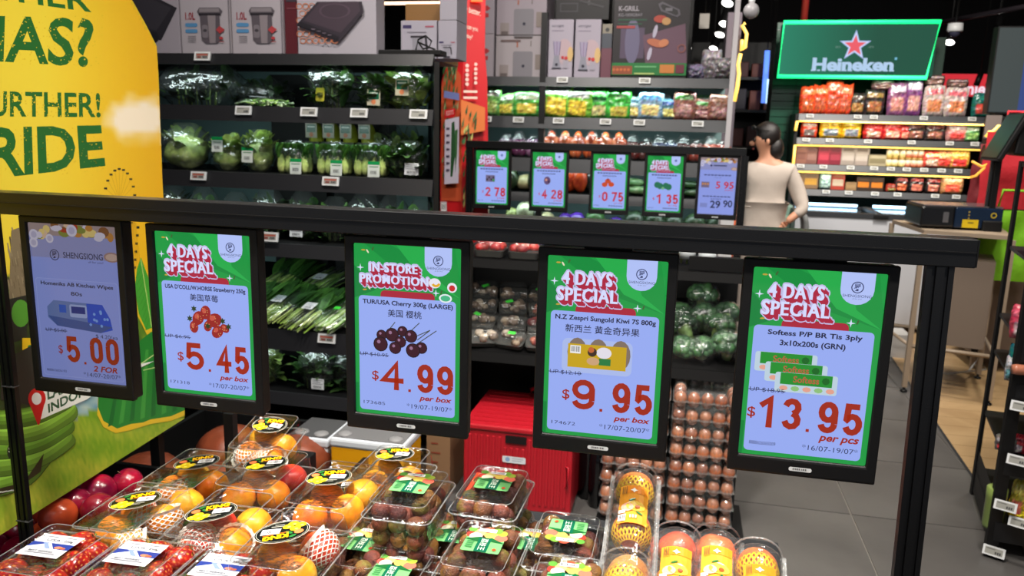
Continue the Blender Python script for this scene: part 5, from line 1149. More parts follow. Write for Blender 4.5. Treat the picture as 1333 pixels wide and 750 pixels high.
def kettle(P, A):
    P.rect(.06, .1, .3, .2, (60, 50, 96)); P.rect(.68, .12, .92, .17, (170, 90, 110)); P.rect(.18, .3, .72, .33, (120, 116, 130)); P.poly([(.32, .46), (.62, .46), (.6, .98), (.34, .98)], (150, 148, 160)); P.rect(.28, .42, .7, .48, (50, 46, 56)); P.line(.7, .45, .74, .85, .06, (44, 40, 50)); P.rect(.3, .96, .66, 1.03, (44, 40, 50))
ZT = 1.728; YB = 3.06
def bx(px0, px1, Y=YB): return at(px0, 60, Y).x, at(px1, 60, Y).x
a, b = bx(174, 236); carton('hob_box', 'pale box with a black induction hob picture at the left end of the cooler top', a - .1, b - .003, ZT, .3, YB, .3, (176, 168, 178), lambda P, A: (P.poly([(.2, .12), (.62, .18), (.98, .34), (.72, .74), (.1, .62)], (44, 40, 48)), P.poly([(.24, .16), (.6, .22), (.9, .34), (.66, .62), (.16, .52)], (58, 54, 62)), P.disc(.62, .7, .07, (30, 28, 34))))
a, b = bx(237, 302); carton('rice_cooker_box', 'white box with a steel rice cooker and 1.0L in red, left one of two', a, b - .003, ZT, .27, YB, .26, (190, 182, 190), cooker, vy=(.88, .66), group='rice cooker boxes')
a, b = bx(303, 369); carton('rice_cooker_box', 'white box with a steel rice cooker and 1.0L in red, right one of two', a, b, ZT, .27, YB, .26, (190, 182, 190), cooker, vy=(.88, .66), group='rice cooker boxes')
a, b = bx(370, 387); carton('dark_red_box', 'narrow dark red box squeezed between the rice cooker and hob boxes', a, b - .002, ZT, .3, YB + .01, .26, (92, 24, 36), lambda P, A: (P.rect(.15, .9, .95, 1.6, (60, 56, 66)), P.rect(.2, 2.0, .9, 2.1, (120, 60, 70))))
a, b = bx(388, 490); carton('hob_box', 'white box with orange circles and a dark induction hob picture', a, b, ZT, .33, YB, .09, (188, 182, 192), circles, vy=(.6, .87))
a, b = bx(496, 548); carton('brown_box', 'plain brown cardboard box behind the kettle box', a, b, ZT, .24, YB + .28, .24, (150, 108, 58), lambda P, A: P.disc(.1, .5, .1, (70, 50, 34)))
a, b = bx(508, 557); carton('kettle_box', 'white box with a glass kettle picture, left one of two', a, b - .003, ZT, .15, YB + .12, .15, (176, 172, 186), kettle, vy=(.94, .85), group='kettle boxes')
a, b = bx(558, 583); carton('kettle_box', 'white box with a glass kettle picture behind the red banner', a, b, ZT, .15, YB + .12, .15, (170, 166, 180), kettle, vy=(.94, .85), group='kettle boxes')
a, b = bx(560, 583); carton('white_box', 'white box with a blue oval on top of the right kettle box', a, b, ZT + .151, .16, YB + .12, .15, (170, 166, 178), lambda P, A: (P.disc(.4, .55, .25, (50, 60, 140), .1), P.rect(.3, .78, .5, .84, (170, 60, 70))))
t = thing('black_tray', 'low black tray with a looped cable in front of the kettle boxes', 'tray', (at(535, 60, 3.05).x, 3.03, ZT)); m = MB(); m.box(-.13, 0, 0, .13, .08, .02); obj('tray_body', m, dark, t, .003)
m = MB(); m.tube([(.02, .02, .02), (.03, .02, .06), (.06, .02, .075), (.085, .02, .055), (.075, .02, .03), (.05, .02, .025), (.03, .02, .05), (.1, .02, .022)], .004, 6); obj('cable', m, dark, t)

# ---------- tall red folded banner between the two shelf units
YN = 4.72
def Bz(px, py): p = at(px, py, YN); return p
base = at(598, 280, YN); bt2 = thing('red_banner_stand', 'tall red cardboard banner standing between the two shelf units', 'banner', (base.x, YN, 0))
def bf(px, py, fold): p = at(px, py, YN); y = abs(px - fold) / 60 * .12; return (p.x - base.x, y, p.z)
fold = lambda y: 605 - (30 if y > 999 else 0)
L_ = [(583, -60), (584, 0), (582, 70), (571, 104), (569, 200), (569, 278)]; R_ = [(630, -60), (629, 0), (628, 66), (631, 104), (632, 200), (632, 290)]; Mid = [(607, -60), (606, 0), (604, 68), (602, 104), (601, 200), (600, 284)]
for nm, A_, B_ in (('left_wing', L_, Mid), ('right_wing', Mid, R_)):
    m = MB(); vs = [bf(*p, 602) for p in A_] + [bf(*p, 602) for p in B_]
    # carried down to the floor
    vs_ = vs[:6] + [(vs[5][0], vs[5][1], .0)] + vs[6:] + [(vs[11][0], vs[11][1], .0)]
    n = 7; bk = [(x, y + .006, z) for x, y, z in vs_]
    m.add(vs_ + bk, [(i, i + n, i + n + 1, i + 1) for i in range(n - 1)] + [(2 * n + i, 2 * n + i + 1, 3 * n + i + 1, 3 * n + i) for i in range(n - 1)] + [(i, i + 1, 2 * n + i + 1, 2 * n + i) for i in range(n - 1)] + [(n + i, 3 * n + i, 3 * n + i + 1, n + i + 1) for i in range(n - 1)], (206, 34, 40)); obj(nm, m, board_m, bt2)
P = Print(1, warp=lambda x, y, z: (lambda q: (q[0], q[1] - .003 - z, q[2]))(bf(x, y, 602)), dz=.0004)
P.text('Naturally better.', 0, 0, 0, 0, (240, 214, 200), .01, quad=((589, 3), (624, 12), (623, 22), (589, 13)))
P.text('What can you', 0, 0, 0, 0, (240, 214, 200), .01, quad=((597, 28), (620, 34), (620, 42), (597, 37))); P.text('try today?', 0, 0, 0, 0, (240, 214, 200), .01, quad=((597, 41), (614, 45), (614, 52), (597, 49)))
P.poly([(571, 112), (577, 92), (590, 86), (600, 98), (601, 140), (601, 262), (571, 262)], (214, 92, 56))
rr = random.Random(6)
for k in range(90):
    x = rr.uniform(574, 597); y = rr.uniform(84, 240); P.poly([(x, y), (x + 1.6, y - 3), (x + 2.2, y - rr.uniform(9, 16)), (x - .5, y - 5)], rr.choice(((44, 88, 50), (66, 112, 64), (96, 140, 90), (150, 170, 120))))
P.disc(594, 76, 5, (60, 90, 50), 8); P.poly([(578, 118), (600, 122), (600, 131), (577, 127)], (120, 130, 190)); P.poly([(578, 143), (594, 141), (594, 152), (578, 154)], (214, 30, 40)); P.poly([(579, 156), (600, 152), (599, 238), (578, 240)], (206, 196, 214))
P.poly([(589, 160), (593, 158), (595, 196), (590, 230), (587, 230)], (44, 84, 50)); P.poly([(594, 170), (598, 168), (597, 200), (594, 226)], (60, 104, 60)); [P.rect(581, 166 + 9 * k, 586, 169 + 9 * k, (90, 80, 100)) for k in range(7)]
P.text('ROOTS', 0, 0, 0, 0, (240, 214, 210), .0, quad=((581, 145), (592, 143), (592, 149), (581, 151)))
for k in range(5): P.disc(610, 86 + 6 * k, 2.2, (236, 200, 190), 2.5, 10); P.disc(620, 84 + 6 * k, 2.0, (236, 200, 190), 2.3, 10)
P.rect(606, 118, 622, 121, (240, 214, 200)); P.rect(606, 126, 622, 129, (240, 214, 200)); P.poly([(603, 130), (631, 140), (631, 170), (603, 176)], (222, 120, 60))
for k in range(60): x = rr.uniform(604, 622); y = rr.uniform(150, 290); P.poly([(x, y), (x + 1.6, y - 3), (x + 2.2, y - rr.uniform(9, 14)), (x - .5, y - 5)], rr.choice(((44, 88, 50), (66, 112, 64), (196, 190, 110))))
P.rect(575, 262, 584, 276, (200, 190, 196)); P.barcode(576, 264, 583, 274, 3)
obj('printed_artwork', P, ink, bt2)
m = MB(); q = at(620, 1, YN); m.box(q.x - base.x - .03, -.01, q.z - .006, q.x - base.x + .04, .0, q.z + .03); obj('glowing_strip', m, M('neon_red', (255, 60, 20), emit=(255, 96, 50), es=2.2), bt2)
# ================================================================ low shelf unit behind the cherry, kiwi and tissue screens
YM = 2.9
def zx(px, py, Y=YM): return at(px, py, Y).x
LO = cooler('low_produce_shelf', 'low black shelf unit with mushrooms and broccoli above the eggs and red crate', 0, YM, (-.895, .235), [(.955, .03, [], 0), (.585, .035, [], .42)], .42, topz=.95, backm=dark, sides=(True, False), kick=False,
            posts=(zx(538, 590), zx(572, 590), zx(962, 500)), shelfmat=matte)
def zslope(y): return .585 + math.tan(.42) * (y - YM)
packc = MCol('wrapped_food', .45, .5, noisy=(60, .3), bump=(90, .5))
def pack(name, label, loc, w_, d_, h_, cfn, seed, cat='vegetable', group=None, rx=0, rz=0, tagc=None, lumps=7, contents='mushroom'):
    """shrink wrapped tray: tray, lumpy contents, film"""
    t = thing(name, label, cat, loc, rz, group, rx); r = random.Random(seed)
    m = MB(); m.loft([rrect(w_ * .44, d_ * .44, .012, 0, 3), rrect(w_ * .48, d_ * .48, .012, h_ * .35, 3)], (60, 60, 58)); obj('tray', m, ink, t)
    for k in range(lumps):
        x, y = r.uniform(-.34, .34) * w_, r.uniform(-.34, .34) * d_; m = MB(); rr_ = r.uniform(.16, .22) * min(w_, d_); c = r.choice(cfn)
        m.sph((rr_, rr_, rr_ * .75), (x, y, h_ * .35 + rr_ * .4), 10, 7, c, dis=lambda p: .12 * noise3(p * 2 + Vector((k, seed, 0)))); obj(contents, m, packc, t)
    m = MB(); m.loft([rrect(w_ * .48, d_ * .48, .014, h_ * .3, 3), rrect(w_ * .49, d_ * .49, .016, h_ * .6, 3), rrect(w_ * .43, d_ * .43, .016, h_ * .92, 3), rrect(w_ * .2, d_ * .2, .01, h_, 3)], smooth=True, cap0=False); obj('film', m, bagm, t)
    if tagc: P = Print(1, T=Matrix.Translation((w_ * r.uniform(-.2, .2), -d_ * .1, h_ * 1.0)) @ Matrix.Rotation(r.uniform(-.6, .6), 4, 'Z')); P.rect(-.016, -.009, .016, .009, tagc, .003); obj('sticker', P, ink, t)
    return t
MC = ((150, 132, 112), (120, 100, 84), (176, 160, 142), (104, 84, 70))
RC = ((134, 52, 50), (110, 40, 44), (150, 76, 56))
gn = 'wrapped mushroom packs on the sloping shelf'; ords = iter(('front left', 'front middle', 'front right', 'second row left', 'second row middle', 'second row right', 'third row left', 'third row middle', 'third row right', 'back left', 'back middle', 'back right'))
for j, y in enumerate((2.955, 3.05, 3.145, 3.235)):
    for i, px in enumerate((630, 668, 706)):
        red = (i == 2 and j < 3); q = next(ords)
        pack('mushroom_pack' if not red else 'red_onion_pack', ('%s pack of wrapped brown mushrooms between the cherry and kiwi screens' if not red else '%s pack, reddish and wrapped, beside the kiwi screen') % q, (zx(px, 400, y), y, zslope(y) + .004), .125, .09, .06, RC if red else MC, 10 * j + i, group=None if red else gn, rx=.42, rz=(.3, -.2, .1, .25)[(i + j) % 4], tagc=(60, 190, 60) if (i + j) % 2 else None)
for i, px in enumerate((575, 745, 790, 835)):
    y = 2.99; pack('mushroom_pack', ('wrapped mushroom pack hidden behind the cherry screen', 'first wrapped mushroom pack hidden behind the kiwi screen', 'second wrapped mushroom pack hidden behind the kiwi screen', 'third wrapped mushroom pack hidden behind the kiwi screen')[i], (zx(px, 400, y), y, zslope(y) + .004), .12, .16, .06, MC, 80 + i, group=gn, rx=.42)
for i, px in enumerate((640, 684)):
    p = pack('strawberry_tray', ('left', 'right')[i] + ' wrapped tray of red berries on top of the low shelf unit', (zx(px, 340, 3.0), 3.0, .957), .125, .13, .075, ((170, 30, 34), (190, 50, 40), (140, 20, 30)), 90 + i, 'fruit', group='wrapped berry trays', lumps=9, contents='berry')
# broccoli heap
def broc(seed):
    m = MB(); r = random.Random(seed)
    for k in range(34):
        a = r.uniform(0, 2 * PI); e = math.asin(r.uniform(-.1, 1)); q = Vector((math.cos(a) * math.cos(e), math.sin(a) * math.cos(e), math.sin(e) * .75)) * .046; rr_ = r.uniform(.015, .021)
        c = r.choice(((42, 84, 46), (52, 98, 54), (34, 70, 40), (62, 108, 58))); m.sph(rr_, tuple(q + Vector((0, 0, .045))), 9, 6, c, dis=lambda p: .16 * noise3(p * 4 + Vector((k, 0, 0))))
    return m
brm = [broc(i).mesh('floret_crown', leaf_m) for i in range(3)]
stm = MB(); stm.lathe([(.018, -.02), (.02, .0), (.028, .03), (.034, .05)], 10, (128, 158, 88)); stm = stm.mesh('stalk', leaf_m)
wrp = MB(); wrp.sph((.068, .068, .062), (0, 0, .04), 18, 12, dis=lambda p: .08 * noise3(p * 4)); wrp = wrp.mesh('film', bagm)
for k, (px, py, y, lb) in enumerate(((912, 470, 2.98, 'front centre broccoli head of the heap'), (884, 468, 2.99, 'front left broccoli head of the heap'), (946, 462, 2.98, 'front right broccoli head with a round sticker'), (896, 440, 3.05, 'second row left broccoli head, tilted with its stalk showing'),
                                    (932, 440, 3.05, 'second row right broccoli head'), (915, 425, 3.12, 'third row middle broccoli head'), (884, 425, 3.12, 'third row left broccoli head beside the kiwi screen'), (944, 425, 3.12, 'third row right broccoli head'), (914, 398, 3.16, 'topmost broccoli head of the heap'))):
    p = at(px, py, y); t = thing('broccoli', lb, 'vegetable', (p.x, y, p.z + .0), k * 1.3, 'broccoli heads in a heap', (0, .3, -.2, .7, -.4, .2, 0, .3, 0)[k])
    for nm, me, mt in (('stalk', stm, 0), ('floret_crown', brm[k % 3], 0), ('film', wrp, 0)): o = bpy.data.objects.new(nm, me); C.objects.link(o); o.parent = t
    if k == 2: m = MB(); m.lathe([(.012, 0), (.012, .001)], 12, (214, 210, 220), T=Matrix.Translation((0, -.068, .05)) @ Matrix.Rotation(PI / 2, 4, 'X')); obj('sticker', m, ink, t)
for k, (px, y, n, lb) in enumerate(((892, 3.08, 9, 'upright pale asparagus bundle on the low shelf, left one'), (918, 3.02, 7, 'shorter asparagus bundle with a paper band, right one'))):
    p = at(px, 370, y); t = thing('asparagus_bundle', lb, 'vegetable', (p.x, y, .957), group='asparagus bundles'); r = random.Random(k); hh = .13 - .035 * k
    for i in range(n): m = MB(); x, yy = r.uniform(-.025, .025), r.uniform(-.02, .02); m.tube([(x, yy, 0), (x + r.uniform(-.01, .01), yy, hh * .8), (x, yy, hh)], [.005, .005, .001], 6, r.choice(((150, 160, 110), (176, 180, 140), (120, 140, 90)))); obj('spear', m, leaf_m, t)
    m = MB(); m.lathe([(.033, .02), (.033, .06)], 14, (170, 176, 180)); obj('paper_band', m, ink, t)
m = MB(); m.box(-.1, 0, 0, .1, .02, .05); o = obj('black_divider', m, dark); o.location = (zx(930, 380, 2.95), 2.93, .957); tag(o, 'low black divider plate in front of the asparagus', 'divider')

# ================================================================ eggs, crate and boxes on the floor
egg_c = ((164, 98, 66), (150, 86, 56), (174, 108, 74), (140, 78, 52))
def egg(c):
    m = MB(); m.sph((.0215, .0215, .0285), n=16, m=12, col=c, dis=lambda p: -.08 * max(0, p.z) ** 2); return m.mesh('egg', skin_m)
eggs = [egg(c) for c in egg_c]
EP = .0475; NX, NY = 5, 5; EH = .0665
lid = MB()
for i in range(NX):
    for j in range(NY):
        if 0 < i < NX - 1 and 0 < j < NY - 1: continue
        T = Matrix.Translation(((i - (NX - 1) / 2) * EP, (j - (NY - 1) / 2) * EP, 0)); lid.lathe([(.0232, .026), (.0228, .042), (.017, .058), (.008, .0625)], 10, T=T)
        lid.lathe([(.010, .001), (.018, .006), (.0232, .02), (.0236, .026)], 10, T=T)
W2 = NX * EP / 2 + .003
lid.loft([rrect(W2, W2, .01, .0255, 3), rrect(W2, W2, .01, .0275, 3)])
lid = lid.mesh('clear_tray', MClear('clear_egg_tray', scale=60, bump=.5, refl=1.2, base=.08, rough=.12, haze=.05))
def egg_stack(px, n, y, side, z0=.0):
    x = at(px, 600, y).x
    for k in range(n):
        lv = ('bottom', 'second from the bottom', 'third from the bottom', 'fourth from the bottom', 'fifth from the bottom', 'sixth from the bottom', 'seventh from the bottom', 'second from the top', 'topmost')[k if k < n - 1 else 8]
        t = thing('egg_tray', 'clear tray of brown eggs, %s of the %s stack' % (lv, side), 'egg tray', (x, y, z0 + k * EH), (-.02, .02)[k % 2] * .5, 'egg trays in the %s stack' % side); r = random.Random(k * 7 + px)
        o = bpy.data.objects.new('clear_tray', lid); C.objects.link(o); o.parent = t
        for i in range(NX):
            for j in range(NY):
                if 0 < i < NX - 1 and (0 < j): continue
                if j > 2: continue
                o = bpy.data.objects.new('egg', r.choice(eggs)); C.objects.link(o); o.parent = t; o.location = ((i - (NX - 1) / 2) * EP, (j - (NY - 1) / 2) * EP, .0315); o.rotation_euler = (r.uniform(-.06, .06), r.uniform(-.06, .06), 0); s_ = r.uniform(1.03, 1.1); o.scale = (s_,) * 3
YE = 2.75 + W2
egg_stack(826, 8, YE, 'left', .012); egg_stack(913, 8, YE, 'right', .012)
m = MB(); m.box(-.27, 0, 0, .27, .26, .01, (30, 30, 32)); o = obj('egg_pallet', m, dark); o.location = (at(869, 700, 2.75).x, 2.75, 0); tag(o, 'thin black board on the floor under the two egg stacks', 'board')
# red folding crate
cx0, cx1 = at(603, 620, 2.72).x, at(744, 620, 2.72).x; cw = cx1 - cx0
t = thing('red_crate', 'red ribbed plastic crate with lid and handle standing under the mushrooms', 'crate', ((cx0 + cx1) / 2, 2.72, 0))
m = MB(); m.box(-cw / 2, 0, .02, cw / 2, .4, .33); obj('body', m, redp, t, .006)
for k in range(17):
    m = MB(); x = -cw / 2 + .02 + (cw - .05) * k / 16; m.box(x, -.005, .05, x + .011, .001, .31 if not 5 < k < 10 else .27); obj('rib', m, redp, t, .002)
m = MB(); m.box(-cw / 2 - .006, -.008, .33, cw / 2 + .006, .408, .352); obj('lid', m, redp, t, .006)
for k in range(9): m = MB(); y = .03 + .042 * k; m.box(-cw / 2 + .02, y, .352, cw / 2 - .02, y + .014, .355); obj('lid_rib', m, redp, t)
m = MB(); m.box(-.045, -.007, .29, .035, .003, .318, (16, 8, 10)); obj('hand_hole', m, ink, t)
m = MB(); m.tube([(-.02, .36, .355), (-.02, .36, .385), (.0, .36, .392), (.12, .36, .392), (.14, .36, .385), (.14, .36, .355)], .009, 8); obj('handle', m, redp, t)
m = MB(); m.tube([(cw / 2 - .022, -.006, .22), (cw / 2 - .012, -.014, .22), (cw / 2 - .012, -.014, .14), (cw / 2 - .022, -.006, .14)], .004, 6); obj('side_latch', m, redp, t)
P = Print(1, T=Matrix.Translation((-.005, -.0075, .225)) @ FRONT); P.rect(-.05, -.013, .04, .013, (196, 200, 206), .005); P.disc(-.03, 0, .009, (120, 150, 190)); P.rect(-.012, -.006, .03, -.003, (150, 156, 170)); P.rect(-.012, .002, .024, .005, (150, 156, 170)); obj('sticker', P, ink, t)
for x in (-cw / 2 + .04, cw / 2 - .04): m = MB(); m.box(x - .02, .03, 0, x + .02, .37, .02); obj('foot', m, dark, t)
# black bottles by the crate
for k, (px, y, s_) in enumerate(((764, 2.95, 1.0), (777, 2.88, .9))):
    m = MB(); m.lathe([(.035, 0), (.04, .01), (.04, .2), (.034, .24), (.014, .29), (.014, .32), (.018, .325), (.018, .34)], 16); o = obj('black_bottle', m, M('dark_glass', (10, 10, 12), .12) if k == 0 else bpy.data.materials['dark_glass']); o.location = (at(px, 650, y).x, y, 0); o.scale = (s_,) * 3
    tag(o, ('taller dark glossy bottle between the red crate and the eggs', 'smaller dark glossy bottle beside the left egg stack')[k], 'bottle', 'dark bottles on the floor')
# insulated boxes and a carton left of the crate
def icebox(name, label, px0, px1, y, h_, bodyc, d_, lidc=(196, 202, 210), group=None, topc=(104, 104, 106)):
    x0, x1 = at(px0, 580, y).x, at(px1, 580, y).x; t = thing(name, label, 'storage box', ((x0 + x1) / 2, y, 0), group=group); w_ = x1 - x0
    m = MB(); m.box(-w_ / 2 + .004, .004, 0, w_ / 2 - .004, d_ - .004, h_ - .03, bodyc); obj('body', m, inkg, t, .008)
    m = MB(); m.box(-w_ / 2, 0, h_ - .035, w_ / 2, d_, h_, lidc); obj('lid', m, inkg, t, .01)
    m = MB(); m.box(-w_ / 2 + .01, .012, h_, w_ / 2 - .01, d_ - .012, h_ + .004, topc); obj('lid_panel', m, ink, t, .003)
    for x in (-w_ / 2 + .045, w_ / 2 - .045): m = MB(); m.lathe([(.028, 0), (.026, .006), (.012, .01)], 16, (128, 128, 130), T=Matrix.Translation((x, .04, h_ + .002))); obj('lid_button', m, ink, t)
    return t
icebox('yellow_storage_box', 'yellow plastic storage box with white rim and grey lid behind the peach boxes', 428, 526, 2.42, .36, (214, 150, 18), .2)
icebox('white_storage_box', 'white plastic storage box left of the yellow one', 372, 427, 2.44, .34, (206, 212, 216), .2, topc=(70, 70, 72))
x0, x1 = at(553, 590, 2.78).x, at(584, 590, 2.78).x
carton('brown_carton', 'brown cardboard carton between the black posts left of the red crate', x0, x1, 0, .35, 2.8, .3, (150, 116, 84), lambda P, A: [P.rect(.2, .5 + .4 * k, .5 + .1 * (k % 2), .56 + .4 * k, (150, 70, 50)) for k in range(5)])

# ================================================================ right-hand produce shelves far behind (5.2 m)
YR = 5.2
RX = (at(596, 200, YR).x, at(950, 100, YR).x)
def tr_(px, py=150): return at(px, py, YR).x
RU = cooler('produce_shelving', 'long open produce shelving behind the distant price screens', 0, YR, RX, [(1.80, .06, [(tr_(731), False), (tr_(837), False)], 0), (1.545, .075, [(tr_(634), False), (tr_(676), False), (tr_(728), False), (tr_(789), False), (tr_(833), False), (tr_(909), False)], 0),
            (1.275, .09, [], 0), (1.045, .06, [], 0), (.8, .06, [], 0), (.5, .08, [], 0)], .6, topz=1.78, backm=teal, shelfmat=charcoal, sides=(True, False))
m = MB(); m.box(RX[1] - (RX[0] + RX[1]) / 2, -.02, 0, RX[1] - (RX[0] + RX[1]) / 2 + .03, .05, 2.6); obj('pale_upright', m, lightgrey, RU)
m = MB(); a = (tr_(707, 100) - (RX[0] + RX[1]) / 2); m.box(a - .02, -.015, 0, a + .02, .02, 2.2); obj('middle_upright', m, black, RU)
m = MB(); m.box(RX[0] - (RX[0] + RX[1]) / 2, .55, 1.8, tr_(900, 50) - (RX[0] + RX[1]) / 2, .6, 2.5); obj('upper_back_panel', m, dark, RU)
def pouch(m, w_, h_, d_, cf, seed, T=None, nu=14, nv=18):
    for sg in (-1, 1):
        def fn(u, v, sg=sg):
            a, b = 2 * u - 1, 2 * v - 1; k = max(0, (1 - a ** 4)) ** .6 * max(0, 1 - b ** 4) ** .7
            n_ = .45 * noise3((a * 2.5, b * 3.5, seed)); return (a * w_ / 2 * (1 - .1 * b * b + .05 * noise3((b * 3, seed, 0))), sg * d_ / 2 * k * (1 + n_), h_ * v * (1 + .06 * noise3((a * 1.5, seed, 3)) * v))
        m.grid(fn, nu, nv, T=T, vcf=(lambda u, v: tuple(int(q) for q in cf(u, v))) if sg < 0 else (lambda u, v: tuple(int(q) for q in cf(.02, v))))
def snack(name, label, px, pyb, Y, w_, h_, d_, cf, seed, z=None, cat='snack bag', rz=0, group=None, mat=None, rx=0, nm='wrapper', ry=0):
    p = at(px, pyb, Y); t = thing(name, label, cat, (p.x, Y, p.z if z is None else z), rz, group, rx, ry); m = MB(); pouch(m, w_, h_, d_, cf, seed); obj(nm, m, mat or foil, t); 
    return t
def two(base, win, band=(230, 230, 230), wy=(.12, .55), by=(.72, .85), wx=(.15, .85), n=.12):
    def cf(u, v):
        c = base
        if wx[0] < u < wx[1] and wy[0] < v < wy[1]: c = win
        if by[0] < v < by[1] and .12 < u < .88: c = band
        k = 1 + n * noise3((u * 6, v * 6, base[0])) + .55 * noise3((u * 13, v * 17, base[1])); return tuple(max(0, min(255, q * k + 26 * noise3((u * 9, v * 11, base[2] + j)))) for j, q in enumerate(c))
    return cf
Zb = 1.545; GN = (70, 150, 60)
bags = [(636, .17, .2, 'green and clear sprout bag half hidden by the red banner', two((96, 150, 80), (150, 170, 90), (196, 206, 190))), (660, .15, .16, 'small green corn bag leaning left of the middle upright', two((110, 160, 90), (206, 190, 80), (206, 210, 200))), (686, .2, .17, 'yellow and green corn bag just left of the middle upright', two((80, 160, 70), (216, 196, 84), (200, 214, 190))),
        (723, .21, .21, 'bright yellow corn bag with white top right of the middle upright', two((110, 170, 60), (222, 190, 70), (206, 214, 206), (.08, .62), (.75, .95))), (752, .19, .18, 'yellow corn bag with white top, second from the upright', two((110, 170, 60), (222, 190, 70), (206, 214, 206), (.08, .62), (.75, .95))),
        (778, .17, .205, 'green bag with dark leaves and pale noodles', two((70, 170, 70), (196, 190, 130), (30, 100, 40), (.06, .4), (.5, .72))), (805, .17, .19, 'green bag folded diagonally beside the dark leaf bag', two((66, 168, 66), (206, 190, 90), (60, 150, 60), (.1, .4), (.5, .6))),
        (826, .13, .15, 'clear and yellow noodle bag low on the shelf', two((150, 176, 176), (216, 196, 120), (110, 160, 190))), (845, .17, .18, 'pale blue bag of yellow noodles', two((140, 172, 196), (216, 196, 130), (90, 150, 200))), (872, .14, .14, 'blue and green bag beside the brown noodle bags', two((90, 130, 150), (206, 200, 120), (60, 90, 150))),
        (890, .15, .19, 'first brown noodle bag, tall with a green label', two((136, 92, 82), (170, 130, 126), (90, 150, 80))), (915, .15, .14, 'second brown noodle bag', two((130, 90, 80), (164, 122, 120), (90, 150, 80))), (935, .15, .17, 'third brown noodle bag at the right end', two((128, 86, 74), (164, 124, 120), (140, 100, 80)))]
for i, (px, w_, h_, lb, cf) in enumerate(bags): snack('noodle_bag', lb, px, 150, YR + .07 + .02 * (i % 2), w_, h_ * .95, .07, cf, i, z=Zb, cat='food bag', group='bags of corn and noodles on the right shelves', rz=(.1, -.15, .05)[i % 3], ry=(.06, -.05, 0, .1)[i % 4])
for i in range(10):
    px = 640 + 31 * i; snack('food_bag', ('green', 'white', 'blue')[i % 3] + ' bag in the back row of the corn shelf, number %s from the left' % ('one', 'two', 'three', 'four', 'five', 'six', 'seven', 'eight', 'nine', 'ten')[i], px, 150, YR + .3, .16, .17, .06, two(((90, 130, 90), (150, 160, 160), (90, 110, 150))[i % 3], (160, 160, 110)), 40 + i, z=Zb, cat='food bag', group='back row bags on the corn shelf')
# produce heaps
def lump(name, label, cat, p, size, col, col2, seed, dis=None, group=None, mat=None, rz=0, rx=0, net_=False, n=18):
    m = MB(); m.sph(size, (0, 0, size[2]), n, 12, col, dis=dis or (lambda q: .08 * noise3(q * 2 + Vector((seed, 0, 0)))), vcf=lambda q: tuple(int(v) for v in mix(col, col2, .5 + noise3(q * 2.5 + Vector((seed, 2, 0))))))
    o = obj(name, m, mat or skin_m); o.location = p; o.rotation_euler = (rx, 0, rz); return tag(o, label, cat, group)
Zo = 1.278; no = ('first', 'second', 'third', 'fourth', 'fifth', 'sixth', 'seventh', 'eighth', 'ninth', 'tenth', 'eleventh', 'twelfth')
for i, px in enumerate((715, 733, 750, 768, 786, 804)):
    t = thing('onion_bag', no[i] + ' shiny net bag of orange-red carrots and onions behind the middle of the distant rail', 'vegetable', (tr_(px, 180), YR + .1, Zo), (.2, -.1)[i % 2], 'bags of orange produce')
    for k in range(5): m = MB(); m.sph((.03, .035, .05), (-.03 + .03 * (k % 3), 0, .04 + .04 * (k // 2) + .012), 10, 8, ((206, 92, 44), (186, 74, 40), (214, 110, 60))[(i + k) % 3]); obj('vegetable', m, gloss_m, t)
    obj('clear_bag', bag_shape(.12, .12, .19 - .01 * (i % 3), i), bagm, t)
for i, (px, c, c2) in enumerate(((655, (96, 36, 76), (70, 24, 60)), (672, (104, 40, 84), (76, 30, 62)), (690, (96, 36, 76), (150, 120, 150)), (822, (104, 36, 30), (70, 24, 24)), (840, (96, 40, 34), (60, 26, 26)), (858, (70, 70, 100), (50, 56, 90)), (874, (60, 74, 120), (40, 50, 90)), (890, (96, 40, 34), (60, 26, 26)), (908, (150, 60, 44), (110, 40, 34)), (926, (206, 90, 60), (160, 60, 44)), (942, (196, 80, 60), (160, 60, 44)))):
    cn = ('purple onion heap piece', 'purple onion heap piece', 'purple-white onion heap piece', 'dark red bag', 'dark red bag', 'grey-blue bag', 'blue bag', 'dark red bag', 'brick red bag', 'orange tomato bag', 'orange tomato bag')[i]
    t = thing('vegetable_bag', cn + ', %s from the left in the row over the distant rail' % no[i], 'vegetable', (tr_(px, 180), YR + .1, Zo), group='bags in the row over the distant rail')
    for k in range(4): m = MB(); m.sph((.034, .035, .036), (-.02 + .04 * (k % 2), 0, .035 + .05 * (k // 2)), 10, 8, vcf=lambda q: tuple(int(v) for v in mix(c, c2, .5 + noise3(q * 3))), dis=lambda q: .06 * noise3(q * 3)); obj('vegetable', m, gloss_m, t)
    obj('clear_bag', bag_shape(.11, .11, .15 + .02 * (i % 2), 20 + i), bagm, t)
Zc = 1.048
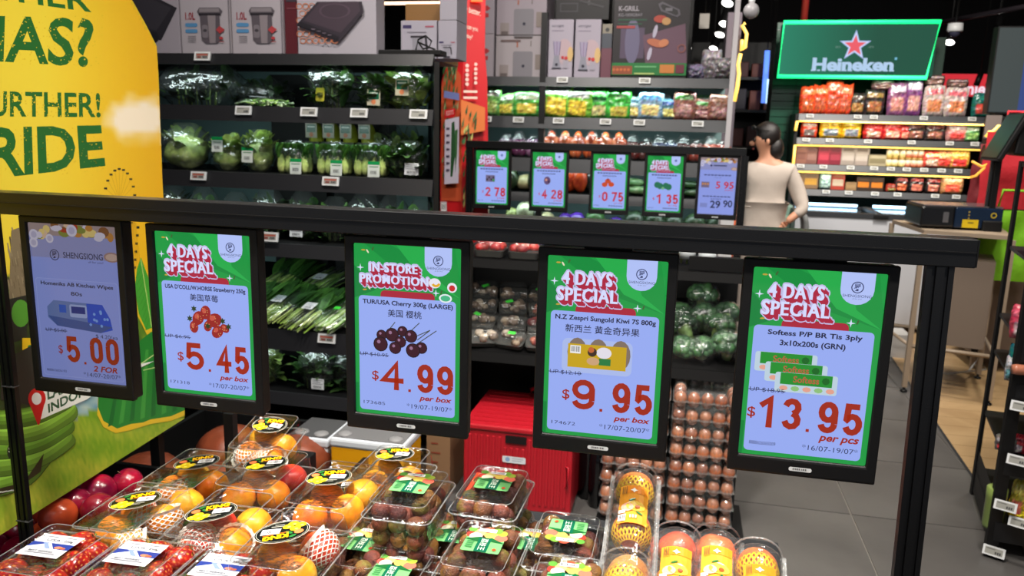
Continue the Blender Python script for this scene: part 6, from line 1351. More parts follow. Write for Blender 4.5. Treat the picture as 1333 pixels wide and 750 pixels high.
for i, (px, kd) in enumerate(((660, 'd'), (678, 'c'), (693, 'd'), (738, 'k'), (752, 'k'), (765, 'g'), (830, 'u'), (822, 'u'), (838, 'u'), (898, 'z'), (906, 'z'), (890, 'z'), (715, 'k'), (790, 'g'), (870, 'z'))):
    nm, lb, sz, c, c2 = {'c': ('cauliflower', 'wrapped cream cauliflower', (.075, .07, .055), (206, 196, 150), (186, 176, 130)), 'd': ('dark_cabbage', 'dark leafy cabbage', (.06, .06, .075), (36, 52, 34), (60, 74, 50)), 'k': ('carrot_bag', 'bag of orange carrots', (.05, .05, .09), (216, 92, 40), (160, 50, 36)),
                         'g': ('black_gourd', 'dark round gourd', (.05, .05, .08), (30, 30, 30), (50, 54, 46)), 'u': ('cucumber_pack', 'pack of green cucumbers', (.075, .045, .03), (60, 110, 56), (150, 170, 130)), 'z': ('courgette', 'dark green courgette', (.075, .03, .028), (36, 60, 34), (60, 86, 50))}[kd]
    lump(nm, lb + ' seen through the gap under the distant rail, %s along the shelf' % ('first', 'second', 'third', 'fourth', 'fifth', 'sixth', 'ninth', 'eighth', 'tenth', 'thirteenth', 'fourteenth', 'twelfth', 'fifteenth', 'seventh', 'eleventh')[i], 'vegetable', (tr_(px, 240), YR + .12 + .04 * (i % 2), Zc + (.05 if kd in 'uz' and i % 2 else 0)), sz, c, c2, i, group=lb + ' row', mat=gloss_m)
Zd = .802
for i, (px, w_, c, lb, kd) in enumerate(((662, .05, (120, 130, 80), 'pale green squash', 0), (680, .07, (140, 146, 120), 'pale grey-green winter melon, left one', 0), (708, .055, (146, 142, 110), 'pale beige winter melon, right one', 0), (695, .05, (44, 50, 40), 'dark gourd between the melons', 0), (733, .055, (60, 36, 110), 'purple cabbage, left one', 1), (748, .06, (70, 44, 130), 'purple cabbage, right one with bright sheen', 1),
                                        (772, .07, (50, 84, 44), 'green watermelon in a band of leaves', 0), (800, .05, (60, 40, 110), 'small purple eggplant', 1), (825, .075, (34, 48, 34), 'dark broccoli heap, left one', 2), (852, .075, (36, 52, 36), 'dark broccoli heap, middle one', 2), (878, .07, (34, 48, 34), 'dark broccoli heap, right one', 2), (905, .075, (40, 56, 38), 'dark kabocha pumpkin, left one', 0), (935, .075, (36, 50, 34), 'dark kabocha pumpkin, right one', 0))):
    lump('squash', lb + ' on the lowest visible shelf behind the screens', 'vegetable', (tr_(px, 285), YR + .12, Zd), (w_, w_, w_ * (1.25 if 660 < px < 700 else .95)), c, tuple(min(255, int(q * 1.35)) for q in c), i, mat=gloss_m if kd == 1 else skin_m, dis=(lambda q: .2 * noise3(q * 5)) if kd == 2 else None, group='round vegetables on the lowest visible shelf')
t = thing('flower_bucket', 'white bin of green leaves left of the first distant price screen', 'bin', (at(621, 270, 4.97).x, 4.97, 0)); m = MB(); m.loft([rrect(.05, .05, .01, .0), rrect(.07, .07, .01, 1.0)], (186, 180, 170)); obj('bin', m, ink, t)
g_ = MB(); r = random.Random(2)
for k in range(60): blade(g_, (r.uniform(-.05, .05), r.uniform(-.05, .05), 1.0 + r.uniform(0, .25)), (r.uniform(-.3, .3), r.uniform(-.3, .3), 1), .1, .01, r.choice(((60, 90, 50), (190, 180, 90), (160, 150, 80))), .3)
obj('leaves', g_, leaf_m, t)
# appliance boxes on top
def grid_box(P, A): P.rect(.35, .3, .75, .86, (136, 132, 140), .04); P.rect(.37, .82, .73, .86, (70, 60, 60)); P.disc(.56, .58, .03, (40, 40, 60)); P.rect(.08, .56, .26, .8, (150, 140, 140)); P.rect(.1, .72, .24, .78, (100, 90, 90)); P.rect(.8, .36, .92, .64, (140, 128, 124)); P.rect(.1, .08, .5, .12, (110, 90, 90)); P.rect(.42, .12, .45, .22, (170, 100, 80)); P.rect(.7, .1, .72, .2, (120, 110, 110)); P.rect(0, A - .012, 1, A, (90, 80, 80))
def redrice(P, A): P.rect(.05, .25, .4, .7, (70, 60, 66)); P.poly([(.6, .7), (.8, .85), (.6, 1.0), (.4, .85)], (190, 60, 66)); P.rect(.5, 1.1, .7, 1.3, (190, 60, 66))
def blender(P, A): P.text('aerogaz', .12, .22, .6, .32, (80, 76, 96), .0); P.rect(.12, .42, .6, .45, (140, 130, 150)); P.disc(.65, 1.25, .35, (200, 176, 186), .5); P.disc(.9, 1.35, .12, (226, 190, 130), .3, 10); P.poly([(.2, .85), (.5, .85), (.46, 1.4), (.24, 1.4)], (170, 160, 190)); P.line(.2, .85, .26, 1.4, .02, (90, 80, 120)); P.line(.5, .85, .45, 1.4, .02, (90, 80, 120)); P.line(.35, .85, .35, 1.4, .015, (120, 80, 120)); P.poly([(.25, 1.4), (.45, 1.4), (.52, 1.9), (.18, 1.9)], (150, 150, 166)); P.disc(.35, 1.76, .06, (40, 40, 60)); P.rect(.16, 1.88, .54, 1.93, (60, 56, 70)); P.disc(.6, 1.48, .06, (200, 50, 60)); P.disc(.74, 1.5, .07, (210, 60, 60)); P.rect(.62, 1.6, .82, 1.9, (176, 170, 186), .03)
def grill(P, A):
    P.rect(0, 0, 1, A, (34, 28, 34)); P.rect(.1, .4, .42, .8, (86, 70, 96)); P.disc(.26, .58, .1, (110, 104, 136), .3, 14); P.poly([(.4, .5), (.95, .35), (1, .86), (.45, .86)], (104, 74, 92))
    P.text('K-GRILL', .06, .12, .33, .185, (170, 164, 176), .02); P.text('KG-1000GRAY', .06, .215, .38, .255, (140, 134, 146), .01); P.rect(.06, .29, .44, .31, (30, 80, 56)); P.rect(.06, .345, .38, .36, (30, 80, 56)); P.rect(.04, .375, .29, .41, (170, 66, 66))
    P.poly([(.58, .1), (.63, .07), (.86, .17), (.88, .24), (.84, .27), (.62, .19)], (90, 86, 96)); P.poly([(.61, .12), (.64, .1), (.84, .18), (.85, .23), (.82, .245), (.64, .17)], (30, 28, 32)); P.rect(.68, .15, .77, .19, (110, 106, 116))
    P.disc(.62, .29, .09, (176, 66, 50), .05, 12); P.disc(.7, .32, .06, (196, 150, 96), .05, 10); P.disc(.56, .45, .028, (190, 184, 206), .09, 8, .2); P.disc(.58, .6, .13, (190, 110, 80), .05, 10, .25); P.disc(.68, .6, .07, (206, 130, 90), .05, 10, -.3); P.disc(.5, .74, .028, (190, 184, 206), .09, 8, .2)
    P.ring(.92, .67, .055, .012, (150, 90, 80), 14); P.rect(0, .86, 1, A, (30, 120, 56)); P.rect(.01, .9, .28, A - .01, (150, 76, 46)); [P.disc(.03 + .05 * k, .95, .02, (206, 110, 60), n=8) for k in range(5)]; P.rect(.31, .9, .6, .92, (110, 180, 120)); P.rect(.31, .99, .58, 1.01, (180, 200, 120)); P.rect(.65, .88, .84, A - .03, (206, 130, 60)); P.rect(.86, .88, .97, A - .03, (110, 40, 60))
def rbx(a, b): return at(a, 95, YR + .05).x, at(b, 95, YR + .05).x
px2m = .00508; ZR = 1.80
a, b = rbx(618, 642); carton('rice_cooker_box', 'white box with a red diamond logo beside the banner, lower one', a, b, ZR, .275, YR + .05, .25, (170, 162, 172), lambda P, A: redrice(P, A), group='distant rice cooker boxes')
carton('rice_cooker_box', 'white box with a red diamond logo beside the banner, upper one', a, b, ZR + .277, .27, YR + .05, .25, (166, 158, 168), lambda P, A: redrice(P, A), group='distant rice cooker boxes')
a, b = rbx(645, 709); carton('airfryer_box', 'white appliance box with a grey square appliance picture, lower of the two', a, b, ZR, .265, YR + .05, .3, (174, 166, 172), grid_box, group='stacked white appliance boxes')
carton('airfryer_box', 'white appliance box with a grey square appliance picture, upper of the two', a, b, ZR + .267, .265, YR + .05, .3, (164, 154, 164), grid_box, group='stacked white appliance boxes')
a, b = rbx(713, 744.5); carton('blender_box', 'tall pale box with a blender picture, left one', a, b, ZR, .365, YR + .05, .2, (184, 176, 192), blender, group='blender boxes')
a, b = rbx(747, 780); carton('blender_box', 'tall pale box with a blender picture, right one', a, b, ZR, .365, YR + .05, .2, (180, 172, 188), blender, group='blender boxes')
a, b = rbx(719, 788); carton('black_appliance_box', 'black box with white line drawings behind and above the blender boxes', a, b, ZR + .37, .16, YR + .1, .2, (24, 22, 26), lambda P, A: (P.rect(.08, .16, .42, .32, (60, 58, 66)), P.rect(.1, .18, .4, .3, (28, 26, 30)), P.rect(.6, .12, .64, .2, (80, 76, 84)), P.line(.45, .12, .9, .24, .04, (56, 54, 60))), group=None)
m = MB(); m.box(-.18, 0, 0, .18, .22, .37); o = obj('black_support_box', m, dark); o.location = (at(750, 95, YR + .35).x, YR + .28, ZR); tag(o, 'black box standing behind the blender boxes under the black drawing box', 'box')
a, b = rbx(781, 794); carton('cream_box', 'small cream and grey box right of the blender boxes', a, b, ZR + .19, .15, YR + .08, .12, (150, 142, 130), lambda P, A: (P.rect(0, .9, 1, A, (80, 84, 96)), P.disc(.5, .55, .2, (60, 60, 60))))
m = MB(); m.box(-.034, 0, 0, .034, .14, .19); o = obj('pink_box', m, M('dusky_pink_card', (96, 52, 66), .5)); o.location = ((a + b) / 2, YR + .08, ZR); tag(o, 'narrow dusky pink box under the small cream box', 'box')
a, b = rbx(796, 893); carton('grill_box', 'large dark grill box with K-GRILL lettering and a green strip', a, b, ZR + .02, (b - a) * 1.02, YR + .05, .12, (30, 26, 32), grill)
carton('flat_black_box', 'flat black box under the dark grill box', a, b, ZR, .018, YR + .05, .14, (20, 20, 22))
for k, (px, c, lb) in enumerate(((905, (110, 104, 128), 'greyish lilac box right of the grill box'), (925, (130, 124, 130), 'crumpled white bag at the right end of the shelf top'), (940, (90, 86, 90), 'grey bag at the right end beside the pale upright'))):
    snack('shelf_top_bag', lb, px, 100, YR + .15, .13, (.1, .19, .14)[k], .1, two(c, tuple(int(q * .8) for q in c), tuple(int(q * 1.1) for q in c)), 70 + k, z=ZR, cat='bag')
# ================================================================ beer sign, snack shelves and chest freezer (7 m)
YH = 7.0
neon = M('neon_green', (60, 255, 150), emit=(30, 255, 140), es=1.6)
signm = MCol('backlit_sign', .8, .0, screen=1.0)
p0, p1, p2 = at(1019, 31, YH), at(1222, 30, YH), at(1016, 98, YH)
t = thing('beer_sign', 'green backlit beer sign with red star and white lettering above the snack shelves', 'sign', ((p0.x + p1.x) / 2, YH, p2.z)); w_ = p1.x - p0.x; h_ = p0.z - p2.z
m = MB(); m.box(-w_ / 2, 0, 0, w_ / 2, .12, h_, (10, 50, 36)); obj('casing', m, ink, t)
g_ = MB()
def sgc(u, v): return tuple(int(q) for q in mix((34, 128, 100), (16, 78, 60), u * 1.6))
g_.grid(lambda u, v: (-w_ / 2 + w_ * u, -.003, h_ * v), 16, 4, vcf=sgc); obj('green_face', g_, signm, t)
A = h_ / w_; P = Print(w_, T=Matrix.Translation((-w_ / 2, -.005, h_)) @ FRONT, dz=.0012); cx = .487
P.star(cx, .148, .108, (170, 190, 240)); P.star(cx, .148, .094, (206, 216, 250)); P.star(cx, .148, .074, (236, 92, 104))
P.text('EST.', cx - .125, .15, cx - .1 + .012, .162, (120, 150, 140)); P.text('1873', cx + .088, .15, cx + .12, .162, (120, 150, 140))
for dx in (-.0025, 0, .0025): P.text('Heineken', .222 + dx, .228, .745 + dx, .318, (178, 206, 236), .03)
P.disc(.756, .232, .009, (120, 190, 220))
for x in (.222, .262, .398, .436, .47, .575, .6, .655, .7, .738): P.rect(x - .008, .308, x + .012, .318, (178, 206, 236))
obj('star_and_lettering', P, signm, t)
m = MB(); q = [(-w_ / 2 - .005, -.012, -.01), (w_ / 2 - .045, -.012, -.01), (w_ / 2 + .01, -.012, h_ + .01), (-w_ / 2 + .01, -.012, h_ + .01)]
m.tube(q, .016, 8, closed=True); obj('neon_border', m, neon, t)
# dark green tiled pillar behind
gt = M('green_tile', (22, 70, 52), .25)
xa, xb = at(1000, 150, 7.5).x, at(1046, 150, 7.5).x
t = thing('tiled_pillar', 'dark green tiled wall pillar behind the beer sign and the woman', 'pillar', (xa, 7.35, 0)); wd = at(1225, 60, 7.5).x - xa
m = MB(); m.box(0, .02, 0, wd, .4, 2.3); obj('core', m, M('dark_green_grout', (12, 40, 30), .7), t)
tm_ = MB(); tm_.box(0, 0, 0, .195, .02, .06); tme = tm_.mesh('tile', gt)
for j in range(34):
    for i in range(2):
        z = .08 + j * .066 + .3
        if z > 2.4: continue
        o = bpy.data.objects.new('tile', tme); C.objects.link(o); o.parent = t; o.location = (i * .2 + (0 if j % 2 else -.0), 0, z)
# shelves with yellow neon edges
xs0, xs1 = at(1040, 150, YH).x, at(1292, 155, YH).x; cxs = (xs0 + xs1) / 2
lv = [at(1150, y, YH).z for y in (150, 182, 217, 250)]     # heights of the shelf front tops
def tg7(px): return at(px, 150, YH).x
H_ = cooler('snack_shelving', 'snack shelves with glowing yellow edges under the beer sign', 0, YH, (xs0, xs1), [(lv[0], .055, [(tg7(x), False, .8) for x in (1054, 1116, 1137, 1202, 1265)], 0), (lv[1], .05, [(tg7(x), False, .8) for x in (1052, 1083, 1133, 1190, 1240, 1273)], 0),
           (lv[2], .05, [(tg7(x), False, .8) for x in (1048, 1078, 1114, 1145, 1167, 1188, 1211, 1234, 1256)], 0), (lv[3], .05, [(tg7(x), False, .8) for x in (1051, 1085, 1115, 1150, 1180, 1230, 1258)], 0)], .4, topz=lv[0], backm=dark, sides=(True, True), shelfmat=charcoal)
yn_ = M('neon_yellow', (255, 214, 110), emit=(255, 200, 84), es=1.5)
xl, xr = xs0 - cxs, xs1 - cxs
for k, z in enumerate(lv[:3]): m = MB(); m.tube([(xl, -.03, z - .062), (xr, -.03, z - .062)], .0065, 6); obj('neon_edge', m, yn_, H_)
m = MB(); m.tube([(xl - .012, -.03, lv[0] - .06), (xl - .02, -.03, lv[0] - .14)], .012, 6); obj('neon_edge', m, yn_, H_)
m = MB(); m.tube([(xl - .012, -.03, lv[1] - .06), (xl - .012, -.03, lv[2] - .062)], .011, 6); obj('neon_edge', m, yn_, H_)
def sn(nm, lb, px, row, wpx, hpx, c, win, band, seed, k='bag', grp=None, **kw):
    Y = YH + .04; w2, h2 = wpx * .00668, hpx * .00668; z = lv[row] + .001 - (0 if row else 0)
    if k == 'bag': return snack(nm, lb, px, 150, Y, w2, h2, .07, two(c, win, band, **kw), seed, z=z, group=grp)
    x = at(px, 150, Y).x; return carton(nm, lb, x - w2 / 2, x + w2 / 2, z, h2, Y, .1, c, lambda P, A: (P.rect(.1, A * .35, .9, A * .75, win), P.rect(.15, A * .1, .85, A * .25, band)), group=grp)
OR_, RD, YW, BK, WT = (206, 70, 36), (170, 36, 40), (206, 160, 30), (44, 38, 38), (170, 150, 152)
row0 = [(1050, 20, 33, OR_, (180, 90, 50), (214, 120, 70), 'orange snack bag at the left end of the top row'), (1066, 20, 35, OR_, (170, 80, 50), (220, 130, 80), 'second orange snack bag of the top row'), (1083, 22, 40, (206, 64, 34), (176, 80, 56), (226, 120, 90), 'third and tallest orange snack bag of the top row'), (1098, 18, 36, OR_, (180, 84, 60), (226, 130, 90), 'fourth orange snack bag of the top row'),
        (1114, 20, 26, BK, (150, 110, 60), (90, 76, 60), 'black snack bag with a golden picture, left one'), (1136, 24, 30, BK, (150, 96, 60), (150, 120, 70), 'black snack bag with a golden picture, right one'), (1165, 22, 40, (124, 76, 110), (190, 130, 120), (206, 190, 206), 'purple and white snack bag, left one'), (1186, 20, 44, (110, 60, 110), (190, 140, 130), (214, 200, 214), 'purple and white snack bag, right one with purple top'),
        (1213, 24, 36, (176, 160, 156), (190, 120, 80), (196, 96, 100), 'white snack bag with brown top, left one'), (1242, 26, 34, (180, 164, 160), (196, 120, 80), (190, 90, 100), 'white snack bag with brown top, right one'), (1277, 24, 28, (20, 84, 76), (190, 70, 60), (30, 110, 96), 'dark green snack bag at the right end of the top row')]
for i, (px, a, b, c, w1, bd, lb) in enumerate(row0): sn('snack_bag', lb, px, 0, a, b, c, w1, bd, i, grp='snack bags on the top shelf')
for i, (px, a, b, lb) in enumerate(((1145, 26, 12, 'silver-brown snack bag lying on top of the black bags'), (1176, 26, 9, 'purple topped snack bag lying across the purple bags'), (1210, 24, 12, 'dark brown snack bag lying on top of the left white bag'), (1241, 24, 10, 'dark brown snack bag lying on top of the right white bag'))):
    snack('snack_bag', lb, px, 150, YH + .06, a * .0068, b * .0068, .09, two(((110, 84, 84), (110, 60, 104), (80, 56, 52), (84, 58, 54))[i], (140, 110, 100), (160, 140, 140)), 60 + i, z=lv[0] + (.2, .285, .24, .225)[i], group='snack bags lying on top')
row1 = [(1055, 20, 20, (196, 60, 36), (110, 100, 96), (200, 190, 180), 'orange-red bag with a grey badge, second row'), (1083, 26, 22, YW, (110, 120, 130), (220, 190, 60), 'yellow bag with a blue badge, left one'), (1110, 24, 22, YW, (110, 116, 126), (220, 190, 60), 'yellow bag with a blue badge, right one'), (1139, 24, 19, RD, (196, 150, 130), (206, 70, 70), 'red snack bag with a food picture, left one'), (1164, 24, 20, (184, 44, 44), (206, 150, 130), (210, 80, 80), 'red snack bag with a food picture, middle one'),
        (1180, 12, 18, RD, (190, 120, 100), (206, 80, 80), 'narrow red snack bag before the black bags'), (1194, 24, 21, BK, (130, 84, 70), (100, 60, 56), 'black bag with a round dish, second row left'), (1219, 24, 21, BK, (140, 90, 74), (110, 60, 60), 'black bag with a round dish, second row right'), (1248, 24, 20, (176, 120, 116), (196, 70, 66), (210, 200, 200), 'white bag with a red apple shape'), (1268, 18, 19, (80, 130, 76), (120, 160, 90), (190, 206, 180), 'green and white bag at the right end of the second row')]
for i, (px, a, b, c, w1, bd, lb) in enumerate(row1): sn('snack_bag', lb, px, 1, a, b, c, w1, bd, 20 + i, grp='snack bags on the second shelf')
row2 = [(1048, 13, 23, (150, 100, 86), (130, 84, 74), (160, 116, 100), 'brown box at the left end of the third row'), (1062, 13, 21, (130, 84, 76), (150, 110, 100), (110, 70, 66), 'darker brown box, second in the third row'), (1078, 14, 22, (150, 36, 56), (190, 60, 80), (120, 26, 44), 'crimson box, left one'), (1093, 14, 21, (130, 30, 50), (160, 50, 70), (110, 26, 44), 'crimson box, right one'), (1110, 17, 23, (160, 148, 140), (190, 180, 172), (120, 106, 96), 'white carton, left one'), (1128, 17, 23, (166, 152, 144), (190, 180, 170), (120, 106, 96), 'white carton, right one'), (1149, 23, 14, (170, 160, 130), (130, 120, 90), (190, 180, 150), 'low cream carton right of the white ones')]
for i, (px, a, b, c, w1, bd, lb) in enumerate(row2): sn('snack_box', lb, px, 2, a, b, c, w1, bd, 40 + i, k='box', grp='boxes on the third shelf')
for i, px in enumerate((1164, 1172, 1181, 1189, 1197, 1205)):
    c = ((190, 170, 96), (186, 166, 90), (190, 170, 100), (170, 84, 50), (176, 90, 54), (170, 84, 50))[i]; m = MB(); 
    m.lathe([(.024, 0), (.026, .01), (.026, .05), (.02, .06), (.024, .062), (.024, .075)], 12, vcf=lambda i_, n_, r_, z_: c if z_ < .03 else ((206, 200, 180) if z_ < .055 else (150, 120, 60)))
    for lvl in range(2): o = obj('jar', m, inkg); o.location = (at(px, 150, YH + .05).x, YH + .05, lv[2] + .002 + .076 * lvl); tag(o, ('pale yellow', 'orange-brown')[i > 2] + ' small jar, %s from the left, %s layer' % (no[i], ('lower', 'upper')[lvl]), 'jar', 'jars on the third shelf')
row2b = [(1220, 20, 20, (176, 60, 50), (206, 170, 150), (214, 190, 120), 'red snack bag right of the jars on the third shelf'), (1236, 20, 21, (170, 110, 70), (190, 60, 50), (206, 170, 110), 'tan and red snack bag on the third shelf'), (1256, 24, 22, (190, 140, 60), (186, 50, 50), (206, 170, 90), 'golden snack bag at the right of the third shelf')]
for i, (px, a, b, c, w1, bd, lb) in enumerate(row2b): sn('snack_bag', lb, px, 2, a, b, c, w1, bd, 50 + i, grp='snack bags on the third shelf')
row3 = [(1045, 18, 19, (130, 104, 80), (196, 140, 50), (120, 96, 76), 'yellow and brown box at the left end of the lowest row', 'box'), (1064, 18, 20, (134, 106, 80), (200, 150, 60), (120, 96, 76), 'yellow and brown box, second in the lowest row', 'box'), (1083, 14, 20, (130, 160, 150), (150, 176, 170), (170, 190, 186), 'pale teal pouch in the lowest row', 'bag'), (1100, 16, 20, (170, 60, 46), (196, 180, 160), (150, 90, 60), 'red and cream box in the lowest row', 'box'), (1118, 13, 10, (150, 120, 84), (160, 130, 90), (140, 110, 80), 'low tan box in the lowest row', 'box'),
        (1134, 16, 17, (50, 34, 26), (206, 120, 30), (70, 50, 30), 'black box with an orange picture, left one', 'box'), (1152, 16, 17, (50, 34, 26), (206, 120, 30), (70, 50, 30), 'black box with an orange picture, right one', 'box'), (1171, 12, 10, (150, 50, 40), (120, 110, 50), (90, 40, 30), 'small red pouch in the lowest row', 'bag'), (1184, 16, 20, (36, 28, 28), (190, 90, 50), (120, 40, 40), 'black pouch with a red dot, left one', 'bag'), (1204, 18, 20, (36, 28, 28), (180, 100, 80), (130, 40, 40), 'black pouch with a red dot, middle one', 'bag'), (1226, 18, 20, (36, 28, 28), (190, 110, 90), (130, 40, 40), 'black pouch with a red dot, right one', 'bag'), (1251, 26, 22, (170, 120, 80), (196, 80, 60), (206, 180, 140), 'large tan and red bag at the right of the lowest row', 'bag')]
for i, (px, a, b, c, w1, bd, lb, k) in enumerate(row3): sn('snack_' + k, lb, px, 3, a, b, c, w1, bd, 70 + i, k=k, grp='packs on the lowest snack shelf')
# chest freezer
YF = 6.35; fx0, fx1 = at(1036, 280, YF).x, at(1262, 280, YF).x; fz = at(1100, 277, YF).z; fc = (fx0 + fx1) / 2
t = thing('chest_freezer', 'white chest freezer with glass top and glowing tubes below the snack shelves', 'freezer', (fc, YF, 0)); fw = fx1 - fx0
m = MB(); m.box(-fw / 2, 0, .05, fw / 2, .62, fz - .32, (170, 172, 178)); m.box(-fw / 2, 0, fz - .32, fw / 2, .04, fz - .03, (170, 172, 178)); m.box(-fw / 2, .58, fz - .32, fw / 2, .62, fz - .03, (170, 172, 178)); m.box(-fw / 2, .04, fz - .32, -fw / 2 + .04, .58, fz - .03, (170, 172, 178)); m.box(fw / 2 - .04, .04, fz - .32, fw / 2, .58, fz - .03, (170, 172, 178)); obj('body', m, ink, t)
m = MB(); m.box(-fw / 2 - .01, -.01, fz - .035, fw / 2 + .01, .035, fz); m.box(-fw / 2 - .01, .585, fz - .035, fw / 2 + .01, .62, fz); m.box(-fw / 2 - .01, .035, fz - .035, -fw / 2 + .03, .585, fz); m.box(fw / 2 - .03, .035, fz - .035, fw / 2 + .01, .585, fz); m.box(-.02, .035, fz - .03, .02, .585, fz + .006); obj('top_frame', m, charcoal, t)
m = MB(); m.box(-fw / 2 + .03, .035, fz - .012, fw / 2 - .03, .585, fz - .006); obj('glass_lid', m, glassm, t)
m = MB(); m.box(-.05, -.03, fz - .03, .05, -.008, fz - .008); obj('handle', m, dark, t)
tl = M('cool_tube', (200, 230, 255), emit=(170, 220, 255), es=2.5)
for a, b in ((-fw / 2 + .06, -.06), (.06, fw / 2 - .06)): m = MB(); m.tube([(a, .56, fz + .012), (b, .56, fz + .012)], .012, 8); obj('light_tube', m, tl, t)
for k in range(18): m = MB(); x = -fw / 2 + .1 + k % 9 * (fw - .2) / 8; y = .15 + .2 * (k // 9); m.box(x - .07, y - .07, fz - .32, x + .07, y + .07, fz - .18 - .02 * (k % 3), ((170, 190, 210), (120, 150, 190), (196, 200, 206))[k % 3]); obj('frozen_pack', m, ink, t, .01)
# another freezer / pale green cabinet behind the woman
t = thing('green_cabinet', 'pale green glass cabinet between the woman and the chest freezer', 'cabinet', (at(1022, 290, 6.6).x, 6.6, 0)); m = MB(); m.box(-.1, 0, 0, .05, .4, .92, (120, 150, 136)); obj('body', m, ink, t, .01); m = MB(); m.box(-.08, -.006, .1, .035, 0, .84, (150, 186, 168)); obj('glass_door', m, inkg, t)
# red lit shop sign
YS = 9.5; a, b, c_ = at(1218, 96, YS), at(1293, 96, YS), at(1290, 119, YS)
t = thing('red_shop_sign', 'glowing red shop sign with white letters behind the beer sign', 'sign', (a.x, YS, c_.z - .05)); ww, hh = b.x - a.x, a.z - c_.z + .05
m = MB(); m.box(-.3, 0, 0, ww, .1, hh, (214, 50, 60)); obj('lit_box', m, signm, t)
P = Print(1, T=Matrix.Translation((0, -.004, hh)) @ FRONT, dz=.002); P.text('nınonie', ww * .18, hh * .38, ww * .9, hh * 1.0, (250, 226, 240), .03) if False else P.text('nonie', ww * .3, hh * .42, ww * .9, hh * .95, (250, 226, 240), .03); P.rect(-.3, hh * .35, .06, hh, (30, 14, 16)); obj('letters', P, signm, t)
for x in (.62, .82): m = MB(); m.tube([(ww * x, -.3, hh - .02), (ww * x - .03, -.3, hh - .14)], .03, 8); o = obj('clip_lamp', m, dark, t); m = MB(); m.tube([(ww * x, -.3, hh - .02), (ww * x, -.3, 4.2 - (c_.z - .05))], .006, 5); obj('stem', m, dark, o)

# ================================================================ the shop beyond on the middle right
# tall end panel with yellow neon, blue strip, lit frame, dark stock
x0, x1 = at(945, 60, 5.9).x, at(966, 60, 5.9).x
t = thing('end_panel', 'tall dull mauve end panel with a yellow neon strip at the end of the shelves', 'panel', ((x0 + x1) / 2, 5.9, 0)); m = MB(); m.box(-.055, 0, 0, .04, .5, at(966, 16, 5.9).z); obj('panel_board', m, M('mauve_panel', (104, 94, 104), .6), t)
P_ = [at(px, py, 5.86) for px, py in ((970, 30), (966, 33), (972, 44), (970, 62), (965, 66), (966, 52))]
m = MB(); m.tube([(p.x - (x0 + x1) / 2, -.04, p.z) for p in P_], .012, 6); obj('neon_loop', m, yn_, t)
P_ = [at(px, py, 5.86) for px, py in ((964, 70), (961, 84), (962, 96), (960, 112), (956, 132))]
m = MB(); m.tube([(p.x - (x0 + x1) / 2, -.04, p.z) for p in P_], .014, 6); obj('neon_strip', m, yn_, t)
a, b = at(999, 66, 9.0), at(994, 134, 9.0); hh_ = MB(); hh_.tube([(a.x, a.y, 4.2), tuple(a)], .006, 4); m = MB(); m.tube([tuple(a), tuple(b)], .03, 6); ob_ = tag(obj('blue_light_strip', m, M('neon_blue', (90, 140, 255), emit=(96, 140, 250), es=1.2)), 'vertical blue light strip left of the green pillar', 'light'); obj('hanger', hh_, dark, ob_)
q = [at(px, py, 8.6) for px, py in ((1001, 104), (1013, 100), (1012, 133), (999, 134))]; t = thing('lit_frame', 'small pale blue glowing frame beside the green pillar', 'light', tuple(q[3])); m = MB(); m.tube([tuple(p - q[3]) for p in q], .02, 6, closed=True); obj('light_tube', m, M('neon_ice', (190, 225, 255), emit=(190, 225, 255), es=1.8), t); m = MB(); m.tube([tuple(q[0] - q[3]), (0, 0, 4.2 - q[3].z)], .006, 4); obj('hanger', m, dark, t)
a = at(1006, 78, 8.5); hh_ = MB(); hh_.tube([tuple(a), (a.x, a.y, 4.2)], .004, 4); m = MB(); m.tube([tuple(a), tuple(a + Vector((.07, 0, .03)))], .022, 6); ob_ = tag(obj('glint_lamp', m, lampg), 'tiny bright lamp left of the beer sign', 'lamp'); obj('hanger', hh_, dark, ob_)
YB_ = 9.2; t = thing('dark_stock_shelf', 'dark shelves of goods in the distance behind the woman', 'shelf unit', (at(975, 200, YB_).x, YB_, 0)); m = MB(); m.box(-.7, .35, 0, .6, .4, 2.5); obj('back_panel', m, dark, t)
for z in (.4, .9, 1.35, 1.75, 2.1): m = MB(); m.box(-.7, 0, z - .03, .6, .35, z); obj('shelf', m, black, t)
rr = random.Random(12)
for j, z in enumerate((.4, .9, 1.35, 1.75, 2.1)):
    for i in range(8):
        c = rr.choice(((96, 50, 46), (110, 90, 80), (60, 56, 64), (130, 70, 56), (70, 44, 44))); m = MB(); m.box(-.06, 0, 0, .06, .12, rr.uniform(.14, .24), c); o = obj('stock_box', m, ink, None, .008); o.location = (at(975, 200, YB_).x - .6 + .155 * i, YB_ + .05, z)
        tag(o, 'dim reddish brown pack, %s from left on %s level of the distant dark shelves' % (no[i], ('the lowest', 'the second', 'the third', 'the fourth', 'the top')[j]), 'pack', 'goods on the distant dark shelves')
m = MB(); q = at(943, 275, 5.3); m.box(-.03, 0, 0, .05, .03, 1.0); o = obj('white_post', m, whitep); o.location = (q.x, 5.05, 0); tag(o, 'white post base by the right end of the produce shelves', 'post')
m = MB(); r = random.Random(5)
for k in range(12): m.tube([(r.uniform(-.02, .02), r.uniform(-.02, .02), 0), (r.uniform(-.03, .03), r.uniform(-.03, .03), .5), (r.uniform(-.03, .03), 0, 1.0 + r.uniform(0, .05))], .012, 5, (196, 90, 30))
o = obj('orange_cords', m, leaf_m); q = at(955, 290, 5.2); o.location = (q.x, 5.15, 0); tag(o, 'bundle of orange cords hanging just left of the woman', 'cord')

